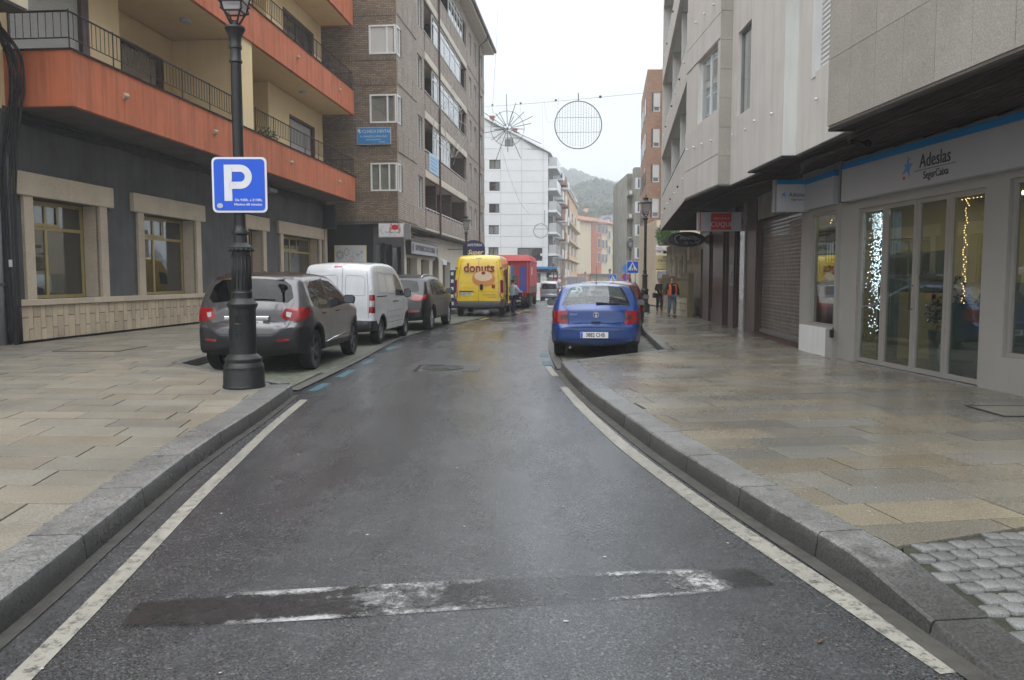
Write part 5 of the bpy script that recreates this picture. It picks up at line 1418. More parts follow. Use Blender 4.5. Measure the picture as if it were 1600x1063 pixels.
mb = MB(); mb.box(0, 5., -1.15, 1.15, .9, 3.0); mb.build('cargo_box', GSIGN, r, bevel=.03)
mb = MB(); mb.box(-.01, 0.0, -.02, .02, .95, 2.95); mb.box(-.012, -.001, -1.1, 1.1, .92, 1.0); mb.build('door_seam', DGREY, r)
mb = MB(); mb.box(5.1, 6.6, -1.05, 1.05, .6, 2.4); mb.build('cab', P_WHITE, r, bevel=.12)
mb = MB(); mb.box(.1, 6.2, -.45, .45, .5, .88); mb.box(.0, .1, -1.1, 1.1, .45, .6); mb.build('chassis', DARK, r)
for wx in (1.1, 5.5):
 for sg in (1, -1):
  mb = MB(); mb.lathe([(.001, -.12), (.45, -.12), (.45, .12), (.2, .12), (.18, .05), (.001, .05)], (wx, sg * .95, .45), 20, axis='y'); mb.build('wheel', RUBBER, r)
place(r, 7.9, 97, 8)
def build_truck():
 r = veh_root('box_truck', 'red box truck with blue and teal panels parked ahead of the yellow delivery van', 'truck')
 w = 1.13
 mb = MB(); mb.box(0, 6.3, -w, w, .78, 2.62); mb.build('cargo_box', TRUCKR, r, bevel=.02)
 mb = MB(); mb.add([(-.12, -w - .05, 2.46), (-.12, w + .05, 2.46), (6.4, w + .05, 2.46), (6.4, -w - .05, 2.46), (.15, -w + .1, 2.78), (.15, w - .1, 2.78), (6.3, w - .1, 2.78), (6.3, -w + .1, 2.78)], [(0, 3, 2, 1), (4, 5, 6, 7), (0, 1, 5, 4), (1, 2, 6, 5), (2, 3, 7, 6), (3, 0, 4, 7)][0:6]); mb.build('roof', TRUCKR, r, bevel=.02)
 for y0, y1, m in ((-.95, -.60, TRUCKB), (-.33, .95, TRUCKT)):
  mb = MB(); mb.box(-.03, -.002, y0, y1, .90, 2.2); mb.build('door_panel', m, r)
 mb = MB(); mb.box(-.04, -.002, -.59, -.34, .88, 2.12); mb.build('door_panel', TRUCKR, r, bevel=.01)
 mb = MB()
 for y in (-1.02, -.2, 1.02): mb.tube([(-.05, y, .8), (-.05, y, 2.45)], .014, 6)
 mb.build('locking_bar', STEEL, r)
 mb = MB(); mb.box(.3, 6.0, -w - .012, -w - .002, .80, 1.15); mb.build('side_skirt', MATS['dark_grey'], r)
 mb = MB(); mb.box(1.2, 1.9, -w - .012, -w - .003, 1.75, 2.15); mb.build('side_print', WSIGN, r)
 mb = MB(); mb.box(0, 6.2, -.42, .42, .5, .77); mb.box(.02, .14, -1.05, 1.05, .42, .54); mb.build('chassis', DARK, r)
 for y in (-.85, .85):
  mb = MB(); mb.box(-.03, .02, y - .14, y + .14, .60, .72); mb.build('tail_lamp', LENSR, r, bevel=.01)
 mb = MB(); mb.box(6.5, 8.1, -1.05, 1.05, .5, 2.4); mb.build('cab', TRUCKR, r, bevel=.15)
 for wx, ys in ((1.0, (-.98, -.72, .98, .72)), (2.1, (-.98, -.72, .98, .72)), (7.0, (-.95, .95))):
  for y in ys:
   mb = MB(); mb.lathe([(.001, -.11), (.40, -.11), (.43, -.06), (.43, .06), (.40, .11), (.24, .11), (.2, .03), (.001, .03)], (wx, y, .43), 20, axis='y'); mb.build('wheel', RUBBER, r, smooth=40)
 place(r, -.20, 41.5, 5.0)
build_truck()
# ================================================================ LEFT: terracotta and cream block
A0 = (-11.50, 7.20); A1 = (-8.82, 37.65)
FA = Fr(A0, A1)
def ua(y): return (y - A0[1]) / (FA.d.y)
BA = empty('apartment_block', (-10, 27, .1), 'left block with terracotta balcony bands, cream walls and a dark grey shop wall', 'building')
Z1, Z1T, Z2, Z2T, Z3, Z3T, ZT = 5.15, 6.29, 9.12, 10.24, 13.15, 14.3, 17.5
wins = [(17.62, 20.05), (22.05, 25.02), (28.9, 30.25), (32.3, 36.7)]
holes = [(ua(a), ua(b), 1.08 if i != 2 else .15, 3.36) for i, (a, b) in enumerate(wins)]
mb = MB(); FA.wall(mb, ua(16.9), FA.len, .13, Z1, holes, .55); FA.box(mb, ua(16.9), FA.len, -.8, -.6, .1, Z1)
mb.build('shop_wall', GREYR, BA)
up = MB()
def upwall(z0, z1, wl):
 FA.wall(up, ua(16.9), ua(21.3), z0, z1, [h for h in wl if h[0] < ua(21.3)], .18)
 FA.wall(up, ua(21.3), ua(26.), z0, z1, [h for h in wl if ua(21.3) <= h[0] < ua(26.)], .18, n=-1.0)
 FA.wall(up, ua(26.), ua(31.2), z0, z1, [h for h in wl if ua(26.) <= h[0] < ua(31.2)], .18, n=-1.0)
 FA.wall(up, ua(31.2), FA.len, z0, z1, [h for h in wl if h[0] >= ua(31.2)], .18)
 for u in (ua(21.3), ua(31.2)):
  q = [FA.p(u, -1.0, z0), FA.p(u, 0, z0), FA.p(u, 0, z1), FA.p(u, -1.0, z1)]; up.quad(*q)
S1 = [(ua(17.2), ua(20.0), 6.2, 8.75), (ua(23.0), ua(25.3), 6.2, 8.4), (ua(33.4), ua(36.5), 6.2, 8.35)]
S2 = [(ua(17.2), ua(20.0), 10.2, 12.7), (ua(23.0), ua(25.3), 10.2, 12.4), (ua(32.9), ua(36.6), 10.2, 12.5)]
upwall(Z1 + .02, Z2, S1); upwall(Z2T - .9, Z3, S2); upwall(Z3T - .9, ZT, [])
up.build('upper_wall', CREAM, BA)
mb = MB(); FA.box(mb, ua(16.9), FA.len, -8, -1.25, .1, ZT); mb.build('inner_mass', CREAM, BA)
mb = MB(); q = FA
mb.quad(FA.p(FA.len, -8, .1), FA.p(FA.len, 0, .1), FA.p(FA.len, 0, ZT), FA.p(FA.len, -8, ZT)); mb.quad(FA.p(ua(16.9), 0, 5.1), FA.p(ua(16.9), -8, 5.1), FA.p(ua(16.9), -8, ZT), FA.p(ua(16.9), 0, ZT)); mb.build('end_wall', CREAM, BA)
mb = MB(); FA.box(mb, ua(16.88), ua(16.9), -8, .0, .1, 5.1); mb.build('shop_end_wall', GREYR, BA)
for z0, z1 in ((Z1T - .05, Z2), (Z2T - .05, Z3), (Z3T - .05, ZT)):
 mb = MB(); FA.box(mb, ua(25.9), ua(26.15), -1.0, 1.1, z0, z1); mb.build('partition_wall', CREAM, BA)
 mb = MB(); FA.box(mb, ua(25.6), ua(26.4), 1.1, 1.42, z0, z1); mb.build('column', CREAM, BA)
uE0, uE1 = ua(17.0), ua(37.7)
for zb, zt in ((Z1, Z1T), (Z2, Z2T), (Z3, Z3T)):
 mb = MB(); n1 = 1.5
 u0 = uE0 if zb == Z1 else ua(14.)
 FA.box(mb, u0, uE1, n1 - .12, n1, zb, zt); FA.box(mb, u0, u0 + .12, .005, n1 - .12, zb, zt); FA.box(mb, uE1 - .12, uE1, .005, n1 - .12, zb, zt)
 mb.build('balcony_band', ORANGE, BA)
 mb = MB(); FA.box(mb, u0 + .12, uE1 - .12, -1.2, n1 - .12, zb + .02, zb + .22)
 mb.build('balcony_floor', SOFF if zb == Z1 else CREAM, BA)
 mb = MB(); FA.box(mb, u0 - .03, uE1 + .03, n1 - .16, n1 + .035, zt, zt + .035); FA.box(mb, u0 - .03, u0 + .16, .02, n1 - .16, zt, zt + .035); mb.build('coping', SOFB, BA)
mb = MB(); FA.box(mb, ua(14.), uE1 + .1, -8, 1.6, ZT, ZT + .3); mb.build('roof', ORANGE, BA)
bal = MB(); bal.tube([(0, 0, 0), (0, 0, .50)], .009, 4); balm = bal.mesh('baluster'); balm.materials.append(RAIL)
pos = MB(); pos.tube([(0, 0, 0), (0, 0, .82)], .016, 4); posm = pos.mesh('post'); posm.materials.append(RAIL)
def railing(segs, z, full):
 t = MB()
 for (a, na, b, nb) in segs:
  for zz, r in ((z + .80, .024), (z + .26, .014)):
   t.tube([FA.p(a, na, zz), FA.p(b, nb, zz)], r, 4)
 rt = t.build('railing', RAIL, BA)
 k = 0
 for (a, na, b, nb) in segs:
  l = hypot(b - a, nb - na); n = int(l / .155)
  for i in range(n + 1):
   f = i / n; p = FA.p(a + (b - a) * f, na + (nb - na) * f, z + (.28 if i % 10 else .02))
   inst('post' if i % 10 == 0 else 'baluster', posm if i % 10 == 0 else balm, rt, Matrix.Translation(p))
railing([(uE0 + .05, .1, uE0 + .05, 1.44), (uE0 + .05, 1.44, ua(25.5), 1.44), (ua(26.5), 1.44, uE1 - .05, 1.44), (uE1 - .05, 1.44, uE1 - .05, .1)], Z1T, True)
railing([(ua(26.5), 1.44, uE1 - .05, 1.44), (uE1 - .05, 1.44, uE1 - .05, .1)], Z2T, True)
railing([(ua(30), 1.44, uE1 - .05, 1.44)], Z3T, True)
def brownwin(h, n, glass=False):
 a, b, c, d = h
 mb = MB(); w = .28
 FA.box(mb, b - w, b, n - .16, n + .01, c, d); FA.box(mb, a, b - w, n - .16, n + .01, d - .12, d); FA.box(mb, a, a + .05, n - .16, n + .008, c, d - .12); mb.build('window_surround', BROWNF, BA)
 if glass: window(FA, a + .05, b - w, c, d - .12, n - .08, BA, BROWNF, mull=[(a + b - w) / 2], back=CURT, bd=.5)
 else: shutter(FA, a + .05, b - w, c, d - .12, n - .10, BA, SHUTB if n < -.5 else SHUT)
brownwin(S1[0], 0); brownwin(S1[1], -1.0); brownwin(S1[2], 0); brownwin(S2[0], 0); brownwin(S2[1], -1.0); brownwin(S2[2], 0, True)
for (y, n, z) in ((24.0, .45, Z2), (27.4, .75, Z2), (33.0, .75, Z2), (33.2, .75, Z3), (27.4, .75, Z3)):
 mb = MB(); c = FA.p(ua(y), n, z + .02); mb.lathe([(.16, 0), (.16, -.05), (.13, -.09), (.001, -.11)], c, 20); mb.build('soffit_light', GSIGN, BA, smooth=40)
for zz, ys in ((Z1 + .62, (18.9, 23.4, 29.4, 35.1)), (Z2 + .62, (24.3, 30.3, 35.4))):
 for y in ys:
  mb = MB(); c = FA.p(ua(y), 1.56, zz); mb.sphere(c, .07, 8, 0, 1, 1, .9); FA.box(mb, ua(y) - .05, ua(y) + .05, 1.50, 1.54, zz - .07, zz + .07); mb.build('band_light', SANDB, BA, smooth=50)
for i, (a, b) in enumerate(wins):
 u0, u1 = ua(a), ua(b)
 zb = .97 if i != 2 else .15; j = .34
 for k, (x0, x1) in enumerate(((u0 - .03, u0 + .02), (u1 - .02, u1 + j))):
  pass
 mb = MB(); FA.box(mb, u0 - .30, u0, -.05, .07, zb, 3.36); FA.box(mb, u0 - .004, u0 + .006, -.38, -.05, 1.10 if i != 2 else .16, 3.355); mb.build('window_jamb', SAND, BA)
 mb = MB(); FA.box(mb, u1, u1 + .30, -.05, .07, zb, 3.36); FA.box(mb, u1 - .006, u1 + .004, -.38, -.05, 1.10 if i != 2 else .16, 3.355); mb.build('window_jamb', SAND, BA)
 n = 2 if i == 0 else 3 if i == 1 else 2; L0, L1 = u0 - .55, u1 + .55
 for k in range(n):
  mb = MB(); FA.box(mb, L0 + (L1 - L0) * k / n + .003, L0 + (L1 - L0) * (k + 1) / n - .003, -.05, .11, 3.36, 3.86); mb.build('lintel', SAND, BA, bevel=.008)
 if i == 2:
  window(FA, u0, u1, .15, 3.36, -.42, BA, GOLDF, mull=[(u0 + u1) / 2], trans=[2.6], back=None, name='shop_door'); continue
 wu = u0 + (u1 - u0) * .34; wz = 2.82
 window(FA, u0, u1, 1.10, 3.34, -.40, BA, GOLDF, pane=GLASS, w=.075, mull=[u0 + (u1 - u0) * .43], trans=[2.72])
 mb = MB(); f0, f1 = u0 + (u1 - u0) * .24, u0 + (u1 - u0) * .62
 for q in ((f0, f1, 2.76, 2.83), (f0, f1, 3.23, 3.30), (f0, f0 + .06, 2.83, 3.23), (f1 - .06, f1, 2.83, 3.23)): FA.box(mb, q[0], q[1], -.405, -.385, q[2], q[3])
 mb.build('top_light_frame', GOLDF, BA)
us = ua(17.0)
rng = random.Random(3)
while us < FA.len - .1:
 l = min(1.35 * rng.uniform(.8, 1.2), FA.len - us); mb = MB(); FA.box(mb, us + .003, us + l - .003, -.02, .14, .965, 1.10); mb.build('sill_stone', SAND, BA, bevel=.01); us += l
mb = MB(); FA.box(mb, ua(17.05), FA.len, .005, .055, .20, .962); mb.build('plinth_backing', JOINT, BA)
mb = MB(); FA.box(mb, ua(17.05), FA.len, .0, .03, .1, .20); mb.build('plinth_gap', DARK, BA)
bh = (.962 - .20) / 3; uw, vw = .235, .165; u = ua(17.05); T = uw + vw
def blk(a, b, z0, z1):
 if b > FA.len: return
 mb = MB(); g = .009; FA.box(mb, a + g, b - g, .04, .080 + random.uniform(0, .016), z0 + g, z1 - g); mb.build('plinth_block', SANDB, BA)
while u < FA.len - T:
 blk(u, u + uw, .20 + 2 * bh, .962); blk(u, u + uw, .20, .20 + 2 * bh)
 blk(u + uw, u + T, .20 + bh, .962); blk(u + uw, u + T, .20, .20 + bh); u += T
mb = MB(); FA.box(mb, ua(17.2), ua(37), -4.0, -3.9, .15, 3.8); FA.box(mb, ua(17.2), ua(37), -3.9, -.8, .12, .16); mb.build('shop_interior', DARK, BA)
for (y0, y1, n0, n1, z0, z1, m) in ((17.7, 18.4, -1.3, -.9, .9, 1.55, 'W'), (18.9, 19.7, -1.4, -.9, .9, 1.95, 'W'), (22.4, 23.2, -1.3, -.9, .9, 1.75, 'G'), (23.4, 24.4, -1.5, -.9, .9, 2.0, 'W'), (24.2, 24.7, -2, -1.5, .9, 2.5, 'G')):
 mb = MB(); FA.box(mb, ua(y0), ua(y1), n0, n1, z0, z1); tag(mb.build('display_cabinet', WHITEP if m == 'W' else MGREY, None, bevel=.03, origin=FA.p(ua(y0), n0, z0)), {17.7: 'low white cabinet behind the first shop window on the left', 18.9: 'tall white cabinet behind the first shop window on the left', 22.4: 'low grey cabinet behind the second shop window', 23.4: 'wide white cabinet behind the second shop window', 24.2: 'tall narrow grey cabinet at the back of the second shop window'}[y0], 'cabinet')
BN = empty('apartment_block', (-11, 13, .1), 'grey neighbouring building at the left edge with a pale overhanging slab', 'building')
FN = Fr((-11.95, 8.0), (-11.42, 16.86))
mb = MB(); FN.box(mb, 0, FN.len, -6, .3, .1, 5.2); mb.build('wall', GREYR, BN); mb = MB(); FN.box(mb, 0, FN.len, -6, .3, 5.2, 17.); mb.build('upper_wall', CREAM, BN)
mb = MB(); FN.box(mb, 0, FN.len - .6, .3, 1.9, 6.85, 7.9); mb.build('balcony', CREAM2, BN)
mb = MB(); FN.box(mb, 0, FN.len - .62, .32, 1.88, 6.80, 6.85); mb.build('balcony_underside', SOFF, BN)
mb = MB(); FN.box(mb, FN.len - .5, FN.len, .3, .42, .1, .5); mb.build('base_stone', SANDB, BN, bevel=.03)
dp = empty('downpipe', (-10.95, 16.85, .1), 'tall grey downpipe with old stickers at the left building corner', 'pipe')
mb = MB(); mb.tube([(-10.76, 16.72, .15), (-10.76, 16.72, 3.9)], .085, 12); mb.build('pipe', STEEL if 0 else MGREY, dp, smooth='all')
mb = MB(); mb.tube([(-10.52, 16.8, .15), (-10.52, 16.8, 5.0)], .045, 10); mb.build('thin_pipe', DGREY, dp, smooth='all')
mb = MB(); mb.lathe([(.115, 0), (.115, .06)], (-10.76, 16.72, 3.0), 14); mb.lathe([(.115, 0), (.115, .06)], (-10.76, 16.72, 1.4), 14); mb.build('pipe_clamp', DGREY, dp)
mb = MB(); mb.box(-10.81, -10.73, 16.62, 16.632, 1.75, 2.05); mb.box(-10.56, -10.49, 16.74, 16.75, 1.8, 1.95); mb.build('sticker', WSIGN, dp)
rng = random.Random(8)
cb = empty('cable_bundle', (-10.7, 16.9, 4.2), 'thick loops of black cables hanging at the left building corner', 'cables')
for k in range(9):
 o = rng.uniform(-.1, .1); x0 = -10.52 + rng.uniform(-.15, .15)
 pts = catmull([(-11.15 + o, 16.2, 5.6 + o), (-10.75 + o, 16.5, 6.9 + o * 2), (x0 + .25, 16.7, 6.3 + o), (x0 + .35 + o, 16.75, 5.5), (x0 + .2, 16.75, 4.9 + o), (x0 + .1 + o, 16.78, 4.0 + o), (x0, 16.78, 2.6), (x0, 16.8, .2)], 5)
 mb = MB(); mb.tube(pts, rng.uniform(.014, .035), 5); mb.build('cable', BLKPL, cb, smooth='all')
for k in range(8):
 z = 5.10 - k * .028; pts = []
 for i in range(30):
  u = ua(17.1) + (FA.len - ua(17.1)) * i / 29; pts.append(FA.p(u, .06 + .02 * sin(i * 1.7 + k), z + .025 * sin(i * .9 + k * 1.3) - .03 * (i % 3 == 1)))
 mb = MB(); mb.tube(pts, .017, 4); mb.build('cable', BLKPL, cb, smooth='all')
sl = empty('flood_lamp', FA.p(ua(29.6), .5, 4.8), 'small grey flood lamp under the terracotta band', 'lamp')
mb = MB(); FA.box(mb, ua(29.2), ua(29.9), .3, .8, 4.72, 4.86); mb.build('housing', MGREY, sl, bevel=.02); mb = MB(); mb.tube([FA.p(ua(29.9), .45, 4.75), FA.p(ua(30.1), .45, 5.1)], .03, 6); mb.build('arm', MGREY, sl)
hs_ = empty('hanging_sign', FA.p(FA.len, .4, 3.9), 'narrow dark light box hanging at the far corner of the grey shop wall', 'sign')
mb = MB(); FA.box(mb, FA.len - .25, FA.len - .05, .06, .60, 3.9, 5.0); mb.build('case', BLKS, hs_, bevel=.01); mb = MB(); FA.box(mb, FA.len - .05, FA.len - .03, .1, .56, 3.95, 4.95); mb.build('panel', MGREY, hs_)
mb = MB(); FA.box(mb, FA.len - .30, FA.len + .02, -.05, .12, .1, 3.87); mb.build('corner_pier', SAND, BA)
sg_ = empty('shop_sign', FA.p(ua(29.3), .1, 4.0), 'dark shop sign with cream letters over the grey wall doorway', 'sign')
mb = MB(); FA.box(mb, ua(27.9), ua(30.6), .01, .06, 3.92, 4.35); mb.build('board', BLKS, sg_)
text('VIVARI', .26, YSIGN, FA.p(ua(29.3), .064, 4.12), FA.d, sg_, ext=.003)
def bush(name, c, r, n, mat, label, cat, seed=1, parent=None, leaf=.05, group=None):
 rng = random.Random(seed); mb = MB()
 for _ in range(n):
  a = rng.uniform(0, 2 * pi); b = rng.uniform(-.5, 1); q = rng.random() ** .4
  p = Vector((cos(a) * sqrt(max(0, 1 - b * b)) * r[0] * q, sin(a) * sqrt(max(0, 1 - b * b)) * r[1] * q, b * r[2] * q)) + Vector(c)
  t = Vector((rng.gauss(0, 1), rng.gauss(0, 1), rng.gauss(0, 1))).normalized(); s2 = t.cross(Vector((rng.gauss(0, 1), rng.gauss(0, 1), .3))).normalized(); l = leaf * rng.uniform(.6, 1.4)
  mb.add([p, p + t * l + s2 * l * .35, p + t * l * 2, p + t * l - s2 * l * .35], [(0, 1, 2, 3)])
 return mb
LEAF = plain('leaf_green', (.045, .085, .022), .55, .45, 9, 0)
LEAFB = plain('leaf_bright', (.08, .16, .03), .55, .35, 9, 0)
pp = empty('potted_plant', FA.p(ua(28.5), .8, Z1 + .25), 'leafy plant behind the first floor balcony railing', 'plant')
c = FA.p(ua(28.3), 1.0, Z1 + 1.2); bush('f', c, (.5, .9, .5), 500, LEAF, '', '', 3, leaf=.06).build('foliage', LEAF, pp)
mb = MB(); mb.lathe([(.16, 0), (.22, .5), (.24, .5), (.24, .55), (.2, .55)], FA.p(ua(28.3), 1.0, Z1 + .22), 14); mb.build('pot', TILE, pp)
# ================================================================ LEFT: brown brick block with stacked balconies
B0 = (-5.40, 38.0); B1 = (-2.36, 68.4)
FB = Fr(B0, B1); UB = FB.len
def ub(y): return (y - B0[1]) / FB.d.y
FF = Fr((-11.0, 38.0 + .56), (-5.40, 38.0))
BB = empty('apartment_block', (-6.5, 50, .1), 'brown brick apartment block with corner windows and long recessed balconies', 'building')
SP, ZB = 3.17, 4.28
NF = 5; ZR = ZB + SP * NF + .4
fh = []
for k in range(NF):
 z = ZB + SP * k; fh.append((FF.len - 1.30, FF.len, z + 1.42, z + 2.74))
mb = MB(); FF.wall(mb, 0, FF.len, ZB, ZR, fh, .22); mb.build('brick_face', BRK, BB)
mb = MB()
for k in range(NF + 1):
 z = ZB + SP * k
 for a, b in ((z + .0, z + .26), (z + 1.14, z + 1.40)):
  if b < ZR: FF.box(mb, 0, FF.len + .0, .0, .018, a, b)
mb.build('soldier_course', BRKS, BB)
WB = [ub(42.4), ub(43.9)]; LG0, LG1 = ub(44.2), ub(58.8)
sh = []
for k in range(NF):
 z = ZB + SP * k
 sh += [(0.0, 1.05, z + 1.42, z + 2.74), (ub(42.5), ub(43.7), z + 1.05, z + 2.75), (ub(60.2), ub(61.3), z + 1.25, z + 2.75), (ub(62.6), ub(63.9), z + 1.15, z + 2.75), (ub(65.7), ub(67.2), z + 1.15, z + 2.75), (LG0, LG1, z + 1.05, z + 2.85)]
mb = MB(); FB.wall(mb, 0, UB, ZB, ZR, sh, .16); mb.build('brick_face', BRKL, BB)
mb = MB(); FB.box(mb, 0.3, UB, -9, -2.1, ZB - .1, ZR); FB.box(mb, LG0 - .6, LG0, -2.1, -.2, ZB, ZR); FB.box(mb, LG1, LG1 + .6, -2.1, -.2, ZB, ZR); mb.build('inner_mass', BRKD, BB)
mb = MB(); mb.quad(FB.p(UB, -10, .1), FB.p(UB, 0, .1), FB.p(UB, 0, ZR), FB.p(UB, -10, ZR)); mb.build('end_wall', BRK, BB)
mb = MB(); FB.box(mb, -.06, UB + .9, -10, .75, ZR, ZR + .16); mb.build('eaves', EDGE, BB); mb = MB(); FB.box(mb, -.1, UB + 1.0, -10, .95, ZR + .16, ZR + .36); mb.build('eaves_gutter', BROWNF, BB)
for k in range(NF):
 z = ZB + SP * k
 mb = MB(); FB.box(mb, LG0, LG1 + .02, -2.0, .05, z - .30 if k else z - .02, z + .10); mb.build('balcony_slab', EDGE, BB)
 u = LG0 + .01; w = (LG1 - LG0) / 11
 for i in range(11):
  mb = MB(); FB.box(mb, u + .03, u + w - .03, -.10, .055, z + .12, z + 1.05); mb.build('parapet_panel', BRKL, BB); u += w
 mb = MB(); FB.tube if 0 else mb.tube([FB.p(LG0, .02, z + 1.18), FB.p(LG1, .02, z + 1.18)], .03, 5); mb.build('handrail', WFRAME, BB)
 if k == 0:
  for q in range(16):
   mb = MB(); uu = LG0 + .3 + (LG1 - LG0 - .6) * q / 15; mb.tube([FB.p(uu, .02, z + 1.05), FB.p(uu, .02, z + 1.17)], .018, 4); mb.build('handrail_post', WFRAME, BB)
 for a, b, n in ((.05, ub(42.2), 4), (LG1 + .25, UB - .1, 6)):
  w = (b - a) / n
  for i in range(n):
   mb = MB(); FB.box(mb, a + w * i + .03, a + w * (i + 1) - .03, .0, .04, z + .10, z + 1.08); mb.build('spandrel_panel', BRKL, BB)
 for a, b, c in ((ub(42.5), ub(43.7), 1.05), (ub(60.2), ub(61.3), 1.25), (ub(62.6), ub(63.9), 1.15), (ub(65.7), ub(67.2), 1.15)):
  window(FB, a, b, z + c, z + 2.75, -.10, BB, WFRAME, pane=GLASS, mull=[(a + b) / 2], back=CURT, bd=.12)
 encl = {0: [], 1: [(46.8, 52.2)], 2: [(46.6, 55.8)], 3: [(46.6, 56.5)], 4: [(52, 57.5)]}[k]
 for a, b in encl:
  n = 5; us_ = [ub(a) + (ub(b) - ub(a)) * i / n for i in range(n + 1)]
  window(FB, us_[0], us_[-1], z + 1.22, z + 2.84, -.04, BB, WHITEP, pane=GLASS, w=.07, mull=us_[1:-1], trans=[z + 2.4], name='balcony_glazing')
 for yy in (48.5, 53.6):
  mb = MB(); FB.box(mb, ub(yy), ub(yy) + .25, -2.1, -.25, z + .1, z + 2.86); mb.build('balcony_divider', BRKD, BB)
 mb = MB(); FB.box(mb, ub(45.2), ub(47.2), -2.08, -2.03, z + .1, z + 2.4); FB.box(mb, ub(50), ub(52.4), -2.08, -2.03, z + .1, z + 2.4); mb.build('balcony_door', WFRAME, BB)
 o = window(FF, FF.len - 1.30, FF.len - .02, z + 1.42, z + 2.74, .03, BB, WHITEP, pane=(GLASS if k in (0, 1, 3) else SHUT), w=.07, t=.12, mull=[FF.len - .45] if k != 0 else [FF.len - .85, FF.len - .40], back=CURT, bd=.13, name='corner_window')
 window(FB, .02, .62, z + 1.42, z + 2.74, .03, BB, WHITEP, pane=GLASS, w=.07, t=.12, back=CURT, bd=.13, name='corner_window')
bn = empty('banner', FB.p(ub(46.5), .1, ZB + SP + .9), 'pale blue banner hanging on the first brick balcony', 'banner')
mb = MB(); FB.box(mb, ub(45.0), ub(47.7), .07, .09, ZB + SP + .12, ZB + SP + 1.15); mb.build('cloth', plain('banner_blue', (.35, .52, .66), .6, .06, 2, 0), bn)
mb = MB()
for q in range(4): FB.box(mb, ub(45.3), ub(47.3 - .3 * (q % 2)), .092, .096, ZB + SP + .90 - q * .2, ZB + SP + .96 - q * .2)
mb.build('printed_lines', LBLUE, bn)
for y, zl in ((47.9, ZB - .1), (64.6, ZB - .2)):
 d_ = empty('downpipe', FB.p(ub(y), .12, 4), 'dark brown downpipe on the brick block %s' % ('over the supermarket sign' if y < 50 else 'near its far corner'), 'pipe')
 mb = MB(); pts = [FB.p(ub(y), .14, ZR + .1), FB.p(ub(y), .14, zl)]
 if y < 50: pts += [FB.p(ub(y), .14, zl), FB.p(ub(y), -.3, zl - .15), FB.p(ub(43.6), -1.0, zl - .18)]
 else: pts = [FB.p(ub(y), .8, ZR + .1), FB.p(ub(y), .75, ZR - .1), FB.p(ub(y), .14, ZR - .6), FB.p(ub(y), .14, .2)]
 mb.tube(pts, .065, 6); mb.build('pipe', BROWNF, d_)
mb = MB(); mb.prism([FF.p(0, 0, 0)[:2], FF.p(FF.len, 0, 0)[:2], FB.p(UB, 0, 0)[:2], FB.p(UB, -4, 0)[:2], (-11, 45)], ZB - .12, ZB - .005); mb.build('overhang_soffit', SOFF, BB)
mb = MB(); mb.prism([(-14, 39.6), (-8.2, 39.6), (-8.2, 46), (-6.8, 66), (-14, 66)], .1, ZB - .13); mb.build('ground_mass', DGREY, BB)
G0 = (-11.0, 39.0); G1 = (-6.75, 38.9); G2 = (-5.75, 42.6)   # black corner shop
GF = Fr(G0, G1); GS_ = Fr(G1, G2); GM = Fr(G2, (-3.35, 66.8))
mb = MB(); GF.box(mb, 0, GF.len, -.3, 0, .12, ZB - .12); mb.build('black_shop_wall', plain('black_cladding', (.010, .009, .010), .35, .1), BB)
ws = [(.35, 1.35, .35, 3.35), (2.35, 3.45, .35, 3.25)]
mb = MB(); GS_.wall(mb, 0, GS_.len, .12, ZB - .12, ws + [(1.45, 2.25, .15, 3.3)], .3); mb.build('shop_front', DGREY, BB)
for a, b, c, d in ws: window(GS_, a, b, c, d, -.12, BB, BLKS, pane=FROST, w=.07, back=MGREY, bd=.6)
mb = MB()
for q in range(24): GS_.box(mb, 1.45, 2.25, -.25, -.2, .2 + q * .13, .29 + q * .13)
mb.build('slatted_door', BLKS, BB, kind='stuff')
mb = MB(); GS_.box(mb, 1.5, 1.72, -.16, -.14, 2.75, 3.28); mb.build('door_notice', YSIGN, BB)
po = empty('poster', GF.p(3.4, .05, 2), 'large line drawing poster in a yellow frame on the black corner shop wall', 'poster')
mb = MB(); GF.box(mb, 2.35, 3.92, .01, .05, 1.4, 3.18); mb.build('frame', YSIGN, po); mb = MB(); GF.box(mb, 2.39, 3.88, .05, .06, 1.44, 3.14); mb.build('sheet', WSIGN, po)
rng = random.Random(21); mb = MB()
for cx, cz, r in ((2.62, 2.72, .17), (2.62, 2.72, .12), (2.95, 2.85, .13), (3.2, 2.55, .08), (3.5, 2.7, .06), (3.7, 2.85, .05)):
 pts = [GF.p(cx + r * cos(a) * rng.uniform(.8, 1.2), .068, cz + r * 1.2 * sin(a) * rng.uniform(.85, 1.15)) for a in [2 * pi * i / 14 for i in range(15)]]; mb.tube(pts, .009, 3)
for _ in range(14):
 x, z = rng.uniform(2.5, 3.8), rng.uniform(1.9, 2.9); mb.tube([GF.p(x, .068, z), GF.p(x + rng.uniform(-.12, .12), .068, z - rng.uniform(.05, .2)), GF.p(x + rng.uniform(-.2, .2), .068, z - rng.uniform(.1, .3))], .006, 3)
mb.build('drawing', BLKS, po)
cs = empty('light_box_sign', (-5.7, 37.9, 3.7), 'white light box sign with a red crab under the brick corner', 'sign')
X = Vector((1, -.06, 0)).normalized(); cx0, cz0 = -5.68, 3.82
def onsign(x, z, e=0.): return (cx0 + X.x * x, 37.6 + X.y * x - e, cz0 + z)
mb = MB(); mb.box(-6.28, -5.08, 37.62, 37.9, 3.50, 4.16); mb.build('case', GSIGN, cs, bevel=.01); mb = MB(); mb.box(-5.07, -4.80, 37.66, 37.95, 3.42, 4.10); mb.build('case_side', MGREY, cs); mb = MB(); mb.box(-6.25, -5.11, 37.605, 37.617, 3.53, 4.13); mb.build('face', WSIGN, cs)
mb = MB(); sc = 1.
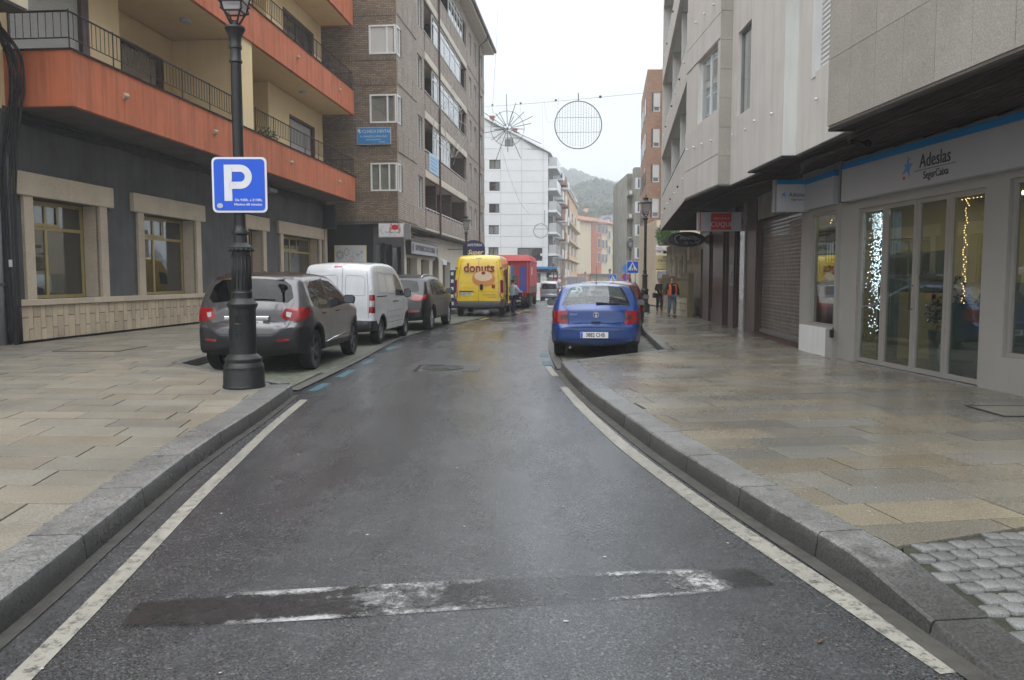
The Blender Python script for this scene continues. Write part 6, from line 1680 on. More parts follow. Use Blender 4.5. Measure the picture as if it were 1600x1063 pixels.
def P2(x, z): return (-5.50 + x, 37.60, 3.93 + z)
flatpoly(mb, ell(.15, .13, 20), (-5.50, 37.604, 3.97), (1, 0, 0), .006)
for sg in (1, -1):
 for q in range(4):
  a = .9 - q * .45; mb.tube([P2(sg * .12, .05 - q * .03), P2(sg * (.22 + .02 * q), .13 - q * .09), P2(sg * (.24 - .03 * q), -.02 - q * .07)], .012, 4)
 mb.tube([P2(sg * .1, .1), P2(sg * .2, .17), P2(sg * .15, .22)], .02, 4)
mb.build('crab', REDS, cs)
text('TENAZAS', .12, BLKS, (-5.62, 37.60, 3.72), (1, 0, 0), cs, spacing=1.5, ext=.002); text('FASHION', .06, BLKS, (-5.62, 37.60, 3.60), (1, 0, 0), cs, spacing=1.6, ext=.002)
mb = MB(); mb.tube([(-6.05, 37.60, 4.05), (-6.18, 37.60, 3.83), (-6.05, 37.60, 3.62)], .008, 4); mb.build('chevron', BLKS, cs)
ds = empty('sign', FF.p(3.9, .1, 8.2), 'blue dental clinic sign with white letters on the brown brick wall', 'sign')
u0 = FF.len - 1.92; u1 = FF.len - .28; z0, z1 = 7.86, 8.66
mb = MB(); FF.box(mb, u0, u1, .03, .12, z0, z1); mb.build('frame', GSIGN, ds); mb = MB(); FF.box(mb, u0 + .025, u1 - .025, .12, .128, z0 + .025, z1 - .025); mb.build('panel', LBLUE, ds)
uc = (u0 + u1) / 2
text('CLINICA DENTAL', .205, WSIGN, FF.p(uc + .14, .132, z1 - .20), FF.d, ds, ext=.002, sx=.84); text('Dr. FRANCISCO J. RIVAS VILAS', .12, WSIGN, FF.p(uc, .132, z1 - .43), FF.d, ds, ext=.002, sx=.80)
text('MEDICO ESTOMATOLOGO', .075, WSIGN, FF.p(uc, .132, z1 - .58), FF.d, ds, ext=.002, sx=.8); text('TELEFONO', .075, WSIGN, FF.p(uc + .4, .132, z1 - .69), FF.d, ds, ext=.002, sx=.8)
mb = MB(); flatpoly(mb, ell(.06, .06, 12), FF.p(u0 + .12, .129, z1 - .14), FF.d, .004); mb.build('logo_dot', YSIGN, ds); mb = MB(); flatpoly(mb, [(-.09, .03), (0, -.09), (.12, .07), (.02, -.02)], FF.p(u0 + .16, .133, z1 - .20), FF.d, .004); mb.build('logo_leaf', WSIGN, ds)
sm = [(.5, 3.2, .6, 2.75), (4.2, 6.6, .15, 2.7), (7.6, 9.6, .5, 2.7), (11, 14, .5, 2.7)]
mb = MB(); GM.wall(mb, 0, GM.len, .12, ZB - .12, sm, .45); GM.box(mb, 0, GM.len, -3.2, -3.0, .12, ZB - .12); mb.build('shop_front', EDGE, BB)
for i, (a, b, c, d) in enumerate(sm):
 window(GM, a, b, c, d, -.4, BB, GOLDF if i == 1 else MGREY, pane=GLASS, mull=[(a + b) / 2])
mb = MB(); GM.box(mb, 4.4, 6.4, -.9, -.8, 1.9, 2.5); mb.build('shop_glow_panel', ORANGE, BB)
for i in range(7):
 mb = MB(); GM.box(mb, .7 + i * .34, .98 + i * .34, -.8, -.7, .6, 1.1 + .2 * (i % 3)); mb.build('shelf_goods', (YSIGN, LEAFB, WSIGN)[i % 3], BB)
ss_ = empty('shop_sign', GM.p(3, .3, 3.3), 'long grey white supermarket sign with black letters under the brick balconies', 'sign')
mb = MB(); GM.box(mb, .3, 7.9, .05, .30, 2.88, 3.62); mb.build('case', BLKS, ss_, bevel=.02); mb = MB(); GM.box(mb, .4, 7.8, .30, .32, 2.93, 3.57); mb.build('face', GSIGN, ss_)
text('SUPERMERCADOS DUERO', .42, BLKS, GM.p(4.1, .325, 3.25), GM.d, ss_, ext=.004, bold=.01, sx=1.12)
mb = MB(); flatpoly(mb, ell(.16, .24, 14), GM.p(.72, .322, 3.25), GM.d, .006); flatpoly(mb, ell(.16, .24, 14), GM.p(7.5, .322, 3.25), GM.d, .006); mb.build('logo', plain('logo_maroon', (.10, .01, .03), .5), ss_)
mb = MB(); GM.box(mb, .3, 8, .3, .5, 3.75, 3.80); mb.build('sign_hood', MGREY, ss_)
aw = empty('awning', GM.p(8.4, .5, 2.8), 'small folded cream awning beside the yellow van', 'awning')
mb = MB(); vs = [GM.p(8.2, 0, 2.95), GM.p(9.6, 0, 2.95), GM.p(9.6, .55, 2.75), GM.p(8.2, .55, 2.75), GM.p(8.2, .55, 2.45), GM.p(9.6, .55, 2.45)]; mb.add(vs, [(0, 1, 2, 3), (3, 2, 5, 4)]); mb.build('canvas', WSIGN, aw)
bp = empty('display_board', (-3.0, 33.9, .15), 'narrow navy display board with white labels on the pavement left of the yellow van', 'sign')
mb = MB(); mb.box(-2.85, -2.48, 36.5, 36.56, .2, 1.95); mb.build('panel', NAVY, bp); mb = MB()
for q in range(5): mb.box(-2.80, -2.68, 36.49, 36.499, .35 + q * .34, .5 + q * .34)
mb.build('label_patch', WSIGN, bp, kind='stuff')
cf = empty('cafe_sign', (-2.7, 45, 3.4), 'round topped navy cafeteria sign above the yellow van', 'sign')
mb = MB(); pts = [(-.62, -.4), (.62, -.4), (.62, .05)] + ell(.62, .45, 14, (0, .05), 0, pi) + [(-.62, .05)]
flatpoly(mb, pts, (-2.12, 44.5, 3.2), (1, 0, 0), .12); mb.build('board', NAVY, cf)
text('CAFETERIA', .19, WSIGN, (-2.12, 44.37, 3.42), (1, 0, 0), cf, ext=.003, bold=.003); text('Super', .36, YSIGN, (-2.05, 44.37, 3.02), (1, 0, 0), cf, shear=.3, ext=.003, bold=.008)
mb = MB(); mb.tube([(-2.7, 44.5, 3.2), (-3.6, 44.6, 3.2)], .03, 6); mb.build('bracket', DGREY, cf)
# ================================================================ white block at the bend
WC = empty('apartment_block', (1, 95, -1), 'white panelled apartment block with a sloping gable and right-hand balconies', 'building')
YC = 92.0; XR = 4.15; GZ = gz(92); STC = 2.48
FC = Fr((-11.0, YC), (XR, YC)); uR = FC.len
def zc(py): return 1.55 + (436 - py) * YC / 1241.0
def uc_(px): return (px - 800) * YC / 1241.0 + 11.0
zeave = zc(243); zr = zc(190); xr_ = uc_(757)
wn_ = [(765, 782, 253, 267), (765, 781, 286.5, 300.5), (764.5, 780.5, 320, 334), (764, 779.5, 353, 367), (763.5, 779, 387, 401)]
ch = [(uc_(a), uc_(b), zc(d), zc(c)) for a, b, c, d in wn_] + [(uc_(789), uc_(802), zc(233), zc(219.5)), (uc_(808.5), uc_(847), zc(408), zc(388)), (uc_(836), uc_(844.5), zc(442), zc(427))]
mb = MB(); FC.wall(mb, 0, uR, GZ, zeave, [h for h in ch if h[3] < zeave], .15)
vs = [FC.p(0, 0, zeave), FC.p(uR, 0, zeave), FC.p(xr_, 0, zr)]
hz = [h for h in ch if h[3] >= zeave][0]
mb.quad(FC.p(0, 0, zeave), FC.p(hz[0], 0, zeave), FC.p(hz[0], 0, zr - (hz[0] - xr_) * (zr - zeave) / (uR - xr_)), FC.p(xr_, 0, zr))
za = zr - (hz[0] - xr_) * (zr - zeave) / (uR - xr_); zb_ = zr - (hz[1] - xr_) * (zr - zeave) / (uR - xr_)
mb.quad(FC.p(hz[0], 0, hz[3]), FC.p(hz[1], 0, hz[3]), FC.p(hz[1], 0, zb_), FC.p(hz[0], 0, za)); mb.add([FC.p(hz[1], 0, zeave), FC.p(uR, 0, zeave), FC.p(hz[1], 0, zb_)], [(0, 1, 2)])
if hz[2] > zeave: mb.quad(FC.p(hz[0], 0, zeave), FC.p(hz[1], 0, zeave), FC.p(hz[1], 0, hz[2]), FC.p(hz[0], 0, hz[2]))
mb.build('gable_wall', CLADJ, WC)
us_ = [0, 2.2, 4.6, uc_(757), uc_(782.5), uc_(815), uc_(848), uR]
z = GZ + .02; row = 0
while z < zr:
 z2 = z + STC / 2
 for a, b in zip(us_, us_[1:]):
  if b < 4.6: continue
  top = lambda u: min(z2 - .02, (zr - max(0, (u - xr_)) * (zr - zeave) / (uR - xr_) - .05) if u > xr_ else zr - .05)
  poly = [(a + .02, z + .02), (b - .02, z + .02), (b - .02, top(b)), (a + .02, top(a))]
  if poly[2][1] <= z + .05 and poly[3][1] <= z + .05: continue
  if poly[2][1] <= z + .05: poly = [poly[0], (a + .02 + (b - a) * .5, z + .02), poly[3]]
  cells = [(a + .02, b - .02, z + .02, min(z2 - .02, top(b), top(a)))] if abs(top(a) - top(b)) < .01 else None
  pm_ = MB()
  hs2 = [h for h in ch if h[0] < b and h[1] > a and h[2] < z2 and h[3] > z]
  if hs2 or cells:
   zt_ = min(top(a), top(b)) if cells is None else cells[0][3]
   zt_ = max(zt_, z + .03)
   xs = sorted({a + .02, b - .02, *[min(max(h[0], a + .02), b - .02) for h in hs2], *[min(max(h[1], a + .02), b - .02) for h in hs2]}); zs = sorted({z + .02, zt_, *[min(max(h[2], z + .02), zt_) for h in hs2], *[min(max(h[3], z + .02), zt_) for h in hs2]})
   for p0, p1 in zip(xs, xs[1:]):
    for q0, q1 in zip(zs, zs[1:]):
     if any(h[0] < (p0 + p1) / 2 < h[1] and h[2] < (q0 + q1) / 2 < h[3] for h in hs2): continue
     FC.box(pm_, p0, p1, .005, .03, q0, q1)
   if cells is None: flatpoly(pm_, [(a + .02, zt_), (b - .02, zt_), (b - .02, max(zt_, top(b))), (a + .02, top(a))][:4], FC.p(0, .005, 0), FC.d, .025)
  else: flatpoly(pm_, poly, FC.p(0, .005, 0), FC.d, .025)
  if pm_.v: pm_.build('cladding_panel', CLAD, WC)
 z = z2; row += 1
for i, h in enumerate(ch):
 back = (CURT, SHUT, BROWNF, SHUT, SHUTB, CURT, DARK, DARK, DARK)[i if i < 9 else 8]
 if i == 1: back = TILE
 window(FC, h[0], h[1], h[2], h[3], -.05, WC, BROWNF, pane=GLASS, w=.07, mull=[(h[0] + h[1]) / 2] if i < 6 else [h[0] + (h[1] - h[0]) * .5], back=back, bd=.10)
mb = MB(); sl_ = (zr - zeave) / (uR - xr_)
mb.add([(FC.p(xr_, .15, 0)[0], YC - .35, zr), (XR + .25, YC - .35, zeave - .05), (XR + 8.1, YC + 58, zeave - .05), (FC.p(xr_, 0, 0)[0] + 7.8, YC + 58, zr), (FC.p(xr_, .15, 0)[0], YC - .35, zr + .18), (XR + .25, YC - .35, zeave + .12), (XR + 8.1, YC + 58, zeave + .12), (FC.p(xr_, 0, 0)[0] + 7.8, YC + 58, zr + .18)],
    [(0, 3, 2, 1), (4, 5, 6, 7), (0, 1, 5, 4), (1, 2, 6, 5), (2, 3, 7, 6), (3, 0, 4, 7)]); mb.build('roof', CLAD, WC)
for px in (769, 804.5):
 mb = MB(); u = uc_(px); zz = zr - abs(u - xr_) * sl_; FC.box(mb, u - .25, u + .25, -1.2, -.7, zz - .3, zz + .9); FC.box(mb, u - .32, u + .32, -1.27, -.63, zz + .75, zz + .85); mb.build('chimney', TILE, WC)
SCREEN = glassmat('pale_screen', (.8, .82, .82), .35, .1, (.62, .63, .63), .04)
FSd = Fr((XR, YC), (XR + 58 * .134, YC + 58))
mb = MB(); FSd.box(mb, 0.2, 26, -8, -.9, GZ, zeave - .1); FSd.wall(mb, 6.5, 24, GZ, zeave - .1, [], .1); mb.build('side_wall', MGREY, WC)
mb = MB(); FSd.wall(mb, 0, .0 + .01, GZ, zeave, [], .1)
for k in range(6):
 z = GZ + .55 + STC * (k + 1)
 if z > zeave - 1.2: continue
 mb = MB(); FSd.box(mb, -.05, 6.3, -.9, 1.0, z - .25, z); mb.build('balcony_slab', CLAD, WC)
 mb = MB(); FSd.box(mb, .03, 6.2, .93, .97, z, z + 1.0); FSd.box(mb, -.02, .02, .1, .93, z, z + 1.0); mb.build('balcony_screen', SCREEN, WC)
 mb = MB(); FSd.box(mb, .4, 2.2, -.9, -.85, z, z + 1.95); mb.build('balcony_door', BROWNF, WC)
 for q in range(3):
  a = 9 + q * 5.5; mb = MB(); FSd.box(mb, a, a + 1.6, .0, .04, z + .7, z + 1.9); mb.build('window', FARGL, WC)
  mb = MB(); FSd.box(mb, a + 1.9, a + 4.6, .0, .9, z - .22, z); FSd.box(mb, a + 1.9, a + 4.6, .85, .9, z, z + .9); mb.build('balcony', CLAD if (k + q) % 3 else TILE, WC)
mb = MB(); FSd.box(mb, 6.1, 6.5, -.9, .05, GZ, zeave - .1); mb.build('pier', CLAD, WC)
mb = MB(); FC.box(mb, uc_(834), uc_(870), .04, .5, zc(420.5), zc(417)); mb.build('blue_stripe', LBLUE, WC); mb = MB(); FC.box(mb, uc_(834), uc_(870), .04, .35, zc(426), zc(420.7)); mb.build('dark_fascia', BLKS, WC)
mb = MB(); pts = []
for q in range(10): a = pi / 2 + q * pi / 5 + .2; r_ = .27 if q % 2 == 0 else .11; pts.append((r_ * cos(a), r_ * sin(a)))
flatpoly(mb, pts, FC.p(uc_(860), .36, zc(420)), FC.d, .03); mb.build('star_logo', plain('cyan_logo', (.03, .35, .75), .4, 0), WC)
mb = MB(); FC.box(mb, uc_(853.5), uc_(863), .04, .07, zc(434), zc(424)); mb.build('shop_poster', BLKS, WC); mb = MB(); FC.box(mb, uc_(854), uc_(861), .04, .07, zc(446), zc(435)); mb.build('shop_poster', LEAFB, WC)
mb = MB(); FC.box(mb, uc_(863.5), uc_(872), .03, .06, zc(458), zc(424)); mb.build('shop_window', FARGL, WC)
def disc_sign(x, y, z, r, cols, label, cat='road sign', h=None, square=False, pole=True):
 o = empty('road_sign', (x, y, gz(y) + .12), label, cat)
 for i, (rr, m) in enumerate(cols):
  mb = MB(); mb.lathe([(.001, 0), (r * rr, 0), (r * rr, -.012), (.001, -.012)], (0, 0, 0), 28, axis='y'); mb.v = [(v[0] + x, v[1] + y - .004 - i * .013, v[2] + z) for v in mb.v]; mb.build('disc' if i == 0 else 'disc_face', m, o)
 if pole: mb = MB(); mb.tube([(x, y + .04, gz(y) + .1), (x, y + .04, z + r)], .03, 6); mb.build('pole', STEEL, o)
 return o
disc_sign(4.75, 90.5, zc(439.5), .27, [(1, PINK)], 'round pink red sign in front of the white block corner')
disc_sign(5.45, 91.5, zc(439), .29, [(1, REDS), (.75, WSIGN)], 'round red and white sign beside the pink one by the white block')
PB = empty('apartment_block', (8, 130, -2), 'peach coloured apartment block beyond the white one', 'building')
FP = Fr((XR + 26 * .134 + .0, YC + 26), (XR + 60 * .134, YC + 60.))
ztp = 1.55 + (436 - 300) * 120 / 1241.
mb = MB(); FP.box(mb, 0, FP.len, -8, .25, -2.5, ztp); mb.build('wall', PEACH, PB)
for k in range(5):
 for q in range(7):
  z = -1.0 + 2.75 * k + 1.0; a = 1.0 + q * 4.8
  mb = MB(); FP.box(mb, a, a + 2.6, .255, .30, z, z + 1.4); mb.build('window', FARGL if q % 2 else WFRAME, PB)
 mb = MB(); FP.box(mb, .5, FP.len, .26, .9, -1.0 + 2.75 * k - .1, -1.0 + 2.75 * k + .1); mb.build('balcony_slab', CREAM2, PB)
mb = MB(); FP.box(mb, -.1, FP.len + .2, -8, .5, ztp, ztp + .25); mb.build('cornice', EDGE, PB)
YE = 165.0
def xe(px): return (px - 800) * YE / 1241.
def ze(py): return 1.55 + (436 - py) * YE / 1241.
CE = empty('terrace_building', (18, YE, -2), 'cream and coral terrace with small windows closing the end of the street', 'building')
FE = Fr((xe(905), YE - 3), (xe(977), YE + 12))
def ue(px):
 r = (px - 800) / 1241.; o, d = FE.o, FE.d; return (r * o.y - o.x) / (d.x - r * d.y)
segs = [(905, 923, CREAM2, 346), (923, 938, ORANGE2, 348), (938, 960, CREAM2, 350), (960, 968, ORANGE2, 354), (968, 978, CREAM2, 374)]
for i, (a, b, m, t) in enumerate(segs):
 u0, u1 = ue(a), ue(b); yy = FE.p(u0, 0, 0)[1]; zt = 1.55 + (436 - t) * yy / 1241.
 mb = MB(); FE.box(mb, u0, u1, -9, (.15 if m is ORANGE2 else 0), 2.6 + 0.02 * i, zt); mb.build('wall', m, CE)
 mb = MB(); FE.box(mb, u0, u1, -9, -.05, -2.5, 2.6); mb.build('street_wall', ORANGE2 if i == 0 else CREAM2, CE)
 mb = MB(); p = [FE.p(u0 - .2, .6, zt), FE.p(u1 + .2, .6, zt), FE.p(u1 + .2, -4.5, zt + 1.5), FE.p(u0 - .2, -4.5, zt + 1.5), FE.p(u0 - .2, .6, zt + .15), FE.p(u1 + .2, .6, zt + .15), FE.p(u1 + .2, -4.5, zt + 1.7), FE.p(u0 - .2, -4.5, zt + 1.7)]
 mb.add(p, [(0, 1, 2, 3), (7, 6, 5, 4), (0, 4, 5, 1), (1, 5, 6, 2), (3, 2, 6, 7), (0, 3, 7, 4)]); mb.build('roof', TILE, CE)
def fwin(px, py, w=1.1, h=1.9):
 u = ue(px); y = FE.p(u, 0, 0)[1]; z = 1.55 + (436 - py) * y / 1241.
 mb = MB(); FE.box(mb, u - w / 2 - .12, u + w / 2 + .12, .16, .22, z - h / 2 - .12, z + h / 2 + .12); o = mb.build('window', WFRAME, CE)
 mb = MB(); FE.box(mb, u - w / 2, u + w / 2, .225, .24, z - h / 2, z + h / 2); mb.build('pane', FARGL, o)
for py in (357, 380, 402): fwin(933.5, py + .5); fwin(964, py + 4)
for py in (359, 381, 403):
 for px in (940, 945.5, 957.5): fwin(px, py + 1, .8, 1.7)
for py in (367, 390): fwin(950, py + 1, .8, 1.6)
for py in (385, 405):
 for px in (970.5, 974.5): fwin(px, py, .8, 1.6)
mb = MB(); FE.box(mb, ue(921), ue(977), -.1, 1.5, 2.35, 2.6); mb.build('canopy', SOFF, CE)
mb = MB(); FE.box(mb, ue(908), ue(960), .02, .12, -2.5, .9); mb.build('coral_base', ORANGE2, CE)
for px, t in ((919.5, 334), (938.5, 338), (951, 344), (957, 344)):
 u = ue(px); y = FE.p(u, 0, 0)[1]; z = 1.55 + (436 - t) * y / 1241.; mb = MB(); FE.box(mb, u - .45, u + .45, -4.5, -3.5, z - 2.6, z); FE.box(mb, u - .52, u + .52, -4.6, -3.4, z - .3, z - .1); mb.build('chimney', ORANGE2, CE)
SH = empty('house', (22, 190, 0), 'house with a blue grey slate roof and dormers behind the coral terrace', 'house')
def x190(px): return (px - 800) * 190 / 1241.
def z190(py): return 1.55 + (436 - py) * 190 / 1241.
mb = MB(); mb.box(x190(925), x190(985), 190, 200, -2, z190(352)); mb.build('wall', CREAM2, SH)
mb = MB(); a, b = x190(922), x190(988); e, t = z190(352), z190(336)
mb.add([(a, 189, e), (b, 189, e), (b, 201, e), (a, 201, e), (a + 3, 194, t), (b - 1, 194, t)], [(0, 1, 5, 4), (1, 2, 5), (2, 3, 4, 5), (3, 0, 4), (3, 2, 1, 0)]); mb.build('roof', SLATE, SH)
for px in (970.5, 947):
 mb = MB(); x = x190(px); z = z190(351); mb.box(x - .55, x + .55, 188.6, 191, z, z + 1.1); o = mb.build('dormer', WHITEP, SH); mb = MB(); mb.add([(x - .9, 188.3, z + 1.1), (x + .9, 188.3, z + 1.1), (x + .9, 191.5, z + 1.1), (x - .9, 191.5, z + 1.1), (x, 188.6, z + 1.75), (x, 191, z + 1.75)], [(0, 1, 4), (1, 2, 5, 4), (2, 3, 5), (3, 0, 4, 5)]); mb.build('dormer_roof', SLATE, o)
for px, py, w, h, rm, wm, lab in ((917, 333, 16, 5, TILE, STONEW, 'long low house with a faded pink tile roof on the hill above the terrace'), (968, 330, 11, 4, TILE, CREAM2, 'hillside house with a dull red roof right of the slate roof'), (972.5, 322, 5, 3.5, LBLUE, WHITEP, 'small white and blue house highest on the hillside'), (979, 334, 5, 4, TILE, CREAM2, 'small cream house on the hillside behind the concrete block')):
 Y = 260.; x = (px - 800) * Y / 1241.; z = 1.55 + (436 - py) * Y / 1241.
 o = empty('house', (x, Y, z - 3), lab, 'house'); W_ = w * Y / 1241.
 mb = MB(); mb.box(x - W_ / 2, x + W_ / 2, Y, Y + 7, z - 8, z); mb.build('wall', wm, o)
 mb = MB(); e = z; mb.add([(x - W_ / 2 - .5, Y - .6, e), (x + W_ / 2 + .5, Y - .6, e), (x + W_ / 2 + .5, Y + 7.5, e), (x - W_ / 2 - .5, Y + 7.5, e), (x - W_ / 2 + 1, Y + 3.5, e + 1.5), (x + W_ / 2 - 1, Y + 3.5, e + 1.5)], [(0, 1, 5, 4), (1, 2, 5), (2, 3, 4, 5), (3, 0, 4), (3, 2, 1, 0)]); mb.build('roof', rm, o)
 n = max(1, int(W_ / 2.2))
 for q in range(n): mb = MB(); a = x - W_ / 2 + W_ * (q + .5) / n; mb.box(a - .4, a + .4, Y - .05, Y - .01, z - 1.6, z - .5); mb.build('window', FARGL, o)
# ---------------------------------------------------------------- wooded hills
HILLG = plain('hill_ground', (.030, .045, .020), .95, .4, .02, 0)
def hill(name, ctrl, Y0, depth, z0):
 """ridge given as (px,py) silhouette seen at distance Y0+depth"""
 mb = MB(); n = len(ctrl); rows = 8; vs = []
 for j in range(rows + 1):
  f = j / rows; Y = Y0 + depth * f
  for px, py in ctrl:
   Yr = Y0 + depth; zr2 = 1.55 + (436 - py) * Yr / 1241.; x = (px - 800) * Yr / 1241.
   vs.append((x, Y, z0 + (zr2 - z0) * sin(f * pi / 2) ** 1.1 - 2))
 N = n
 fs = [(j * N + i, j * N + i + 1, (j + 1) * N + i + 1, (j + 1) * N + i) for j in range(rows) for i in range(N - 1)]
 mb.add(vs, fs); o = mb.build(name, HILLG, None, kind='structure'); return vs, N, rows
TREED = plain('woodland_dark', (.032, .043, .027), .9, .5, .09, 0)
TREEB = plain('woodland_olive', (.048, .058, .032), .9, .4, .09, 0)
def forest(vsN, count, hmin, hmax, mat, seed, label):
 vs, N, rows = vsN; rng = random.Random(seed); mb = MB()
 for _ in range(count):
  j = rng.uniform(0, rows - .01); i = rng.uniform(0, N - 1.01); a, b = int(j), int(i); fj, fi = j - a, i - b
  P = [Vector(vs[(a + p) * N + b + q]) for p in (0, 1) for q in (0, 1)]
  p = (P[0] * (1 - fi) + P[1] * fi) * (1 - fj) + (P[2] * (1 - fi) + P[3] * fi) * fj
  h = rng.uniform(hmin, hmax); r = h * rng.uniform(.28, .48); n = 6; k = rng.randint(0, 99)
  prof = [(r * .35, 0.10), (r * 1.0, .32), (r * .9, .58), (r * .55, .82), (r * .08, 1.0)]
  ov = []; fs = []
  for q, (rr, hh) in enumerate(prof):
   for m in range(n):
    an = 2 * pi * m / n + q * .5; e = rng.uniform(.7, 1.25); ov.append((p.x + rr * e * cos(an), p.y + rr * e * sin(an), p.z + h * (hh + rng.uniform(-.05, .05))))
  for q in range(len(prof) - 1):
   for m in range(n): fs.append((q * n + m, q * n + (m + 1) % n, (q + 1) * n + (m + 1) % n, (q + 1) * n + m))
  fs.append(tuple((len(prof) - 1) * n + m for m in range(n)))
  mb.add(ov, fs)
 return mb.build(label, mat, None, kind='stuff')
far_r = [(500, 330), (640, 300), (760, 285), (840, 276), (885, 281), (900, 285), (915, 293), (935, 298), (952, 303), (960, 299), (975, 305), (990, 311), (1040, 320), (1140, 335), (1300, 360)]
h1 = hill('far_hill', far_r, 430, 260, 10)
forest(h1, 3200, 4, 8.5, TREED, 3, 'far_woodland')
near_r = [(820, 345), (860, 322), (885, 314), (905, 303), (925, 298), (942, 300), (952, 306), (962, 318), (975, 328), (990, 336), (1030, 345)]
h2 = hill('wooded_slope', near_r, 290, 110, 6)
forest(h2, 1700, 3, 6.5, TREEB, 5, 'slope_woodland')
forest(h2, 500, 4, 7.5, TREED, 6, 'slope_woodland')
h3 = hill('meadow_slope', [(890, 345), (920, 338), (960, 340), (1000, 342)], 215, 60, 0)
forest(h3, 130, 4, 7, TREEB, 7, 'garden_trees')
# ================================================================ RIGHT far: concrete block and orange brick block
CB = empty('apartment_block', (14, 82, 0), 'weathered grey concrete block with white windows beyond the orange brick one', 'building')
YB = 84.
def xb(px): return (px - 800) * YB / 1241.
def zb2(py): return 1.55 + (436 - py) * YB / 1241.
mb = MB(); mb.box(xb(979), xb(1040), YB + .5, YB + 12, gz(YB), zb2(273)); mb.build('set_back_wall', CONCW, CB); mb = MB(); mb.box(xb(987), xb(1040), YB - .8, YB + .5, gz(YB), zb2(266)); mb.build('wall', CONCW, CB)
for py in (282, 318, 353, 388):
 mb = MB(); mb.box(xb(988.5), xb(996), YB - .84, YB - .81, zb2(py + 17), zb2(py)); o = mb.build('window', WFRAME, CB); mb = MB(); mb.box(xb(992.5), xb(995), YB - .87, YB - .845, zb2(py + 15), zb2(py + 1)); mb.build('pane', FARGL, o)
 mb = MB(); mb.box(xb(978), xb(987), YB - .6, YB + .5, zb2(py + 26), zb2(py + 18)); mb.build('balcony', CONCW, CB)
 mb = MB(); mb.box(xb(980), xb(984), YB - .66, YB - .61, zb2(py + 24), zb2(py + 19)); mb.build('balcony_panel', WFRAME, CB)
OB = empty('apartment_block', (13, 66, 0), 'orange brick apartment block with white roller blinds on the right', 'building')
YD = 66.
def xd(px): return (px - 800) * YD / 1241.
def zd(py): return 1.55 + (436 - py) * YD / 1241.
FD = Fr((xd(1007), YD), (xd(1060), YD)); FDS = Fr((12.45, 78.), (xd(1007), YD))
dh = [(1014, 1027, 152, 180), (1014, 1027, 206, 234), (1014, 1027, 260, 287), (1014, 1027, 312, 341), (1012, 1027, 367, 397)]
hd = [((a - 1007) * YD / 1241., (b - 1007) * YD / 1241., zd(d), zd(c)) for a, b, c, d in dh]
mb = MB(); FD.wall(mb, 0, 24 * YD / 1241., 2.2, zd(117), hd, .2); FDS.wall(mb, 0, FDS.len, 2.2, zd(117), [], .2)
mb.prism([(xd(1007) + .3, YD + .6), (xd(1031), YD + .6), (xd(1031) + 2, YD + 11.8), (12.8, YD + 11.8)], 2.2, zd(117) - .02); mb.build('brick_wall', BRKO, OB)
mb = MB(); FD.box(mb, 24 * YD / 1241. + .002, 4.2, -10, .3, 2.2, zd(112)); mb.build('pier_wall', CREAM2, OB)
for k, py in enumerate((185, 240, 293, 347)):
 mb = MB(); FD.box(mb, 24 * YD / 1241. + .02, 3.4, .31, 1.0, zd(py + 4), zd(py)); o = mb.build('balcony', BRKO, OB)
 mb = MB()
 for q in range(9): mb.tube([(xd(1031.5) + q * .17, YD - .98, zd(py)), (xd(1031.5) + q * .17, YD - .98, zd(py - 16))], .02, 4)
 mb.tube([(xd(1031.5), YD - .98, zd(py - 16)), (xd(1031.5) + 1.4, YD - .98, zd(py - 16))], .03, 4); mb.build('balcony_rail', STEEL, OB)
for h in hd:
 mb = MB(); FD.box(mb, h[0], h[0] + .14, -.18, .02, h[2], h[3]); mb.build('window_surround', BROWNF, OB)
 o = window(FD, h[0] + .14, h[1], h[2], h[3], -.05, OB, WFRAME, w=.06, back=CURT, bd=.3)
 shutter(FD, h[0] + .16, h[1] - .02, h[2] + (h[3] - h[2]) * .25, h[3] - .04, -.03, OB, SHUT, .09)
for q in range(5):
 for j in range(4):
  mb = MB(); z = zd(180 - 0) - q * 2.87; FDS.box(mb, 1.2 + j * 2.8, 2.5 + j * 2.8, .01, .05, z, z + 1.4); mb.build('window', FARGL, OB)
mb = MB(); FD.box(mb, 0.2, 3.5, -12, -.3, .1, 2.2); mb.build('shop_wall', CREAM2, OB); mb = MB(); FD.box(mb, -.05, 4.2, -.35, .35, 1.95 + .25, 2.75); mb.build('canopy', DGREY, OB)
mb = MB(); FD.box(mb, 1.3, 2.1, .36, .5, 2.2, 3.1); mb.build('navy_sign', NAVY, OB)
mb = MB(); FD.box(mb, .5, 1.6, -.29, -.25, .2, 2.0); FD.box(mb, 2.0, 3.2, -.29, -.25, .2, 2.0); mb.build('shop_window', FARGL, OB)
RBB = empty('shop_building', (9, 42, 0), 'shop building with a glazed front behind the two walkers', 'building')
YR = 44.
def xq(px): return (px - 800) * YR / 1241.
def zq(py): return 1.55 + (436 - py) * YR / 1241.
mb = MB(); mb.box(xq(1024), xq(1034), YR, YR + 6, .1, zq(345)); mb.box(xq(1034.1), 14, YR + .0, YR + 6, zq(428), zq(352)); mb.build('wall', CREAM2, RBB)
mb = MB(); mb.box(xq(1026), xq(1056), YR - .1, YR - .02, zq(428) - .3, zq(424)); mb.build('lintel', MGREY, RBB)
mb = MB()
for a in (1027, 1034, 1043, 1054): mb.box(xq(a), xq(a) + .07, YR - .08, YR - .02, .15, zq(430))
mb.build('door_frame', WFRAME, RBB); mb = MB(); mb.box(xq(1028), xq(1054), YR - .02, YR, .2, zq(430)); mb.build('glazing', GLASS, RBB); mb = MB(); mb.box(xq(1026), xq(1062), YR + 1.5, YR + 1.6, .1, 2.6); mb.build('interior_wall', CREAM2, RBB)
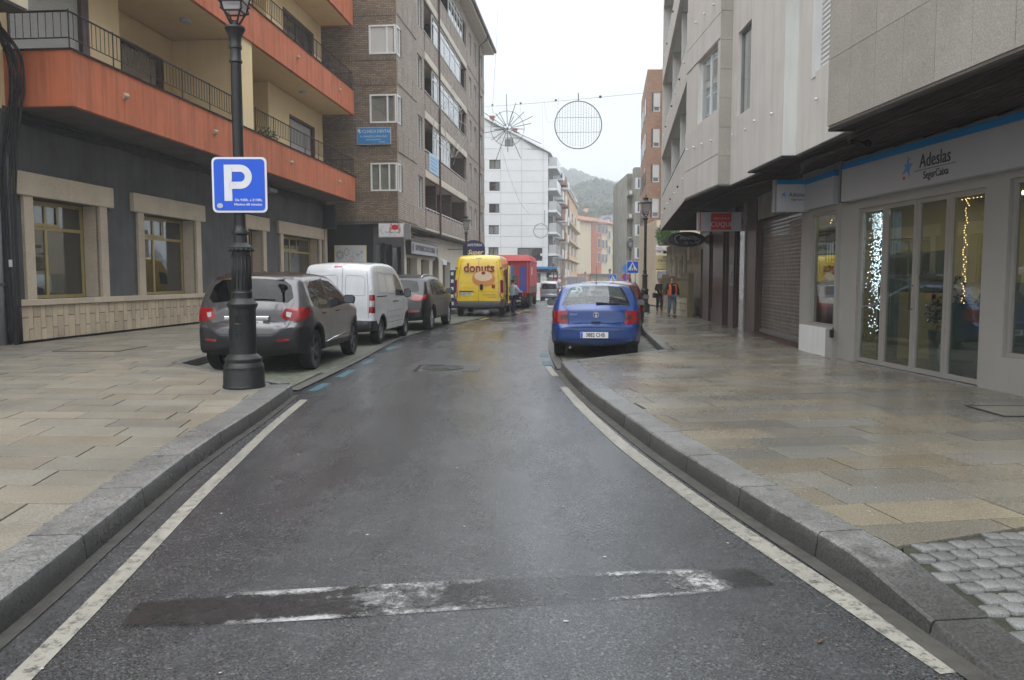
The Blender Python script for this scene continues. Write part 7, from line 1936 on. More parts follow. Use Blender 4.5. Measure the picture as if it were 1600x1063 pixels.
mb = MB(); mb.box(xq(1056), xq(1090), YR - .02, YR + 6, .1, zq(428)); mb.build('wall', STONEW, RBB)
cs2 = empty('hanging_sign', (7.9, 39.9, 2.4), 'yellow restaurant sign with handwriting and an arrow above the walkers', 'sign')
Yc = 40.
def xs_(px): return (px - 800) * Yc / 1241.
def zs_(py): return 1.55 + (436 - py) * Yc / 1241.
mb = MB(); mb.box(xs_(1024.3), xs_(1054), Yc, Yc + .12, zs_(420), zs_(399.5)); mb.build('board', YSIGN, cs2); mb = MB(); mb.box(xs_(1024.3), xs_(1054.3), Yc - .02, Yc + .14, zs_(422.5), zs_(420)); mb.build('bottom_trim', MUST, cs2)
xm = xs_(1039); text('Casa', .17, DGREY, (xm, Yc - .004, zs_(403)), (1, 0, 0), cs2, shear=.4, ext=.002); text('Carmelitta', .19, DGREY, (xm, Yc - .004, zs_(407.5)), (1, 0, 0), cs2, shear=.4, ext=.002); text('Restaurante - Arroces', .075, MUST, (xm, Yc - .004, zs_(413)), (1, 0, 0), cs2, shear=.4, ext=.002)
mb = MB(); mb.box(xm - .2, xm + .1, Yc - .006, Yc - .002, zs_(417.6), zs_(417.2)); flatpoly(mb, [(0, -.03), (.09, 0), (0, .03)], (xm + .08, Yc - .002, zs_(417.4)), (1, 0, 0), .004); mb.build('arrow', BLKS, cs2)
mb = MB(); mb.tube([(xs_(1054), Yc + .06, zs_(405)), (9.6, Yc + .2, zs_(405))], .03, 6); mb.build('bracket', STEEL, cs2)
ps = empty('hanging_sign', (8, 41, 2.9), 'white sign with red arrows above the yellow restaurant sign', 'sign')
mb = MB(); mb.box(xs_(1027), xs_(1054), Yc + .5, Yc + .56, zs_(397), zs_(390)); mb.build('board', WSIGN, ps)
for a in (1031.5, 1048): mb = MB(); flatpoly(mb, [(-.12, -.015), (.03, -.015), (.03, -.05), (.12, 0), (.03, .05), (.03, .015), (-.12, .015)], (xs_(a), Yc + .495, zs_(393.5)), (1, 0, 0), .004); mb.build('arrow', PINK, ps)
mb = MB(); flatpoly(mb, ell(.10, .07, 14), (xs_(1040.5), Yc + .495, zs_(394)), (1, 0, 0), .01); mb.build('logo_blob', BLKS, ps); mb = MB(); mb.tube([(xs_(1054), Yc + .53, zs_(394)), (9.6, Yc + .6, zs_(394))], .02, 6); mb.build('bracket', STEEL, ps)
mb = MB(); flatpoly(mb, [(-.22, -.09), (.25, -.09), (.25, .12), (.0, .22), (-.2, .12)], (xs_(1032.5), Yc + .49, zs_(387.5)), (1, 0, 0), .03); o = mb.build('top_plate', WSIGN, ps); text('Nuevo', .10, PINK, (xs_(1031.8), Yc + .455, zs_(387.5)), (1, .0, 0), ps, shear=.3, ext=.002)
bs_ = empty('wall_sign', (7.5, 43.9, 3), 'small pale blue square sign left of the hanging greenery', 'sign')
mb = MB(); mb.box(xq(1027), xq(1039), YR - .12, YR - .01, zq(380), zq(367)); mb.build('frame', LBLUE, bs_); mb = MB(); mb.box(xq(1028), xq(1038), YR - .13, YR - .121, zq(379), zq(368)); mb.build('face', plain('pale_blue', (.30, .55, .75), .4, .1), bs_)
text('Luna', .16, NAVY, (xq(1033), YR - .135, zq(375.5)), (1, 0, 0), bs_, ext=.002, shear=.2)
# ================================================================ RIGHT: pale rendered and granite block with shops
RB = empty('apartment_block', (7, 18, .1), 'pale rendered and granite block overhanging the shops on the right', 'building')
ZS, ZTOP = 3.60, 17.5
OUT = [((4.88, 2.6), (4.35, 11.09), PLGRAN), ((4.35, 11.09), (4.66, 11.09), PLGRAN), ((4.66, 11.09), (4.72, 13.42), PLAST), ((4.72, 13.42), (4.50, 13.42), PLASTL), ((4.50, 13.42), (4.52, 15.39), PLAST),
    ((4.52, 15.39), (4.76, 15.39), PLAST), ((4.76, 15.39), (4.79, 17.69), PLAST), ((4.79, 17.69), (4.53, 17.69), PLGRAN), ((4.53, 17.69), (4.48, 20.8), PLAST)]
def yfr(a, b): return Fr(a, b, -1)
W1 = (11.35, 12.72, 4.75, 7.4); W2 = (15.86, 17.2, 4.98, 6.72); W3 = (17.9, 19.62, 5.28, 6.75)
for i, (a, b, m) in enumerate(OUT):
 f = yfr(a, b); hs_l = []
 if i == 2: hs_l = [(W1[0] - a[1], W1[1] - a[1], W1[2], W1[3]), (W1[0] - a[1], W1[1] - a[1], W1[2] + 3.05, W1[3] + 3.05)]
 if i == 6: hs_l = [(W2[0] - a[1], W2[1] - a[1], W2[2] + q, W2[3] + q) for q in (0, 3.05, 6.1)]
 if i == 8: hs_l = [(W3[0] - a[1], W3[1] - a[1], W3[2] + q, W3[3] + q) for q in (0, 3.05, 6.1)]
 mb = MB(); f.wall(mb, 0, f.len, ZS, ZTOP, hs_l, .14 if i != 2 else .10)
 mb.build('facade_wall' if m is not PLASTL else 'pilaster', m, RB)
 for h in hs_l:
  if i == 2:
   shutter(f, h[0] + .0, h[1] - .16, h[2], h[3], -.08, RB, SHUT, .075); mb = MB(); f.box(mb, h[1] - .16, h[1], -.10, .012, h[2] - .08, h[3]); mb.build('window_frame', WHITEP, RB)
  else:
   o = window(f, h[0], h[1], h[2], h[3], -.07, RB, WHITEP if i == 8 else MGREY, pane=GLASS, w=.05, mull=[h[0] + (h[1] - h[0]) * (.5 if i == 8 else .42)], back=CURT, bd=.5)
f0 = yfr(OUT[0][0], OUT[0][1]); rng = random.Random(5)
rows = [(3.63, 4.52), (4.52, 5.5), (5.5, 6.5), (6.5, 7.5)]
for j, (z0, z1) in enumerate(rows):
 u = f0.len
 while u > .2:
  w = .62; mb = MB(); g = .0035; f0.box(mb, max(0, u - w) + g, u - g, .002, .028 + rng.uniform(0, .003), z0 + g, z1 - g); mb.build('granite_panel', PLGRAN, RB); u -= w
f7 = yfr(*OUT[7][:2])
for k in range(9):
 mb = MB(); f7.box(mb, .0, f7.len, .002, .02, 3.62 + k * .62 + .004, 3.62 + (k + 1) * .62 - .004); mb.build('granite_panel', PLGRAN, RB)
f8 = yfr(*OUT[8][:2])
for z0, z1 in ((3.62, 4.28), (4.29, 5.26), (6.77, 7.30), (7.31, 8.30)):
 for q in range(5):
  mb = MB(); w = f8.len / 5; f8.box(mb, q * w + .004, (q + 1) * w - .004, .002, .016, z0 + .004, z1 - .004); mb.build('render_panel', PLAST, RB)
for (f, us_, z) in ((f0, (f0.len - .15, f0.len - 1.6, f0.len - 3.2), 5.05), (yfr(*OUT[2][:2]), (.35, 1.3), 4.2), (yfr(*OUT[4][:2]), (.5, 1.5), 4.35), (yfr(*OUT[6][:2]), (1.0, 2.0), 4.5), (f8, (.5, 1.3, 2.1, 2.8), 4.62), (f8, (.5, 1.3, 2.1), 7.6), (yfr(*OUT[6][:2]), (.5, 1.6), 7.4)):
 for u in us_:
  mb = MB(); c = f.p(u, .045, z + u * .07); mb.sphere(c, .028, 8); mb.build('cable_clip', WSIGN, RB, smooth='all')
FQ = yfr((4.48, 20.8), (6.28, 33.83))
for k in range(5):
 z = ZS + 3.06 * k
 top_par = z + 1.30 if k == 0 else z + .92
 mb = MB(); FQ.box(mb, 0, FQ.len, -.14, 0, z + (.0 if k == 0 else -.06), top_par); mb.build('terrace_parapet', PLAST, RB)
 mb = MB(); FQ.box(mb, 0, FQ.len, -1.6, -.14, z + (.002 if k == 0 else -.05), z + .12); mb.build('terrace_floor', PLASTL, RB)
 mb = MB(); mb.tube([FQ.p(.1, -.05, top_par + .12), FQ.p(FQ.len, -.05, top_par + .12)], .022, 6); mb.build('terrace_rail', RAIL, RB)
 for q, uu in enumerate((0.0, 4.2, 8.6, FQ.len - .2)):
  mb = MB(); FQ.box(mb, uu, uu + .18, -1.6, -.15, z + .12, z + 3.0); mb.build('terrace_divider', PLASTL, RB)
 for q, uu in enumerate((1.2, 5.4, 9.8)):
  mb = MB(); FQ.box(mb, uu, uu + 1.8, -1.58, -1.54, z + .12, z + 2.3); mb.build('terrace_door', FARGL, RB)
 for q in range(7):
  mb = MB(); mb.sphere(FQ.p(.8 + q * 1.8, .02, z + .62), .035, 6); mb.build('cable_clip', DGREY if q % 2 else WSIGN, RB)
mb = MB(); FQ.box(mb, 0, FQ.len, -3.0, -1.6, ZS + .002, ZTOP); mb.build('inner_wall', PLAST, RB)
mb = MB(); FQ.box(mb, FQ.len, FQ.len + .15, -3, .0, ZS + .002, ZTOP); mb.build('end_wall', PLAST, RB)
mb = MB(); mb.prism([(4.9, 2.6), (4.45, 11.0), (4.75, 13.3), (4.60, 15.3), (4.9, 17.5), (4.6, 20.7), (6.0, 31), (12, 33.9), (12, 2.6)], ZTOP, ZTOP + .2); mb.build('roof', PLAST, RB)
SOFP = [(4.90, 2.6), (4.36, 11.09), (4.67, 11.10), (4.73, 13.42), (4.51, 13.43), (4.53, 15.39), (4.77, 15.40), (4.80, 17.69), (4.54, 17.70), (4.49, 20.8), (6.29, 33.83), (8.4, 33.83), (6.8, 2.6)]
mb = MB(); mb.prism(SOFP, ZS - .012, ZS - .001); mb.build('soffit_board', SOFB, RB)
cl_ = [(p[0] + .03, p[1]) for p in SOFP]
sm_ = MB(); a0 = Vector((1.8, 13.03)).normalized()
def soff_x(y, xs0):
 return xs0
y = 2.7
for k in range(26):
 off = k * .105
 pts = []
 for j in range(64):
  yy = 2.7 + j * .49
  e = polyat([(4.93, 2.6), (4.40, 11.0), (4.77, 11.1), (4.80, 15.4), (4.84, 17.7), (4.60, 20.8), (6.32, 33.83)], yy)
  x = 7.4 - off + (yy - 15) * .06
  if x > e + .04 and x < polyat([(6.75, 2.6), (5.95, 14), (6.3, 20), (7.0, 28), (9, 34)], yy) + .2: pts.append((x, yy))
  elif len(pts) > 1:
   for q in (pts,): sm_.tube([(p[0], p[1], ZS - .018) for p in q], .010, 4)
   pts = []
  else: pts = []
 if len(pts) > 1: sm_.tube([(p[0], p[1], ZS - .018) for p in pts], .010, 4)
sm_.build('soffit_ribs', SOFB, RB, kind='stuff')
mb = MB()
for a, b, m in OUT[:9]:
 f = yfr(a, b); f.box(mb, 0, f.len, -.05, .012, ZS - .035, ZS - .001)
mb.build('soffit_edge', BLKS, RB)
cbl = empty('cable_bundle', (4.9, 12, 3.5), 'black cables looping under the right overhang above the insurance shop sign', 'cables')
for k in range(4):
 mb = MB(); mb.tube(catmull([(4.95, 8.0, 3.53), (4.62, 10.9, 3.50 - k * .01), (4.85 + k * .03, 11.2, 3.44 - k * .02), (5.0, 11.5, 3.50), (4.9 + k * .02, 13.5, 3.52 - k * .012), (5.2, 14.6, 3.45), (4.95, 16.2, 3.5 - k * .01), (5.0, 19.5, 3.52), (5.8, 27, 3.52)], 6), .014, 5); mb.build('cable', BLKPL, cbl, smooth='all')
# ---- shop level
R1 = yfr((6.41, 5.3), (5.757, 13.99)); yo = 5.3
def u1(y): return (y - yo) / R1.d.y
WALLR = PLAST
dz0, dz1 = .17, 2.72; da, db = u1(10.24), u1(13.42)
wa, wb_ = u1(7.7), u1(9.80)
SHOPW = plain('shop_render', (.29, .28, .26), .75, .05, 1.5, .2, 60)
mb = MB(); R1.wall(mb, 0, R1.len, .12, ZS, [(da, db, dz0 - .02, dz1), (wa, wb_, .58, 2.77)], .14); mb.build('shop_wall', SHOPW, RB)
mb = MB(); R1.box(mb, 0, R1.len - .1, -5.2, -5.1, .12, ZS); R1.box(mb, 0, .1, -5.1, -.15, .12, ZS); mb.build('shop_back_wall', WARMW, RB)
mb = MB(); R1.box(mb, 0, R1.len, -5.1, -.15, .10, .15); mb.build('shop_floor', MGREY, RB)
mb = MB(); R1.box(mb, .1, R1.len, -5.1, -.15, 2.95, 3.05); mb.build('shop_ceiling', WARMW, RB)
mb = MB(); R1.box(mb, R1.len - .1, R1.len, -5.1, -.02, .12, ZS); mb.build('shop_side_wall', WARMW, RB)
mb = MB(); R1.box(mb, da - .02, db + .02, .002, .05, .12, .165); mb.build('door_sill', MGREY, RB)
lv = [da, u1(11.03), u1(11.80), u1(12.66), db]
FRM = plain('bronze_grey_frame', (.27, .255, .235), .4, .08, 4, 0)
for i in range(4):
 nm = 'glass_door' if i in (1, 2) else 'side_light'
 window(R1, lv[i] + .004, lv[i + 1] - .004, dz0, dz1, -.04, RB, FRM, pane=SHOPG, w=.065, name=nm)
mb = MB(); mb.tube([R1.p(lv[2] - .04, -.0, 1.1), R1.p(lv[2] - .04, .05, 1.1), R1.p(lv[2] - .04, .05, 1.45), R1.p(lv[2] - .04, -.0, 1.45)], .010, 6); mb.build('door_handle', BLKMET, RB)
text('Adeslas', .17, DGREY, R1.p((lv[2] + lv[3]) / 2 + .05, -.055, 1.60), -R1.d, RB, ext=.001, sx=.85); text('Adeslas', .17, DGREY, R1.p((lv[1] + lv[2]) / 2 + .1, -.055, 1.60), -R1.d, RB, ext=.001, sx=.8)
window(R1, wa + .004, wb_ - .004, .58, 2.77, -.05, RB, FRM, pane=SHOPG, w=.06)
FILM = glassmat('frosted_film', (.60, .68, .60), .62, .3, (.10, .12, .11), .03)
for a, b, z0, z1 in ((lv[0] + .07, lv[1] - .07, .24, 1.22), (wa + .07, wb_ - .07, .65, 1.5)):
 mb = MB(); R1.box(mb, a, b, -.085, -.083, z0, z1); mb.build('privacy_film', FILM, RB)
mb = MB(); R1.box(mb, lv[3] + .07, lv[4] - .07, -.36, -.355, .24, 2.65); mb.build('privacy_film', FILM, RB)
for a, b in ((lv[1] + .07, lv[2] - .07), (lv[2] + .07, lv[3] - .07)):
 mb = MB(); R1.box(mb, a, b, -.085, -.083, 1.35, 1.95); mb.build('privacy_film', FILM, RB)
for q, (u, n) in enumerate(((u1(10.9), -2.2), (u1(12.6), -2.6), (u1(8.6), -2.4))):
 mb = MB(); R1.box(mb, u - .3, u + .3, n - .3, n + .3, 2.92, 2.945); mb.build('ceiling_light', emit('ceiling_glow%d' % q, (1., .84, .60), 5.0), RB)
WHT = emit('white_led', (.75, .85, 1.), 2.8); WRM = emit('warm_led', (1., .60, .22), 3.2)
ic = MB(); ic.sphere((0, 0, 0), .0085, 5)
rng = random.Random(12)
lw = MB()
for _ in range(440):
 z = 1.2 + 1.42 * rng.random() ** .8; u = lv[3] + .10 + rng.gauss(.32, .10); u = min(lv[4] - .08, max(lv[3] + .10, u)); lw.sphere(R1.p(u, -.12 - rng.random() * .1, z), .0068, 5)
for _ in range(40): lw.sphere(R1.p(lv[3] + .2 + rng.random() * .4, -.15, .62 + rng.random() * .6), .007, 4)
slw = empty('string_lights', R1.p(lv[3] + .4, -.2, 1.9), 'curtain of cold white fairy lights behind the far pane of the insurance shop', 'fairy lights')
lw.build('bulb_cluster', WHT, slw, kind='stuff')
for q in range(6):
 mb = MB(); mb.tube([R1.p(lv[3] + .12 + q * .1, -.25, 2.66), R1.p(lv[3] + .13 + q * .1, -.25, .8)], .002, 3); mb.build('wire', WSIGN, slw)
lm = MB()
for i in range(44):
 z = 1.22 + i * .033; lm.sphere(R1.p(lv[1] - .12 - rng.random() * .09, -.18, z), .007, 4)
for i in range(9): lm.sphere(R1.p(lv[0] + .1 + i * .08, -.18, 2.63), .007, 4)
for i in range(6): lm.sphere(R1.p(lv[0] + .09 + rng.random() * .05, -.2, .95 + rng.random() * .4), .008, 4)
swm = empty('string_lights', R1.p(lv[0] + .4, -.2, 1.9), 'warm fairy lights hanging behind the near pane of the insurance shop', 'fairy lights')
lm.build('bulb_cluster', WRM, swm, kind='stuff')
SNOW = plain('felt_white', (.42, .42, .42), .9, .05); REDF = plain('felt_red', (.35, .02, .02), .9, .05)
def figure_cane(u, n, z, s, label):
 o = empty('candy_cane', R1.p(u, n, z), label, 'decoration', 'candy canes behind the glass door')
 pts = [Vector(R1.p(u, n, z)) + Vector((0, 0, 1)) * (s * t * .8) for t in [i / 9 for i in range(10)]]
 d = -R1.d
 for i in range(1, 9): a = pi * i / 8; pts.append(Vector(R1.p(u, n, z)) + Vector((0, 0, s * .8 + s * .2 * sin(a))) + d * (s * .2 * (1 - cos(a))))
 for i in range(len(pts) - 1):
  pass
 mb = MB(); mb.tube(pts, s * .05, 8); mb.build('stick', SNOW, o, smooth='all')
 mb = MB()
 for i in range(0, len(pts) - 1, 2):
  a = pts[i]; b = a + (pts[i + 1] - a) * .45; mb.tube([a, b], s * .053, 8)
 mb.build('red_stripes', REDF, o)
figure_cane(u1(12.12), -.55, .95, .55, 'smaller striped candy cane behind the left glass door'); figure_cane(u1(11.65), -.55, .95, .62, 'larger striped candy cane arching behind the right glass door')
sn = empty('snowman_figure', R1.p(u1(11.5), -.6, .15), 'pale round felt snowman standing behind the glass door', 'decoration')
c = R1.p(u1(11.5), -.6, .45); mb = MB(); mb.sphere(c, .30, 16, 0, 1, 1, 1.15); mb.build('body', SNOW, sn, smooth='all')
c = R1.p(u1(11.48), -.58, .88); mb = MB(); mb.sphere(c, .19, 16); o = mb.build('head', SNOW, sn, smooth='all')
mb = MB(); mb.sphere((c[0] - .18, c[1] - .06, c[2] + .03), .03, 8); mb.sphere((c[0] - .16, c[1] - .12, c[2] + .08), .02, 6); mb.sphere((c[0] - .18, c[1] + .02, c[2] + .08), .02, 6); mb.build('face', REDF, o)
wr_ = empty('garland', R1.p(u1(11.9), -.7, 1.2), 'dark evergreen garland with baubles behind the glass doors', 'decoration')
mb = bush('g', R1.p(u1(11.9), -.75, 1.0), (.25, .62, .35), 900, LEAF, '', '', 9, leaf=.035); mb.build('foliage', LEAF, wr_)
for q in range(14):
 p = R1.p(u1(11.4 + rng.random()), -.5 - rng.random() * .2, .8 + rng.random() * .5); mb = MB(); mb.sphere(p, .035, 8); mb.build('bauble', (REDF, SNOW, CHROME)[q % 3], wr_, smooth='all')
mb = MB(); mb.lathe([(.28, 0), (.32, .6), (.33, .62), (.001, .62)], R1.p(u1(11.95), -.75, .15), 20); tag(mb.build('pedestal', MGREY, None, smooth=40, origin=R1.p(u1(11.95), -.75, .15)), 'round grey pedestal under the garland behind the glass doors', 'pedestal')
gd = empty('bearded_doll', R1.p(u1(10.62), -.5, 1.0), 'bearded felt doll in dark blue clothes behind the near pane', 'doll')
c = R1.p(u1(10.62), -.45, 1.25); mb = MB(); mb.lathe([(.20, -.30), (.24, -.1), (.17, .1), (.10, .22)], c, 16); mb.build('body', NAVY, gd, smooth='all')
mb = MB(); mb.sphere((c[0], c[1], c[2] + .27), .095, 12); o = mb.build('head', SKIN, gd, smooth='all')
mb = MB(); mb.lathe([(.001, .02), (.07, .1), (.085, .2), (.06, .26)], (c[0] - .06, c[1] - .02, c[2] + .0), 10); mb.build('beard', SNOW, gd, smooth='all')
mb = MB(); mb.lathe([(.11, .0), (.08, .12), (.03, .22), (.001, .26)], (c[0], c[1], c[2] + .30), 12); mb.build('hat', NAVY, gd, smooth='all')
mb = MB()
for sg in (1, -1): mb.tube([(c[0], c[1] + sg * .12, c[2] + .05), (c[0] - .06, c[1] + sg * .26, c[2] - .08), (c[0] - .14, c[1] + sg * .2, c[2] - .1)], [.06, .055, .04], 8)
mb.build('sleeve', NAVY, gd, smooth='all')
stand = MB(); R1.box(stand, u1(10.35), u1(10.9), -.75, -.25, .15, .98); tag(stand.build('display_stand', MGREY, None, origin=R1.p(u1(10.6), -.5, .15)), 'grey stand carrying the bearded doll inside the shop', 'stand')
mb = MB(); R1.box(mb, u1(12.5), u1(11.2), -4.4, -3.7, .15, 1.1) if 0 else R1.box(mb, u1(10.9), u1(12.6), -4.0, -3.3, .15, 1.15); tag(mb.build('reception_desk', BROWNF, None, origin=R1.p(u1(11.5), -3.6, .15), bevel=.02), 'brown reception desk at the back of the insurance shop', 'desk')
mb = MB(); R1.box(mb, u1(8.0), u1(13.4), -5.08, -5.0, 1.2, 1.3); mb.build('wall_rail', BROWNF, RB)
# ---- shop fascia with name
fs_ = empty('shop_sign', R1.p(u1(10), .1, 3.1), 'long white insurance shop fascia with a blue top stripe and a blue star logo', 'sign')
ua_, ub_ = u1(5.6), u1(13.72)
mb = MB(); R1.box(mb, ua_, ub_, .01, .16, 2.86, 3.40); mb.build('panel', FASC, fs_, bevel=.004); mb = MB(); R1.box(mb, ua_, ub_ + .002, .01, .165, 3.402, 3.50); mb.build('stripe', CYAN, fs_)
mb = MB(); R1.box(mb, ub_ + .002, ub_ + .03, .005, .17, 2.85, 3.51); mb.build('end_cap', DGREY, fs_)
cy = u1(11.12)
text('Adeslas', .27, BLKS, R1.p(cy - .03, .164, 3.20), -R1.d, fs_, ext=.003, sx=.86); text('SegurCaixa', .155, BLKS, R1.p(cy - .06, .164, 3.00), -R1.d, fs_, ext=.003, sx=.82)
mb = MB(); R1.box(mb, cy - .5, cy + .45, .161, .165, 3.082, 3.090); mb.build('rule_line', BLKS, fs_)
def starlogo(org, xd, s, root):
 mb = MB(); pts = []
 arms = [(90, 1.0), (150, .75), (215, 1.05), (290, .95), (20, .85)]
 arms.sort()
 for i, (a, l) in enumerate(arms):
  nx = arms[(i + 1) % 5][0] + (360 if i == 4 else 0); pts.append((s * l * cos(radians(a)), s * l * sin(radians(a)))); m = (a + nx) / 2; pts.append((s * .30 * cos(radians(m)), s * .30 * sin(radians(m))))
 flatpoly(mb, pts, org, xd, .006); mb.build('star', LBLUE, root)
 o = Vector(org); x = Vector(xd).normalized(); mb = MB(); flatpoly(mb, ell(s * .17, s * .17, 10), o - x * s * .55 + Vector((0, 0, -s * .95)), xd, .006); mb.build('red_dot', REDS, root)
 mb = MB(); flatpoly(mb, ell(s * .12, s * .12, 10), o + x * s * .30 + Vector((0, 0, s * .75)), xd, .007); mb.build('yellow_dot', MUST, root)
starlogo(R1.p(cy + .62, .162, 3.17), -R1.d, .155, fs_)
# ---- small window bay
R2 = yfr((5.70, 13.99), (5.715, 15.68)); y2 = 13.99
mb = MB(); R2.wall(mb, 0, R2.len, .12, ZS, [(.10, 1.28, .68, 2.77)], .12); mb.build('shop_wall', SHOPW, RB)
mb = MB(); mb.quad(R1.p(R1.len, 0, .12), (5.70, 13.99, .12), (5.70, 13.99, ZS), R1.p(R1.len, 0, ZS)); R2.box(mb, R2.len - .001, R2.len + .12, -.5, 0.0, .12, ZS); R2.box(mb, 0, .3, .002, .05, .12, .66); mb.build('pier', SHOPW, RB)
mb = MB(); R2.box(mb, .3, R2.len, .002, .035, .12, .66); mb.build('stall_riser', WSIGN if 0 else PLASTL, RB)
window(R2, .10, 1.28, .68, 2.77, -.04, RB, FRM, pane=SHOPG, w=.05)
mb = MB(); R2.box(mb, .0, 1.6, -.62, -.58, .2, 2.9); mb.build('window_backing', WARMW, RB)
ad = empty('window_poster', R2.p(.8, -.1, 1.6), 'white poster with a red and blue sticker in the small yellow-lit window', 'poster')
mb = MB(); flatpoly(mb, [(-.42, -.28), (.42, -.28), (.42, .20), (-.10, .30), (-.42, .12)], R2.p(.62, -.1, 1.38), -R2.d, .004); mb.build('sheet', WSIGN, ad)
mb = MB(); R2.box(mb, .52, .72, -.094, -.09, 1.26, 1.42); mb.build('red_square', REDS, ad); mb = MB(); R2.box(mb, .30, .52, -.094, -.09, 1.26, 1.42); mb.build('blue_square', LBLUE, ad)
ad2 = empty('window_poster', R2.p(.8, -.1, 2.1), 'dark photo poster of standing people above the white poster', 'poster')
mb = MB(); R2.box(mb, .32, .82, -.104, -.10, 1.75, 2.5); mb.build('sheet', BROWNF, ad2)
for q in range(3): mb = MB(); R2.box(mb, .42 + q * .12, .49 + q * .12, -.099, -.096, 1.85, 2.2); mb.sphere(R2.p(.455 + q * .12, -.098, 2.24), .03, 8, 0, .3, 1, 1); mb.build('printed_person', WSIGN, ad2)
YG = emit('yellow_glow', (1., .78, .22), 3.5); mb = MB(); R2.box(mb, .2, 1.2, -.5, -.45, 2.86, 2.9); mb.build('window_light', YG, RB)
mb = MB()
for q in range(7): mb.sphere(R2.p(.3 + rng.random() * .7, -.2, 2.2 + rng.random() * .5), .009, 5)
mb.build('fairy_lights', WRM, ad2)
f2 = empty('shop_sign', R2.p(.8, .1, 3.1), 'plain white fascia with blue stripe above the small window', 'sign')
mb = MB(); R2.box(mb, .02, R2.len - .06, .01, .10, 2.86, 3.34); mb.build('panel', FASC, f2); mb = MB(); R2.box(mb, .02, R2.len - .06, .01, .105, 3.342, 3.44); mb.build('stripe', CYAN, f2)
hb = empty('hanging_sign', (5.4, 15.5, 3.1), 'small white insurance sign with blue star sticking out from the wall', 'sign')
mb = MB(); mb.box(5.08, 5.70, 15.42, 15.58, 2.84, 3.36); mb.build('panel', GSIGN, hb, bevel=.005); mb = MB(); mb.box(5.078, 5.70, 15.418, 15.582, 3.362, 3.44); mb.build('stripe', CYAN, hb); mb = MB(); mb.box(5.05, 5.078, 15.41, 15.59, 2.83, 3.45); mb.build('end_cap', MGREY, hb)
text('Adeslas', .115, BLKS, (5.47, 15.417, 3.16), (1, 0, 0), hb, ext=.002, sx=.86); text('SegurCaixa', .06, BLKS, (5.48, 15.417, 3.07), (1, 0, 0), hb, ext=.002, sx=.86); starlogo((5.22, 15.419, 3.16), (1, 0, 0), .06, hb)
nk = empty('lock_box', R2.p(.02, .06, .6), 'small black padlock hanging on the pier beside the glass doors', 'lock')
mb = MB(); mb.box(5.60, 5.66, 13.93, 13.99, .52, .66); mb.build('body', BLKMET, nk, bevel=.01); mb = MB(); mb.tube([(5.63, 13.95, .66), (5.63, 13.9, .70), (5.63, 13.86, .66)], .008, 5); mb.build('shackle', BLKMET, nk)
# ---- recessed row: grille, pillars, doors
R3 = yfr((5.85, 15.7), (6.755, 28.55)); y3 = 15.7
def u3(y): return (y - y3) / R3.d.y
op = [(u3(16.15), u3(19.9), .24, 3.0), (u3(21.75), u3(22.55) - .05, .2, 2.9), (u3(23.35), u3(24.0), .15, 3.0), (u3(25.8), u3(26.4), .6, 3.0), (u3(27.75), u3(28.5), .15, 2.6)]
mb = MB(); R3.wall(mb, 0, R3.len, .12, ZS, op, .3); mb.build('granite_shop_wall', MARB, RB)
mb = MB(); R3.box(mb, 0, u3(20.0), .0, .03, 3.0, ZS); mb.build('lintel', CONCW, RB)
mb = MB(); R3.box(mb, 0, R3.len, -3.2, -3.1, .12, ZS); R3.box(mb, 0, R3.len, -3.1, -.3, .1, .14); mb.build('dark_interior', DGREY, RB)
mb = MB(); R3.box(mb, u3(16.0), u3(20.0), .0, .10, .12, .235); mb.build('threshold', BROWNF, RB)
gr = empty('roller_grille', R3.p(u3(18), -.1, .24), 'dark perforated roller grille closing the shop beside the insurance sign', 'roller grille')
GRM = plain('grille_metal', (.20, .18, .165), .35, .25, 6, .0, metal=.4, rnd=.15)
gu0, gu1 = u3(16.15), u3(19.9); z = .30
slat = MB()
n_h = 0
while z < 2.98:
 mb = MB(); R3.box(mb, gu0, gu1, -.13, -.10, z, z + .030); mb.build('slat', GRM, gr); z += .082; n_h += 1
vb = MB(); u = gu0 + .03
while u < gu1: R3.box(vb, u, u + .045, -.122, -.108, .27, 3.0); u += .115
vb.build('slat_links', GRM, gr, kind='stuff')
mb = MB(); R3.box(mb, gu0, gu1, -.15, -.06, .24, .30); mb.build('bottom_rail', STEEL, gr)
mb = MB(); R3.box(mb, u3(16.8), u3(18.6), -1.0, -.9, 1.3, 2.1); mb.build('shop_counter', MUST, RB); mb = MB(); R3.box(mb, u3(16.4), u3(19.6), -2.6, -2.5, .3, 2.9); mb.build('shop_shelving', MGREY, RB)
for (a, b, n0, n1, m, nm) in ((u3(19.95), u3(21.0), .0, .06, MARB, 'pillar'), (u3(21.05), u3(21.6), .0, .10, CHROME, 'polished_post'), (u3(22.6), u3(23.3), .0, .05, MARB, 'pillar'), (u3(24.05), u3(25.7), .0, .08, MARB, 'pillar'), (u3(26.45), u3(27.7), .0, .07, MARB, 'pillar')):
 mb = MB(); R3.box(mb, a, b, n0 + .002, n1, .13, ZS - .03); mb.build(nm, m if m is not CHROME else plain('polished_stone', (.20, .19, .18), .08, .3, 5, 0, spec=.9), RB)
for (a, b, z0, z1) in op[1:4]: window(R3, a, b, z0, z1, -.12, RB, DGREY, pane=GLASS, w=.04)
mb = MB(); R3.box(mb, op[4][0], op[4][1], -.12, -.06, .15, 2.6); mb.build('brown_door', BROWNF, RB); mb = MB(); R3.box(mb, u3(27.72), u3(28.55), .002, .04, 2.6, 3.5); mb.build('door_head', DKGRAN, RB); mb = MB(); R3.box(mb, u3(27.68), u3(27.76), .002, .05, .13, 3.4); mb.build('door_trim', WSIGN, RB)
ip = empty('intercom', R3.p(u3(22.9), .1, 1.5), 'steel intercom panel on the brown granite pillar', 'intercom')
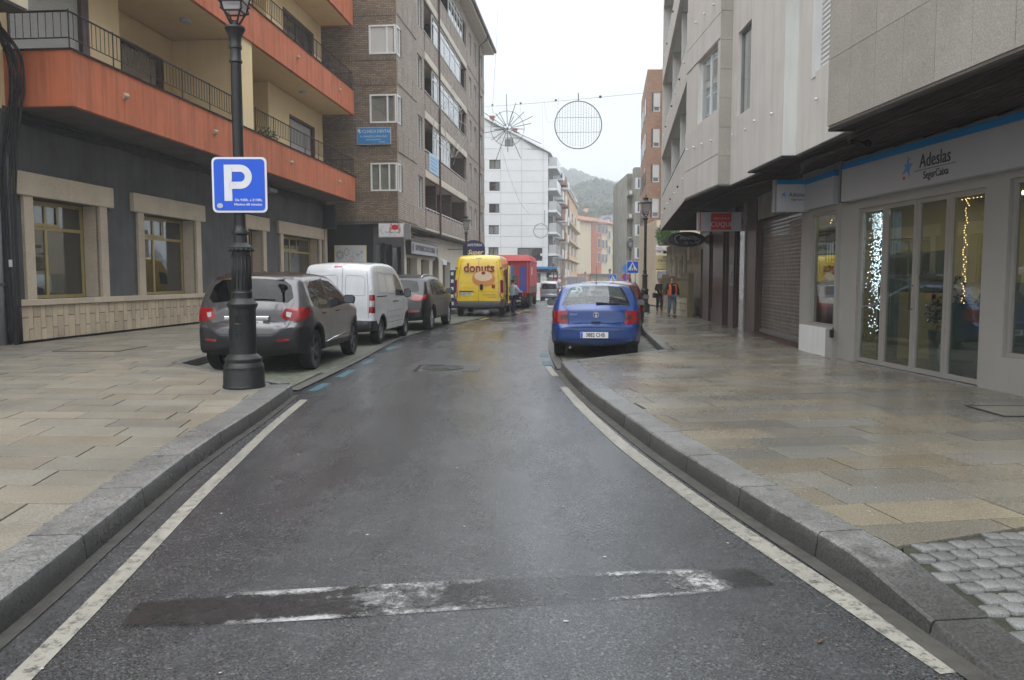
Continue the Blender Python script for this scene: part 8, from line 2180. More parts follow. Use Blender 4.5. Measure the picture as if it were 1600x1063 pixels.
mb = MB(); R3.box(mb, u3(22.55), u3(22.95), .055, .09, 1.35, 1.95); mb.build('panel', STEEL, ip, bevel=.008); mb = MB()
for q in range(4):
 for w_ in range(2): R3.box(mb, u3(22.60) + w_ * .1, u3(22.60) + w_ * .1 + .05, .09, .097, 1.45 + q * .08, 1.50 + q * .08)
mb.build('button', DGREY, ip, kind='stuff')
# ---- projecting signs over the pavement
def u_on(y): return 5.85 + .0704 * (y - 15.7)
cq = empty('hanging_sign', (5.6, 21.5, 3.1), 'white light box sign with a red centre reading CUQUI', 'sign')
mb = MB(); mb.box(4.98, 6.20, 21.45, 21.62, 2.83, 3.33); mb.build('panel', GSIGN, cq, bevel=.006);
mb = MB(); mb.box(5.33, 5.87, 21.438, 21.448, 2.86, 3.30); mb.build('red_field', REDS, cq)
mb = MB(); mb.box(5.03, 5.055, 21.438, 21.448, 2.86, 3.30); mb.build('red_bar', REDS, cq); mb = MB(); mb.box(6.135, 6.16, 21.438, 21.448, 2.86, 3.30); mb.build('red_bar', REDS, cq)
text('CUQUI', .185, WSIGN, (5.60, 21.435, 3.0), (1, 0, 0), cq, ext=.002, sx=.9, spacing=1.1); text('PERFUMERIA', .062, WSIGN, (5.60, 21.435, 3.16), (1, 0, 0), cq, ext=.002, spacing=1.3)
mb = MB(); mb.tube([(6.2, 21.53, 3.24), (6.3, 21.53, 3.24)], .02, 6); mb.tube([(6.2, 21.53, 2.9), (6.3, 21.53, 2.9)], .02, 6); mb.build('bracket', BLKMET, cq)
ov = empty('hanging_sign', (5.95, 27.4, 2.9), 'black oval hanging sign with a curly grey scroll', 'sign')
mb = MB(); pts = ell(.64, .26, 36); flatpoly(mb, pts, (5.98, 27.45, 2.90), (1, 0, 0), .08); mb.build('board', BLKS, ov, bevel=.008)
mb = MB(); yv = 27.362
def scroll(P, r): mb.tube([(5.98 + p[0], yv, 2.90 + p[1]) for p in catmull(P, 5)], r, 5)
scroll([(-.30, -.14), (-.40, -.02), (-.38, .10), (-.27, .15), (-.18, .08), (-.24, .02)], .022)
scroll([(-.20, .10), (.0, .06), (.2, .10), (.36, .04), (.44, -.06), (.34, -.10), (.28, -.04)], .028)
scroll([(-.1, -.14), (-.03, -.09), (.04, -.14), (-.02, -.17)], .016); scroll([(.1, -.1), (.2, -.14), (.3, -.12), (.4, -.15)], .014)
mb.build('scroll', MGREY, ov); text('Moreniña', .15, GSIGN, (6.02, yv - .03, 2.93), (1, 0, 0), ov, shear=.4, ext=.003)
mb = MB(); mb.tube([(6.55, 27.41, 2.9), (6.8, 27.41, 2.9)], .03, 6); mb.build('bracket', BLKMET, ov)
# ---- old stone house, green slatted fence, wall
st_ = empty('stone_house', (7.3, 34, .1), 'old stone house wall with narrow openings under the overhang', 'house')
FH = yfr((6.98, 28.7), (7.75, 39.9))
hh = [(4.2, 4.9, 1.0, 2.55), (5.7, 6.3, 1.0, 2.55), (7.3, 7.9, 1.0, 2.55), (9.0, 9.6, 1.0, 2.55)]
mb = MB(); FH.wall(mb, 0, FH.len, .1, 3.15, hh, .25); FH.box(mb, 0, FH.len, -4, -.3, .1, 3.1); mb.build('wall', STONEW, st_)
for h in hh: mb = MB(); FH.box(mb, h[0], h[1], -.2, -.15, h[2], h[3]); mb.build('window', FARGL, st_)
rng = random.Random(14); z = .2; row = 0
while z < 3.1:
 h = rng.uniform(.28, .42); u = .05
 while u < FH.len - .2:
  w = rng.uniform(.4, .9); a, b = u, min(u + w, FH.len)
  if not any(a < q[1] + .05 and b > q[0] - .05 and z < q[3] and z + h > q[2] for q in hh):
   mb = MB(); g = .012; FH.box(mb, a + g, b - g, .0, .03 + rng.uniform(0, .025), z + g, min(z + h, 3.14) - g); mb.build('stone_block', STONEW, st_)
  u += w
 z += h
mb = MB(); FH.box(mb, 4.5, FH.len, -2, .45, 3.2, 3.36); mb.build('terrace_slab', CONCW, st_)
for q, (u, w) in enumerate(((3.4, .45),)): mb = MB(); FH.box(mb, u, u + w, .06, .10, 2.3, 3.0); mb.build('wall_plaque', EDGE, st_)
fe = empty('fence', (6.9, 31, .1), 'weathered green brown board fence on a low stone wall behind the walkers', 'fence')
FE2 = yfr((6.52, 29.2), (6.42, 33.6))
u = 0
while u < FE2.len - .1:
 mb = MB(); FE2.box(mb, u + .006, u + .134, .0, .035, .95, 1.55); mb.build('board', GFENCE, fe); u += .14
mb = MB(); FE2.box(mb, -.05, FE2.len, -.04, .06, 1.55, 1.63); FE2.box(mb, -.05, FE2.len, -.04, .06, .88, .95); mb.build('rail', GFENCE, fe)
u = 0; rng = random.Random(3)
for z0, z1 in ((.12, .36), (.36, .62), (.62, .88)):
 u = 0
 while u < FE2.len:
  w = rng.uniform(.3, .6); mb = MB(); FE2.box(mb, u + .008, min(u + w, FE2.len) - .008, -.12, .03 + rng.uniform(0, .02), z0 + .008, z1 - .008); mb.build('wall_stone', STONEW, fe); u += w
mb = MB(); mb.box(6.42, 6.62, 29.0, 29.18, .12, 1.75); mb.build('post', GFENCE, fe); mb = MB(); mb.box(6.36, 6.62, 33.62, 33.8, .12, 1.72); mb.build('post', GFENCE, fe)
hp_ = empty('hanging_plant', (6.6, 36, 3.4), 'bright green creeper spilling over the terrace beside the black oval sign', 'plant')
mb = bush('c', (6.75, 35.2, 3.35), (.35, 1.2, .45), 1300, LEAFB, '', '', 2, leaf=.055); mb.build('foliage', LEAFB, hp_); mb = bush('c', (6.95, 35.6, 3.7), (.5, 1.4, .3), 900, LEAF, '', '', 5, leaf=.055); mb.build('upper_foliage', LEAF, hp_)
mb = MB(); mb.tube([(7.2, 35, 3.4), (6.9, 35, 3.55), (6.7, 35.1, 3.1)], .02, 5); mb.build('stem', BROWNF, hp_)
# ================================================================ street lamps, signs, lights over the street, people
def lamp(x, y, label, grp=None, z=None, big=True, lant=None):
 z0 = (.15 if z is None else z); o = empty('street_lamp', (x, y, z0), label, 'street lamp', 'cast iron street lamps')
 c = (x, y, z0)
 mb = MB(); mb.lathe([(.262, 0), (.268, .02), (.258, .05), (.255, .22), (.248, .25), (.255, .27), (.245, .30), (.225, .33), (.232, .35), (.232, .38), (.205, .41), (.168, .44)], c, 36); mb.build('base_drum', BLKMET, o, smooth=35)
 mb = MB(); mb.lathe([(.168, .44), (.165, 1.00), (.175, 1.03), (.190, 1.05), (.193, 1.08), (.175, 1.10), (.130, 1.15), (.125, 1.20), (.130, 1.22), (.122, 1.24)], c, 36); s = mb.build('shaft_base', BLKMET, o, smooth=35)
 if big:
  mb = MB()
  def q(a, z, e=.170): return (c[0] + e * sin(a), c[1] - e * cos(a), c[2] + z)
  for w_ in range(5): a = -.22 + .11 * w_; mb.tube([q(a * .8, .84), q(a * 1.15, .90), q(a * .9, .94)], .006, 5)
  mb.tube([q(-.22, .83), q(0, .825), q(.22, .83)], .009, 5); mb.sphere(q(0, .965), .012, 6)
  mb.tube([q(-.24, .80), q(-.26, .70), q(-.14, .62), q(0, .60), q(.14, .62), q(.26, .70), q(.24, .80), q(-.24, .80)], .006, 5)
  for w_ in range(5): mb.sphere(q(-.16 + .08 * w_, .71 + .03 * (w_ % 2)), .018, 6, 0, 1, .5, 1)
  mb.build('crest', BLKMET, s)
  mb = MB()
  for a in (-1.15, -.72): mb.tube([q(a, .50, .168), q(a, .76, .168)], .006, 4)
  mb.tube([q(-1.15, .76, .168), q(-.93, .76, .169), q(-.72, .76, .168)], .006, 4); mb.tube([q(-1.15, .50, .168), q(-.93, .50, .169), q(-.72, .50, .168)], .006, 4); mb.build('access_door', BLKMET, s)
 mb = MB(); mb.lathe([(.118, 1.24), (.112, 1.72), (.118, 1.75), (.148, 1.77), (.150, 1.80), (.120, 1.83), (.085, 1.86), (.080, 1.95), (.098, 1.97), (.098, 2.00), (.078, 2.03), (.070, 2.08)], c, 32); s2 = mb.build('fluted_shaft', BLKMET, o, smooth=35)
 mb = MB()
 for w_ in range(16):
  a = 2 * pi * w_ / 16; mb.tube([(c[0] + .117 * cos(a), c[1] + .117 * sin(a), c[2] + 1.27), (c[0] + .112 * cos(a), c[1] + .112 * sin(a), c[2] + 1.70)], .009, 4); mb.sphere((c[0] + .148 * cos(a), c[1] + .148 * sin(a), c[2] + 1.765), .020, 6); mb.sphere((c[0] + .093 * cos(a), c[1] + .093 * sin(a), c[2] + 1.985), .012, 5)
 mb.build('ornament', BLKMET, s2, smooth='all')
 H = 4.42
 mb = MB(); mb.lathe([(.070, 2.08), (.064, 4.10), (.080, 4.11), (.080, 4.13), (.066, 4.15), (.066, 4.27), (.078, 4.28), (.078, 4.31), (.07, 4.33), (.078, 4.42), (.105, 4.48), (.125, 4.52), (.12, 4.545), (.05, 4.56), (.04, 4.62)], c, 28); mb.build('pole', BLKMET, o, smooth=35)
 lz = 4.72; b, t_, hh = .105, .21, .52
 mb = MB()
 for w_ in range(4):
  a = pi / 4 + pi / 2 * w_; ca, sa = cos(a), sin(a)
  mb.tube([(c[0] + .04 * ca, c[1] + .04 * sa, c[2] + 4.56), (c[0] + .09 * ca, c[1] + .09 * sa, c[2] + 4.64), (c[0] + b * 1.3 * ca, c[1] + b * 1.3 * sa, c[2] + lz), (c[0] + b * 1.75 * ca, c[1] + b * 1.75 * sa, c[2] + lz + .02), (c[0] + b * 1.7 * ca, c[1] + b * 1.7 * sa, c[2] + lz + .10)], [.016, .014, .012, .012, .008], 6)
  mb.tube([(c[0] + b * 1.41 * ca, c[1] + b * 1.41 * sa, c[2] + lz), (c[0] + t_ * 1.41 * ca, c[1] + t_ * 1.41 * sa, c[2] + lz + hh)], .011, 5)
  a2 = a + pi / 2
  for (r_, zz, rr) in ((b, lz, .012), (b * 1.38, lz + .10, .010), (t_, lz + hh, .014)):
   mb.tube([(c[0] + r_ * 1.41 * ca, c[1] + r_ * 1.41 * sa, c[2] + zz), (c[0] + r_ * 1.41 * cos(a2), c[1] + r_ * 1.41 * sin(a2), c[2] + zz)], rr, 5)
 mb.build('lantern_frame', BLKMET, o)
 for w_ in range(4):
  a = pi / 4 + pi / 2 * w_; a2 = a + pi / 2; k = 1.38; mb = MB()
  mb.quad((c[0] + b * k * cos(a), c[1] + b * k * sin(a), c[2] + lz + .01), (c[0] + b * k * cos(a2), c[1] + b * k * sin(a2), c[2] + lz + .01), (c[0] + t_ * k * cos(a2), c[1] + t_ * k * sin(a2), c[2] + lz + hh), (c[0] + t_ * k * cos(a), c[1] + t_ * k * sin(a), c[2] + lz + hh)); mb.build('lantern_pane', LAMPG, o)
 mb = MB(); mb.lathe([(.335, lz + hh), (.33, lz + hh + .03), (.20, lz + hh + .13), (.12, lz + hh + .16), (.115, lz + hh + .22), (.15, lz + hh + .24), (.14, lz + hh + .27), (.03, lz + hh + .31), (.02, lz + hh + .40), (.001, lz + hh + .42)], c, 20); mb.build('lantern_roof', BLKMET, o, smooth=35)
 mb = MB(); mb.lathe([(.05, lz + .1), (.07, lz + .2), (.05, lz + .34), (.001, lz + .38)], c, 12); mb.build('bulb', GSIGN, o, smooth='all')
 return o
lamp(-3.47, 10.22, 'black cast iron lamp post carrying the blue parking sign, nearest the camera')
def lampat(px, ytop, Y, zbase, label):
 X = (px - 800) * Y / 1241.; zt = 1.55 + (436 - ytop) * Y / 1241.; o = lamp(X, Y, label, z=zbase, big=False); o.scale = ((zt - zbase) / 5.66,) * 3; return o
lampat(1007, 306, 33.5, .15, 'black lamp post rising behind the blue hatchback, left of the walkers')
lampat(729, 336, 40.2, .15, 'black lamp post beside the yellow van, against the brick balconies')
lampat(983.5, 371, 60., .1, 'black lamp post behind the nearer blue crossing sign')
lampat(978, 400, 92., -.9, 'small distant lamp post left of the nearer crossing sign')
lampat(865, 411, 87., -.8, 'small distant lamp post before the white block corner')
lampat(952.5, 419, 120., -1.6, 'tiny distant lamp post before the coral terrace')
lampat(914, 424, 135., -1.9, 'tiny distant lamp post beside the coral base wall')
# --- parking sign on the near lamp
pk = empty('parking_sign', (-3.55, 10.05, 2.75), 'square blue parking sign with a white P fixed to the near lamp post', 'road sign')
w = .69; cx, cz = -3.43, 2.73
mb = MB(); flatpoly(mb, rrect(w, w, .06), (cx, 10.13, cz), (1, 0, 0), .012); mb.build('plate', WSIGN, pk)
mb = MB(); flatpoly(mb, rrect(w * .925, w * .925, .045), (cx, 10.116, cz), (1, 0, 0), .003); mb.build('blue_field', BLUEP, pk)
def pshape(s):
 o_ = [(-.155, -.28), (-.155, .27)]
 o_ += [(.035, .27)] + [(.035 + .155 * cos(a), .115 + .155 * sin(a)) for a in [pi / 2 - pi * i / 14 for i in range(1, 14)]] + [(.035, -.04), (-.062, -.04), (-.062, -.28)]
 return [(x * s, y * s) for x, y in o_]
mb = MB(); Y = 10.1125; cpx, cpz = cx - .04, cz + .045
flatpoly(mb, [(-.150, -.245), (-.150, .205), (-.052, .205), (-.052, -.245)], (cpx, Y, cpz), (1, 0, 0), .003)
ring_o = [(.05 + .150 * cos(a), .055 + .150 * sin(a)) for a in [pi / 2 - pi * i / 16 for i in range(17)]]; ring_i = [(.05 + .062 * cos(a), .055 + .062 * sin(a)) for a in [pi / 2 - pi * i / 16 for i in range(17)]]
O_ = [(-.052, .205)] + ring_o + [(-.052, -.095)]; I_ = [(-.052, .117)] + ring_i + [(-.052, -.007)]
for i in range(len(O_) - 1):
 q = [I_[i], O_[i], O_[i + 1], I_[i + 1]]; flatpoly(mb, q, (cpx, Y, cpz), (1, 0, 0), .003)
mb.build('letter_p', WSIGN, pk)
text('De 9:00h. a 21:00h.', .044, WSIGN, (cx + .115, 10.111, cz - .19), (1, 0, 0), pk, ext=.001, bold=.0006); text('Máximo 60 minutos', .044, WSIGN, (cx + .105, 10.111, cz - .245), (1, 0, 0), pk, ext=.001, bold=.0006)
mb = MB(); flatpoly(mb, ell(.038, .032, 16), (cx - .25, 10.1125, cz - .26), (1, 0, 0), .003); mb.build('round_sticker', GSIGN, pk)
mb = MB(); mb.box(cx - .16, cx + .1, 10.15, 10.17, cz + .15, cz + .19); mb.box(cx - .16, cx + .1, 10.15, 10.17, cz - .2, cz - .16); mb.build('bracket', STEEL, pk)
mb = MB(); rr = random.Random(5); pts = [(cx - .10, 10.1085, cz + .21), (cx - .07, 10.1085, cz + .14), (cx - .10, 10.1085, cz + .05), (cx - .13, 10.1085, cz - .02), (cx - .09, 10.1085, cz - .08)]; mb.tube(pts, .0012, 3); mb.tube([pts[2], (cx - .06, 10.1085, cz + .0), (cx - .03, 10.1085, cz + .02)], .001, 3); mb.build('crack', MGREY, pk)
# --- road signs down the street
def crossing_sign(px, py, Y, s, label, zb=.15):
 x = (px - 800) * Y / 1241.; z = 1.55 + (436 - py) * Y / 1241.; o = empty('crossing_sign', (x, Y, zb), label, 'road sign')
 mb = MB(); flatpoly(mb, rrect(s, s * 1.05, s * .05), (x, Y, z), (1, 0, 0), .02); mb.build('plate', WSIGN, o)
 mb = MB(); flatpoly(mb, rrect(s * .94, s * .99, s * .04), (x, Y - .022, z), (1, 0, 0), .004); mb.build('blue_field', BLUEP, o)
 mb = MB(); flatpoly(mb, [(-s * .43, -s * .28), (s * .43, -s * .28), (0, s * .44)], (x, Y - .028, z), (1, 0, 0), .004); mb.build('triangle', WSIGN, o)
 mb = MB(); q = lambda a, b: (x + a * s, Y - .036, z + b * s)
 mb.sphere(q(0, .24), s * .045, 8, 0, 1, .3, 1); mb.tube([q(0, .18), q(0, .02)], s * .045, 5); mb.tube([q(0, .02), q(-.09, -.1), q(-.12, -.24)], s * .03, 4); mb.tube([q(0, .02), q(.08, -.1), q(.13, -.24)], s * .03, 4); mb.tube([q(-.12, .05), q(0, .15), q(.12, .06)], s * .025, 4); mb.build('walking_figure', BLKS, o)
 mb = MB()
 for k in range(4): a = -.36 + .19 * k; mb.box(x + s * a, x + s * (a + .09), Y - .036, Y - .033, z - s * .27, z - s * .22)
 mb.build('stripe', BLKS, o)
 mb = MB(); mb.tube([(x + s * .5 * .55, Y + .04, zb), (x + s * .5 * .55, Y + .04, z + s * .5)], .03, 8); mb.build('pole', STEEL, o, smooth='all')
crossing_sign(987.5, 418, 41., .60, 'nearer blue and white pedestrian crossing sign right of the blue hatchback roof')
crossing_sign(957, 435.5, 66., .60, 'farther small pedestrian crossing sign above the blue hatchback', zb=-.25)
o = disc_sign((977 - 800) * 56 / 1241., 56., 1.55 + 3 * 56 / 1241., .26, [(1, REDS), (.74, BLUEP)], 'round red and blue no stopping sign below the crossing sign')
mb = MB(); x, z = (977 - 800) * 56 / 1241., 1.55 + 3 * 56 / 1241.
for sg in (1, -1): mb.tube([(x - .13, 55.96, z - sg * .13), (x + .13, 55.96, z + sg * .13)], .02, 4)
mb.build('cross_bars', REDS, o); mb = MB(); mb.box(x - .24, x + .24, 55.95, 55.97, z - .5, z - .34); mb.build('sub_plate', WSIGN, o)
disc_sign((978.5 - 800) * 44 / 1241., 44., 1.55 + 16 * 44 / 1241., .24, [(1, LBLUE)], 'plain blue round sign half hidden behind the nearer crossing sign')
# --- christmas lights over the street
GRYW = plain('light_frame_grey', (.16, .165, .17), .5, .1); ROPE = plain('clear_rope_light', (.42, .43, .44), .4, .1, 40, 0)
def S2(px, py, Y):
 p_ = math.atan(95.5 / 1241.); u = (px - 800) / 1241.; v = -(py - 531.5) / 1241.
 d = Vector((u, cos(p_) + v * sin(p_), -sin(p_) + v * cos(p_))); t = Y / d.y; return Vector((d.x * t, Y, 1.55 + d.z * t))
wl_, wr2 = S2(745, 168, 63.5), S2(1041, 142, 33.3)
def onwire(px):
 r = (px - 800) / 1241.; lo, hi = 0., 1.
 for _ in range(40):
  m = (lo + hi) / 2; p = wl_.lerp(wr2, m)
  q = p.x / (p.y * 1.0 + (p.z - 1.55) * .077 * 0 );
  if q < r: lo = m
  else: hi = m
 return wl_.lerp(wr2, lo)
wire = empty('cable_bundle', (0, 40, 9), 'thin grey wire crossing the street above the star and the round light frame', 'cables')
mb = MB(); pts = [wl_.lerp(wr2, i / 20) - Vector((0, 0, .05 * sin(pi * i / 20))) for i in range(21)]; mb.tube(pts, .009, 4); mb.build('wire', GRYW, wire)
Pst = onwire(793); Yst = Pst.y
st = empty('star_light', S2(793, 201, Yst), 'spiky star shaped wire light frame hanging over the street', 'christmas light')
k = Yst / 1241.; c0 = S2(793, 201, Yst)
tips = [(791, 147), (806, 161), (819, 175), (832, 182), (830, 193), (820, 202), (846, 225), (814, 248), (793.5, 238), (774, 253), (775, 222), (768, 219), (757, 208), (756, 176), (774, 177), (780, 175), (801, 174), (803, 182), (812, 208), (771, 197), (772, 203)]
for px, py in tips:
 e = S2(px, py, Yst + random.uniform(-.3, .3)); a = c0 + (e - c0) * .14; mb = MB(); mb.tube([a, e], .024, 4); mb.build('ray', GRYW, st)
for r_ in (7, 26):
 pts = [S2(793 + r_ * cos(a), 201 + r_ * 1.05 * sin(a), Yst) for a in [2 * pi * i / 30 for i in range(31)]]; mb = MB(); mb.tube(pts, .018, 4); mb.build('ring', GRYW, st)
mb = MB(); mb.sphere(c0, .10, 10); mb.build('centre_boss', GRYW, st)
for px in (770, 813): e = S2(px, 178 if px < 800 else 181, Yst); t_ = onwire(px); mb = MB(); mb.tube([e, Vector((e.x, e.y, e.z + (164 - 150) * 0 + .75))], .006, 3); mb.build('hanger', GRYW, st)
Pc = onwire(903); Yc2 = Pc.y; cc = S2(903.5, 195.5, Yc2)
rl = empty('ring_light', cc, 'round wire light frame with hanging bulb strings over the street', 'christmas light')
R_ = 36 * Yc2 / 1241.
mb = MB(); mb.tube([cc + Vector((R_ * cos(a), 0, R_ * sin(a))) for a in [2 * pi * i / 44 for i in range(45)]], .030, 5); mb.build('ring', GRYW, rl, smooth='all')
for zz in (.30, -.32): mb = MB(); h = R_ * sqrt(1 - zz * zz); mb.tube([cc + Vector((-h, 0, zz * R_)), cc + Vector((h, 0, zz * R_ + .03))], .012, 4); mb.build('cross_bar', GRYW, rl)
for i in range(17):
 x = R_ * (-.9 + 1.8 * i / 16); h = sqrt(max(0, R_ * R_ - x * x)) * .96; n = 9; jj = [random.uniform(-.012, .012) for _ in range(n + 1)]
 mb = MB(); pts = [cc + Vector((x + jj[q], 0, h - 2 * h * q / n * random.uniform(.96, 1.0))) for q in range(n + 1)]; mb.tube(pts, .007, 3)
 for q in range(int(h * 14)): mb.tube([cc + Vector((x, 0, h - q * .145 - .03)), cc + Vector((x, 0, h - q * .145 - .075))], .014, 4)
 mb.build('bulb_string', ROPE if 0 else GRYW, rl)
mb = MB(); mb.tube([cc + Vector((0, 0, R_)), cc + Vector((0, 0, R_ + .42))], .03, 5); mb.build('hanger_tube', GRYW, rl)
for px in (867, 938): a = S2(px + (3 if px < 900 else -2), 185 if px < 900 else 181, Yc2); b = onwire(px); mb = MB(); mb.tube([a, Vector((b.x, a.y, b.z - .2))], .005, 3); mb.build('hanger', GRYW, rl)
c2 = S2(845, 361, 84.); r2 = 11 * 84 / 1241.
sr = empty('ring_light', c2, 'small distant ring light frame in front of the white block', 'christmas light'); mb = MB(); mb.tube([c2 + Vector((r2 * cos(a), 0, r2 * sin(a))) for a in [2 * pi * i / 30 for i in range(31)]], .035, 4); mb.build('ring', GRYW, sr); mb = MB(); mb.tube([c2 + Vector((.4, 0, r2)), c2 + Vector((.4, 0, r2 + 1.4))], .03, 4); mb.tube([c2 + Vector((-r2, 0, .2)), c2 + Vector((r2, 0, .2))], .025, 4); mb.build('hanger', GRYW, sr)
Yb = 36.
bl = empty('bauble_light', S2(706, 190, Yb), 'large pear shaped wire light frame in front of the brick balconies', 'christmas light')
def W(P, r=.012, nm='wire_curve'): mb = MB(); mb.tube([S2(a, b, Yb + random.uniform(-.05, .05)) for a, b in catmull(P, 5)], r, 4); mb.build(nm, ROPE, bl)
W([(706, 142), (700, 156), (686, 168), (679, 185), (678, 205), (686, 226), (696, 240), (706, 246)]); W([(706, 142), (712, 156), (724, 166), (732, 182), (732, 204), (724, 226), (714, 240), (706, 246)])
W([(703, 156), (694, 172), (692, 196), (700, 222), (706, 244)]); W([(709, 156), (719, 172), (720, 198), (712, 224), (706, 244)]); W([(700, 160), (704, 178), (716, 188), (730, 196)]); W([(712, 158), (706, 178), (696, 190), (680, 200)])
W([(690, 172), (704, 184), (716, 204), (712, 232)]); W([(722, 170), (708, 184), (696, 206), (700, 234)]); W([(686, 212), (698, 232), (702, 258)]); W([(728, 208), (716, 234), (708, 258)]); W([(706, 128), (706, 142)], .02, 'hanger')
Yf = 100.
fs2 = empty('star_light', S2(934, 350, Yf), 'pale distant star light frame before the coral terrace', 'christmas light')
for q in range(18):
 a = 2 * pi * q / 18; r_ = 17 if q % 2 else 12; mb = MB(); mb.tube([S2(934 + 3 * cos(a), 350 + 3 * sin(a), Yf), S2(934 + r_ * cos(a), 350 + r_ * sin(a), Yf)], .035, 3); mb.build('ray', ROPE, fs2)
lc = empty('cable_bundle', (-1, 40, 12), 'long vertical supply cable hanging above the star light', 'cables')
mb = MB(); mb.tube([S2(781, -60, Yst), S2(776, 60, Yst), S2(770, 163, Yst)], .008, 4); mb.build('cable', DGREY, lc)
for px, py in ((769.5, 164), (813.5, 161.5), (868.5, 156.5), (938, 151)):
 p = onwire(px); p = S2(px, py, p.y); mb = MB(); mb.box(p.x - .06, p.x + .06, p.y - .03, p.y + .03, p.z - .07, p.z + .04); mb.build('clamp', DGREY, lc)
mb = MB(); mb.tube([S2(a, b, Yst) for a, b in catmull([(768, 165), (774, 190), (785, 236), (796, 275), (812, 315), (828, 336)], 5)], .007, 4); mb.build('cable', GRYW, lc)
mb = MB(); mb.tube([S2(a, b, Yst) for a, b in catmull([(847, 158), (848, 190), (849, 232)], 4)], .005, 4); mb.tube([S2(a, b, Yst) for a, b in catmull([(851, 160), (853, 180), (858, 192), (866, 190)], 4)], .006, 4); mb.build('cable', GRYW, lc)
# ---------------------------------------------------------------- people
def skin_mesh(name, joints, bones, mat, parent, sub=2, smooth=True):
 """joints: {name:(x,y,z,r)}; bones: [(a,b)] -> continuous tapered body"""
 names = list(joints); ix = {n: i for i, n in enumerate(names)}
 me = bpy.data.meshes.new(name); me.from_pydata([joints[n][:3] for n in names], [(ix[a], ix[b]) for a, b in bones], [])
 ob = bpy.data.objects.new(name, me); COL.objects.link(ob)
 m = ob.modifiers.new('skin', 'SKIN'); m.use_smooth_shade = True
 ob.modifiers.new('sub', 'SUBSURF').levels = sub
 for i, n in enumerate(names):
  r = joints[n][3]; me.skin_vertices[0].data[i].radius = (r, r * (joints[n][4] if len(joints[n]) > 4 else 1.)); me.skin_vertices[0].data[i].use_root = (i == 0)
 bpy.context.view_layer.update(); dg = bpy.context.evaluated_depsgraph_get()
 m2 = bpy.data.meshes.new_from_object(ob.evaluated_get(dg)); COL.objects.unlink(ob); bpy.data.objects.remove(ob)
 m2.materials.clear(); m2.materials.append(mat); m2.polygons.foreach_set('use_smooth', [True] * len(m2.polygons)); m2.name = name
 o = bpy.data.objects.new(name, m2); COL.objects.link(o); o.parent = parent; return o
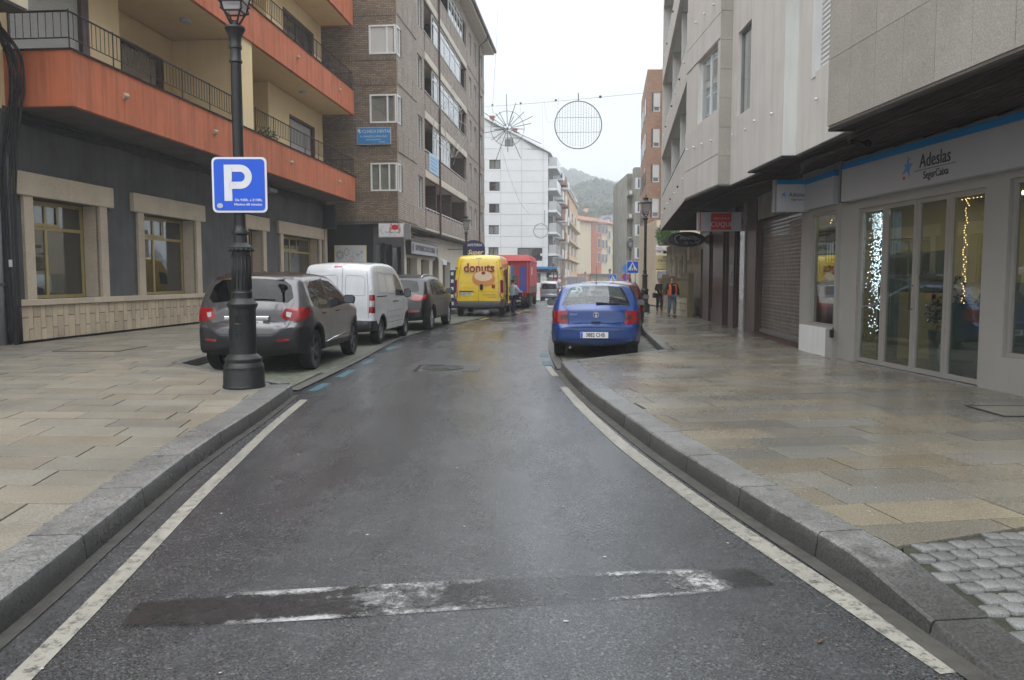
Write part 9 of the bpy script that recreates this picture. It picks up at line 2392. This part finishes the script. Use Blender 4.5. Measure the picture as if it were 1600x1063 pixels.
def person(loc, face, label, top, legs, shoes, hair, lift=0., stride=.16, armL=None, armR=None, h=1.72, vest=None, longhair=False, bag=None, wide=1.0, boots=False, jacket_len=0.):
 """faces local -y; face = rotation about z in degrees"""
 o = empty('person', loc, label, 'person', rz=radians(face)); s = h / 1.75; o.scale = (s, s, s)
 st2 = stride; w = wide
 aL = armL or [(.245 * w, .0, 1.17), (.265 * w, -.04, .93)]; aR = armR or [(-.245 * w, .0, 1.17), (-.265 * w, -.04, .93)]
 J = {'pelvis': (0, 0, .94, .13 * w, .8), 'waist': (0, .0, 1.08, .125 * w, .75), 'chest': (0, .01, 1.30, .15 * w, .72), 'neckb': (0, .01, 1.45, .075), 'neck': (0, -.005, 1.52, .052), 'head0': (0, -.015, 1.60, .078), 'head1': (0, -.01, 1.68, .082), 'top': (0, -.0, 1.735, .045),
   'hipL': (.09, 0, .90, .09), 'kneeL': (.095, -st2 * .55 - .02, .50, .058), 'ankL': (.095, -st2 * .9 + .05, .10, .040), 'toeL': (.10, -st2 * .9 - .12, .035, .032),
   'hipR': (-.09, 0, .90, .09), 'kneeR': (-.095, st2 * .1, .50, .058), 'ankR': (-.095, st2 * .9, .12, .040), 'toeR': (-.10, st2 * .9 - .14, .035, .032),
   'shL': (.17 * w, .01, 1.41, .062), 'elL': (*aL[0], .042), 'wrL': (*aL[1], .028), 'haL': (aL[1][0], aL[1][1] - .02, aL[1][2] - .07, .032, .6),
   'shR': (-.17 * w, .01, 1.41, .062), 'elR': (*aR[0], .042), 'wrR': (*aR[1], .028), 'haR': (aR[1][0], aR[1][1] - .02, aR[1][2] - .07, .032, .6)}
 Bn = [('pelvis', 'waist'), ('waist', 'chest'), ('chest', 'neckb'), ('neckb', 'neck'), ('neck', 'head0'), ('head0', 'head1'), ('head1', 'top'), ('pelvis', 'hipL'), ('hipL', 'kneeL'), ('kneeL', 'ankL'), ('ankL', 'toeL'), ('pelvis', 'hipR'), ('hipR', 'kneeR'), ('kneeR', 'ankR'), ('ankR', 'toeR'),
    ('chest', 'shL'), ('shL', 'elL'), ('elL', 'wrL'), ('wrL', 'haL'), ('chest', 'shR'), ('shR', 'elR'), ('elR', 'wrR'), ('wrR', 'haR')]
 for sd, sg in (('L', 1), ('R', -1)):
  hx, hy, hz = J['ha' + sd][:3]
  for q in range(4):
   J['f%s%d' % (sd, q)] = (hx - sg * .005, hy - .026 + q * .017, hz - .045 - (.008 if q in (1, 2) else 0), .0085); J['g%s%d' % (sd, q)] = (hx - sg * .015, hy - .028 + q * .016, hz - .080 - (.01 if q in (1, 2) else 0), .007)
   Bn += [('ha' + sd, 'f%s%d' % (sd, q)), ('f%s%d' % (sd, q), 'g%s%d' % (sd, q))]
  J['t' + sd] = (hx - sg * .02, hy - .045, hz - .02, .010); Bn.append(('ha' + sd, 't' + sd))
 skin_mesh('body', J, Bn, SKIN, o, 2)
 g = .022
 K = lambda n, e=g, **kw: (*J[n][:3], J[n][3] + e, *(J[n][4:] or ()))
 T = {n: K(n) for n in ('waist', 'chest', 'neckb', 'shL', 'elL', 'wrL', 'shR', 'elR', 'wrR')}; T['hem'] = (0, 0, .90 - jacket_len, .145 * w + .012, .8); T['neckb'] = (0, .01, 1.455, .085)
 skin_mesh('jacket' if top is not None else 'shirt', {k: T[k] for k in ('chest', 'waist', 'hem', 'neckb', 'shL', 'elL', 'wrL', 'shR', 'elR', 'wrR')}, [('chest', 'waist'), ('waist', 'hem'), ('chest', 'neckb'), ('chest', 'shL'), ('shL', 'elL'), ('elL', 'wrL'), ('chest', 'shR'), ('shR', 'elR'), ('elR', 'wrR')], top, o)
 Lg = {'pelvis': (0, 0, .95, .145 * w, .8), 'hipL': K('hipL', .018), 'kneeL': K('kneeL', .022), 'ankL': (*J['ankL'][:3], .060), 'hipR': K('hipR', .018), 'kneeR': K('kneeR', .022), 'ankR': (*J['ankR'][:3], .060)}
 skin_mesh('trousers', Lg, [('pelvis', 'hipL'), ('hipL', 'kneeL'), ('kneeL', 'ankL'), ('pelvis', 'hipR'), ('hipR', 'kneeR'), ('kneeR', 'ankR')], legs, o)
 for sd in ('L', 'R'):
  a, t = J['ank' + sd], J['toe' + sd]; kn = J['knee' + sd]
  sh_ = {'a': (a[0], a[1] + .01, .075 + (a[2] - .10), .058), 'h': (a[0], a[1] + .04, .045, .046), 't': (t[0], t[1] - .02, .040, .046, .8)}
  b_ = [('a', 'h'), ('a', 't')]
  if boots: sh_['k'] = (a[0] * .6 + kn[0] * .4, a[1] * .6 + kn[1] * .4, a[2] * .5 + kn[2] * .5, .070); b_.append(('a', 'k'))
  skin_mesh('boot' if boots else 'shoe', sh_, b_, shoes, o)
 mb = MB()
 for sg in (1, -1): mb.sphere((sg * .030, -.088, 1.655), .011, 6)
 mb.build('eyes', BLKS, o); mb = MB(); mb.sphere((0, -.100, 1.625), .016, 6, 0, .7, 1, 1.3); mb.sphere((.088, 0, 1.64), .02, 6, 0, .4, .8, 1.3); mb.sphere((-.088, 0, 1.64), .02, 6, 0, .4, .8, 1.3); mb.build('nose_and_ears', SKIN, o, smooth='all')
 mb = MB(); mb.box(-.022, .022, -.096, -.088, 1.580, 1.588); mb.build('mouth', REDF, o)
 mb = MB(); mb.sphere((0, .022, 1.685), .100, 14, 0, .98, 1.0, .92)
 if longhair: mb.sphere((0, .05, 1.60), .085, 12, 0, 1.0, .7, 1.3)
 mb.build('hair', hair, o, smooth='all')
 if vest:
  for x0, x1 in ((.085, .158), (-.158, -.085)):
   mb = MB(); n = 8; vs = []
   for i in range(n + 1):
    z = .93 + (1.44 - .93) * i / n; y = -(.125 + .02 * sin(pi * i / n)) * w * (1 if i < 7 else .7); y2 = y * .82
    vs += [(x0 * w, y if x0 > 0 else y2, z), (x1 * w, y2 if x0 > 0 else y, z)]
   mb.add(vs, [(2 * i, 2 * i + 1, 2 * i + 3, 2 * i + 2) for i in range(n)]); mb.build('vest_front', vest, o, smooth='all')
  mb = MB(); mb.quad((-.17 * w, .12, .93), (.17 * w, .12, .93), (.15 * w, .13, 1.44), (-.15 * w, .13, 1.44)); mb.build('vest_back', vest, o)
  for sg in (1, -1): mb = MB(); mb.quad((sg * .165 * w, -.10, .93), (sg * .185 * w, .11, .93), (sg * .185 * w, .11, 1.2), (sg * .165 * w, -.10, 1.2)); mb.build('vest_side', vest, o)
 if bag:
  mb = MB(); mb.box(bag[0] - .07, bag[0] + .07, bag[1] - .16, bag[1] + .14, bag[2] - .26, bag[2]); o2 = mb.build('shoulder_bag', BLKPL, o, bevel=.03)
  mb = MB(); mb.tube([(bag[0], bag[1] - .1, bag[2]), (.14 * (1 if bag[0] > 0 else -1), 0, 1.46), (bag[0], bag[1] + .1, bag[2])], .010, 5); mb.build('strap', BLKPL, o2)
 return o
CL_NAVY = plain('dark_jacket', (.012, .014, .02), .8, .2, 12, .3, 40); CL_JEAN = plain('jeans', (.075, .12, .18), .85, .15, 12, .3, 60); CL_BLK = plain('black_cloth', (.010, .010, .012), .75, .2, 12, .3, 40)
CL_ORG = plain('hi_vis_orange', (.85, .13, .01), .7, .05); CL_SHIRT = plain('pale_blue_shirt', (.32, .42, .58), .8, .06); CL_TROU = plain('navy_trousers', (.014, .02, .05), .8, .1); HAIRG = plain('grey_hair', (.06, .05, .045), .8, .2); HAIRB = plain('brown_hair', (.09, .05, .028), .7, .2); HAIRK = plain('black_hair', (.010, .009, .009), .6, .2); BOOT = plain('brown_leather', (.13, .035, .015), .5, .15)
person((5.83, 29.0, .15), 11, 'man in an orange safety vest over a dark jacket walking on the right pavement', CL_NAVY, CL_JEAN, CL_BLK, HAIRG, h=1.49, stride=.13, vest=CL_ORG, wide=1.10, armR=[(-.27, .02, 1.17), (-.30, -.06, .95)], armL=[(.28, .02, 1.17), (.30, -.02, .93)])
person((6.25, 33.7, .15), 8, 'woman in a black jacket and brown boots looking at her phone', CL_BLK, CL_BLK, BOOT, HAIRB, h=1.42, stride=.10, wide=.92, longhair=True, boots=True, armR=[(-.24, -.03, 1.17), (-.07, -.25, 1.14)], armL=[(.24, -.03, 1.17), (.07, -.25, 1.16)], bag=(-.27, .02, 1.0), jacket_len=.04)
ph = MB(); ph.box(6.19, 6.25, 33.41, 33.42, 1.06, 1.15); tag(ph.build('phone', BLKS, None, origin=(6.22, 33.41, 1.1)), 'dark phone held in front of the woman in brown boots', 'phone')
person((.06, 33.7, .0), 128, 'delivery worker in a pale blue shirt reaching into the open yellow van', CL_SHIRT, CL_TROU, CL_BLK, HAIRK, h=1.52, stride=.05, wide=1.18, armR=[(-.28, -.12, 1.18), (-.24, -.36, 1.12)], armL=[(.26, -.14, 1.18), (.18, -.38, 1.14)])
# ---------------------------------------------------------------- damp air over the valley
hz = MB(); hz.box(-420, 420, -30, 820, -10, 130)
hm = bpy.data.materials.new('damp_air'); hm.use_nodes = True; hn = hm.node_tree
hn.nodes.clear(); ho = hn.nodes.new('ShaderNodeOutputMaterial'); pv = hn.nodes.new('ShaderNodeVolumePrincipled')
pv.inputs['Color'].default_value = (.92, .95, .98, 1); pv.inputs['Density'].default_value = .0012; pv.inputs['Anisotropy'].default_value = .2
hn.links.new(pv.outputs[0], ho.inputs['Volume'])
HAZE = True
if HAZE:
 ho_ = hz.build('haze', hm, None, kind='stuff')
 S.cycles.volume_bounces = 2
 S.cycles.volume_max_steps = 64
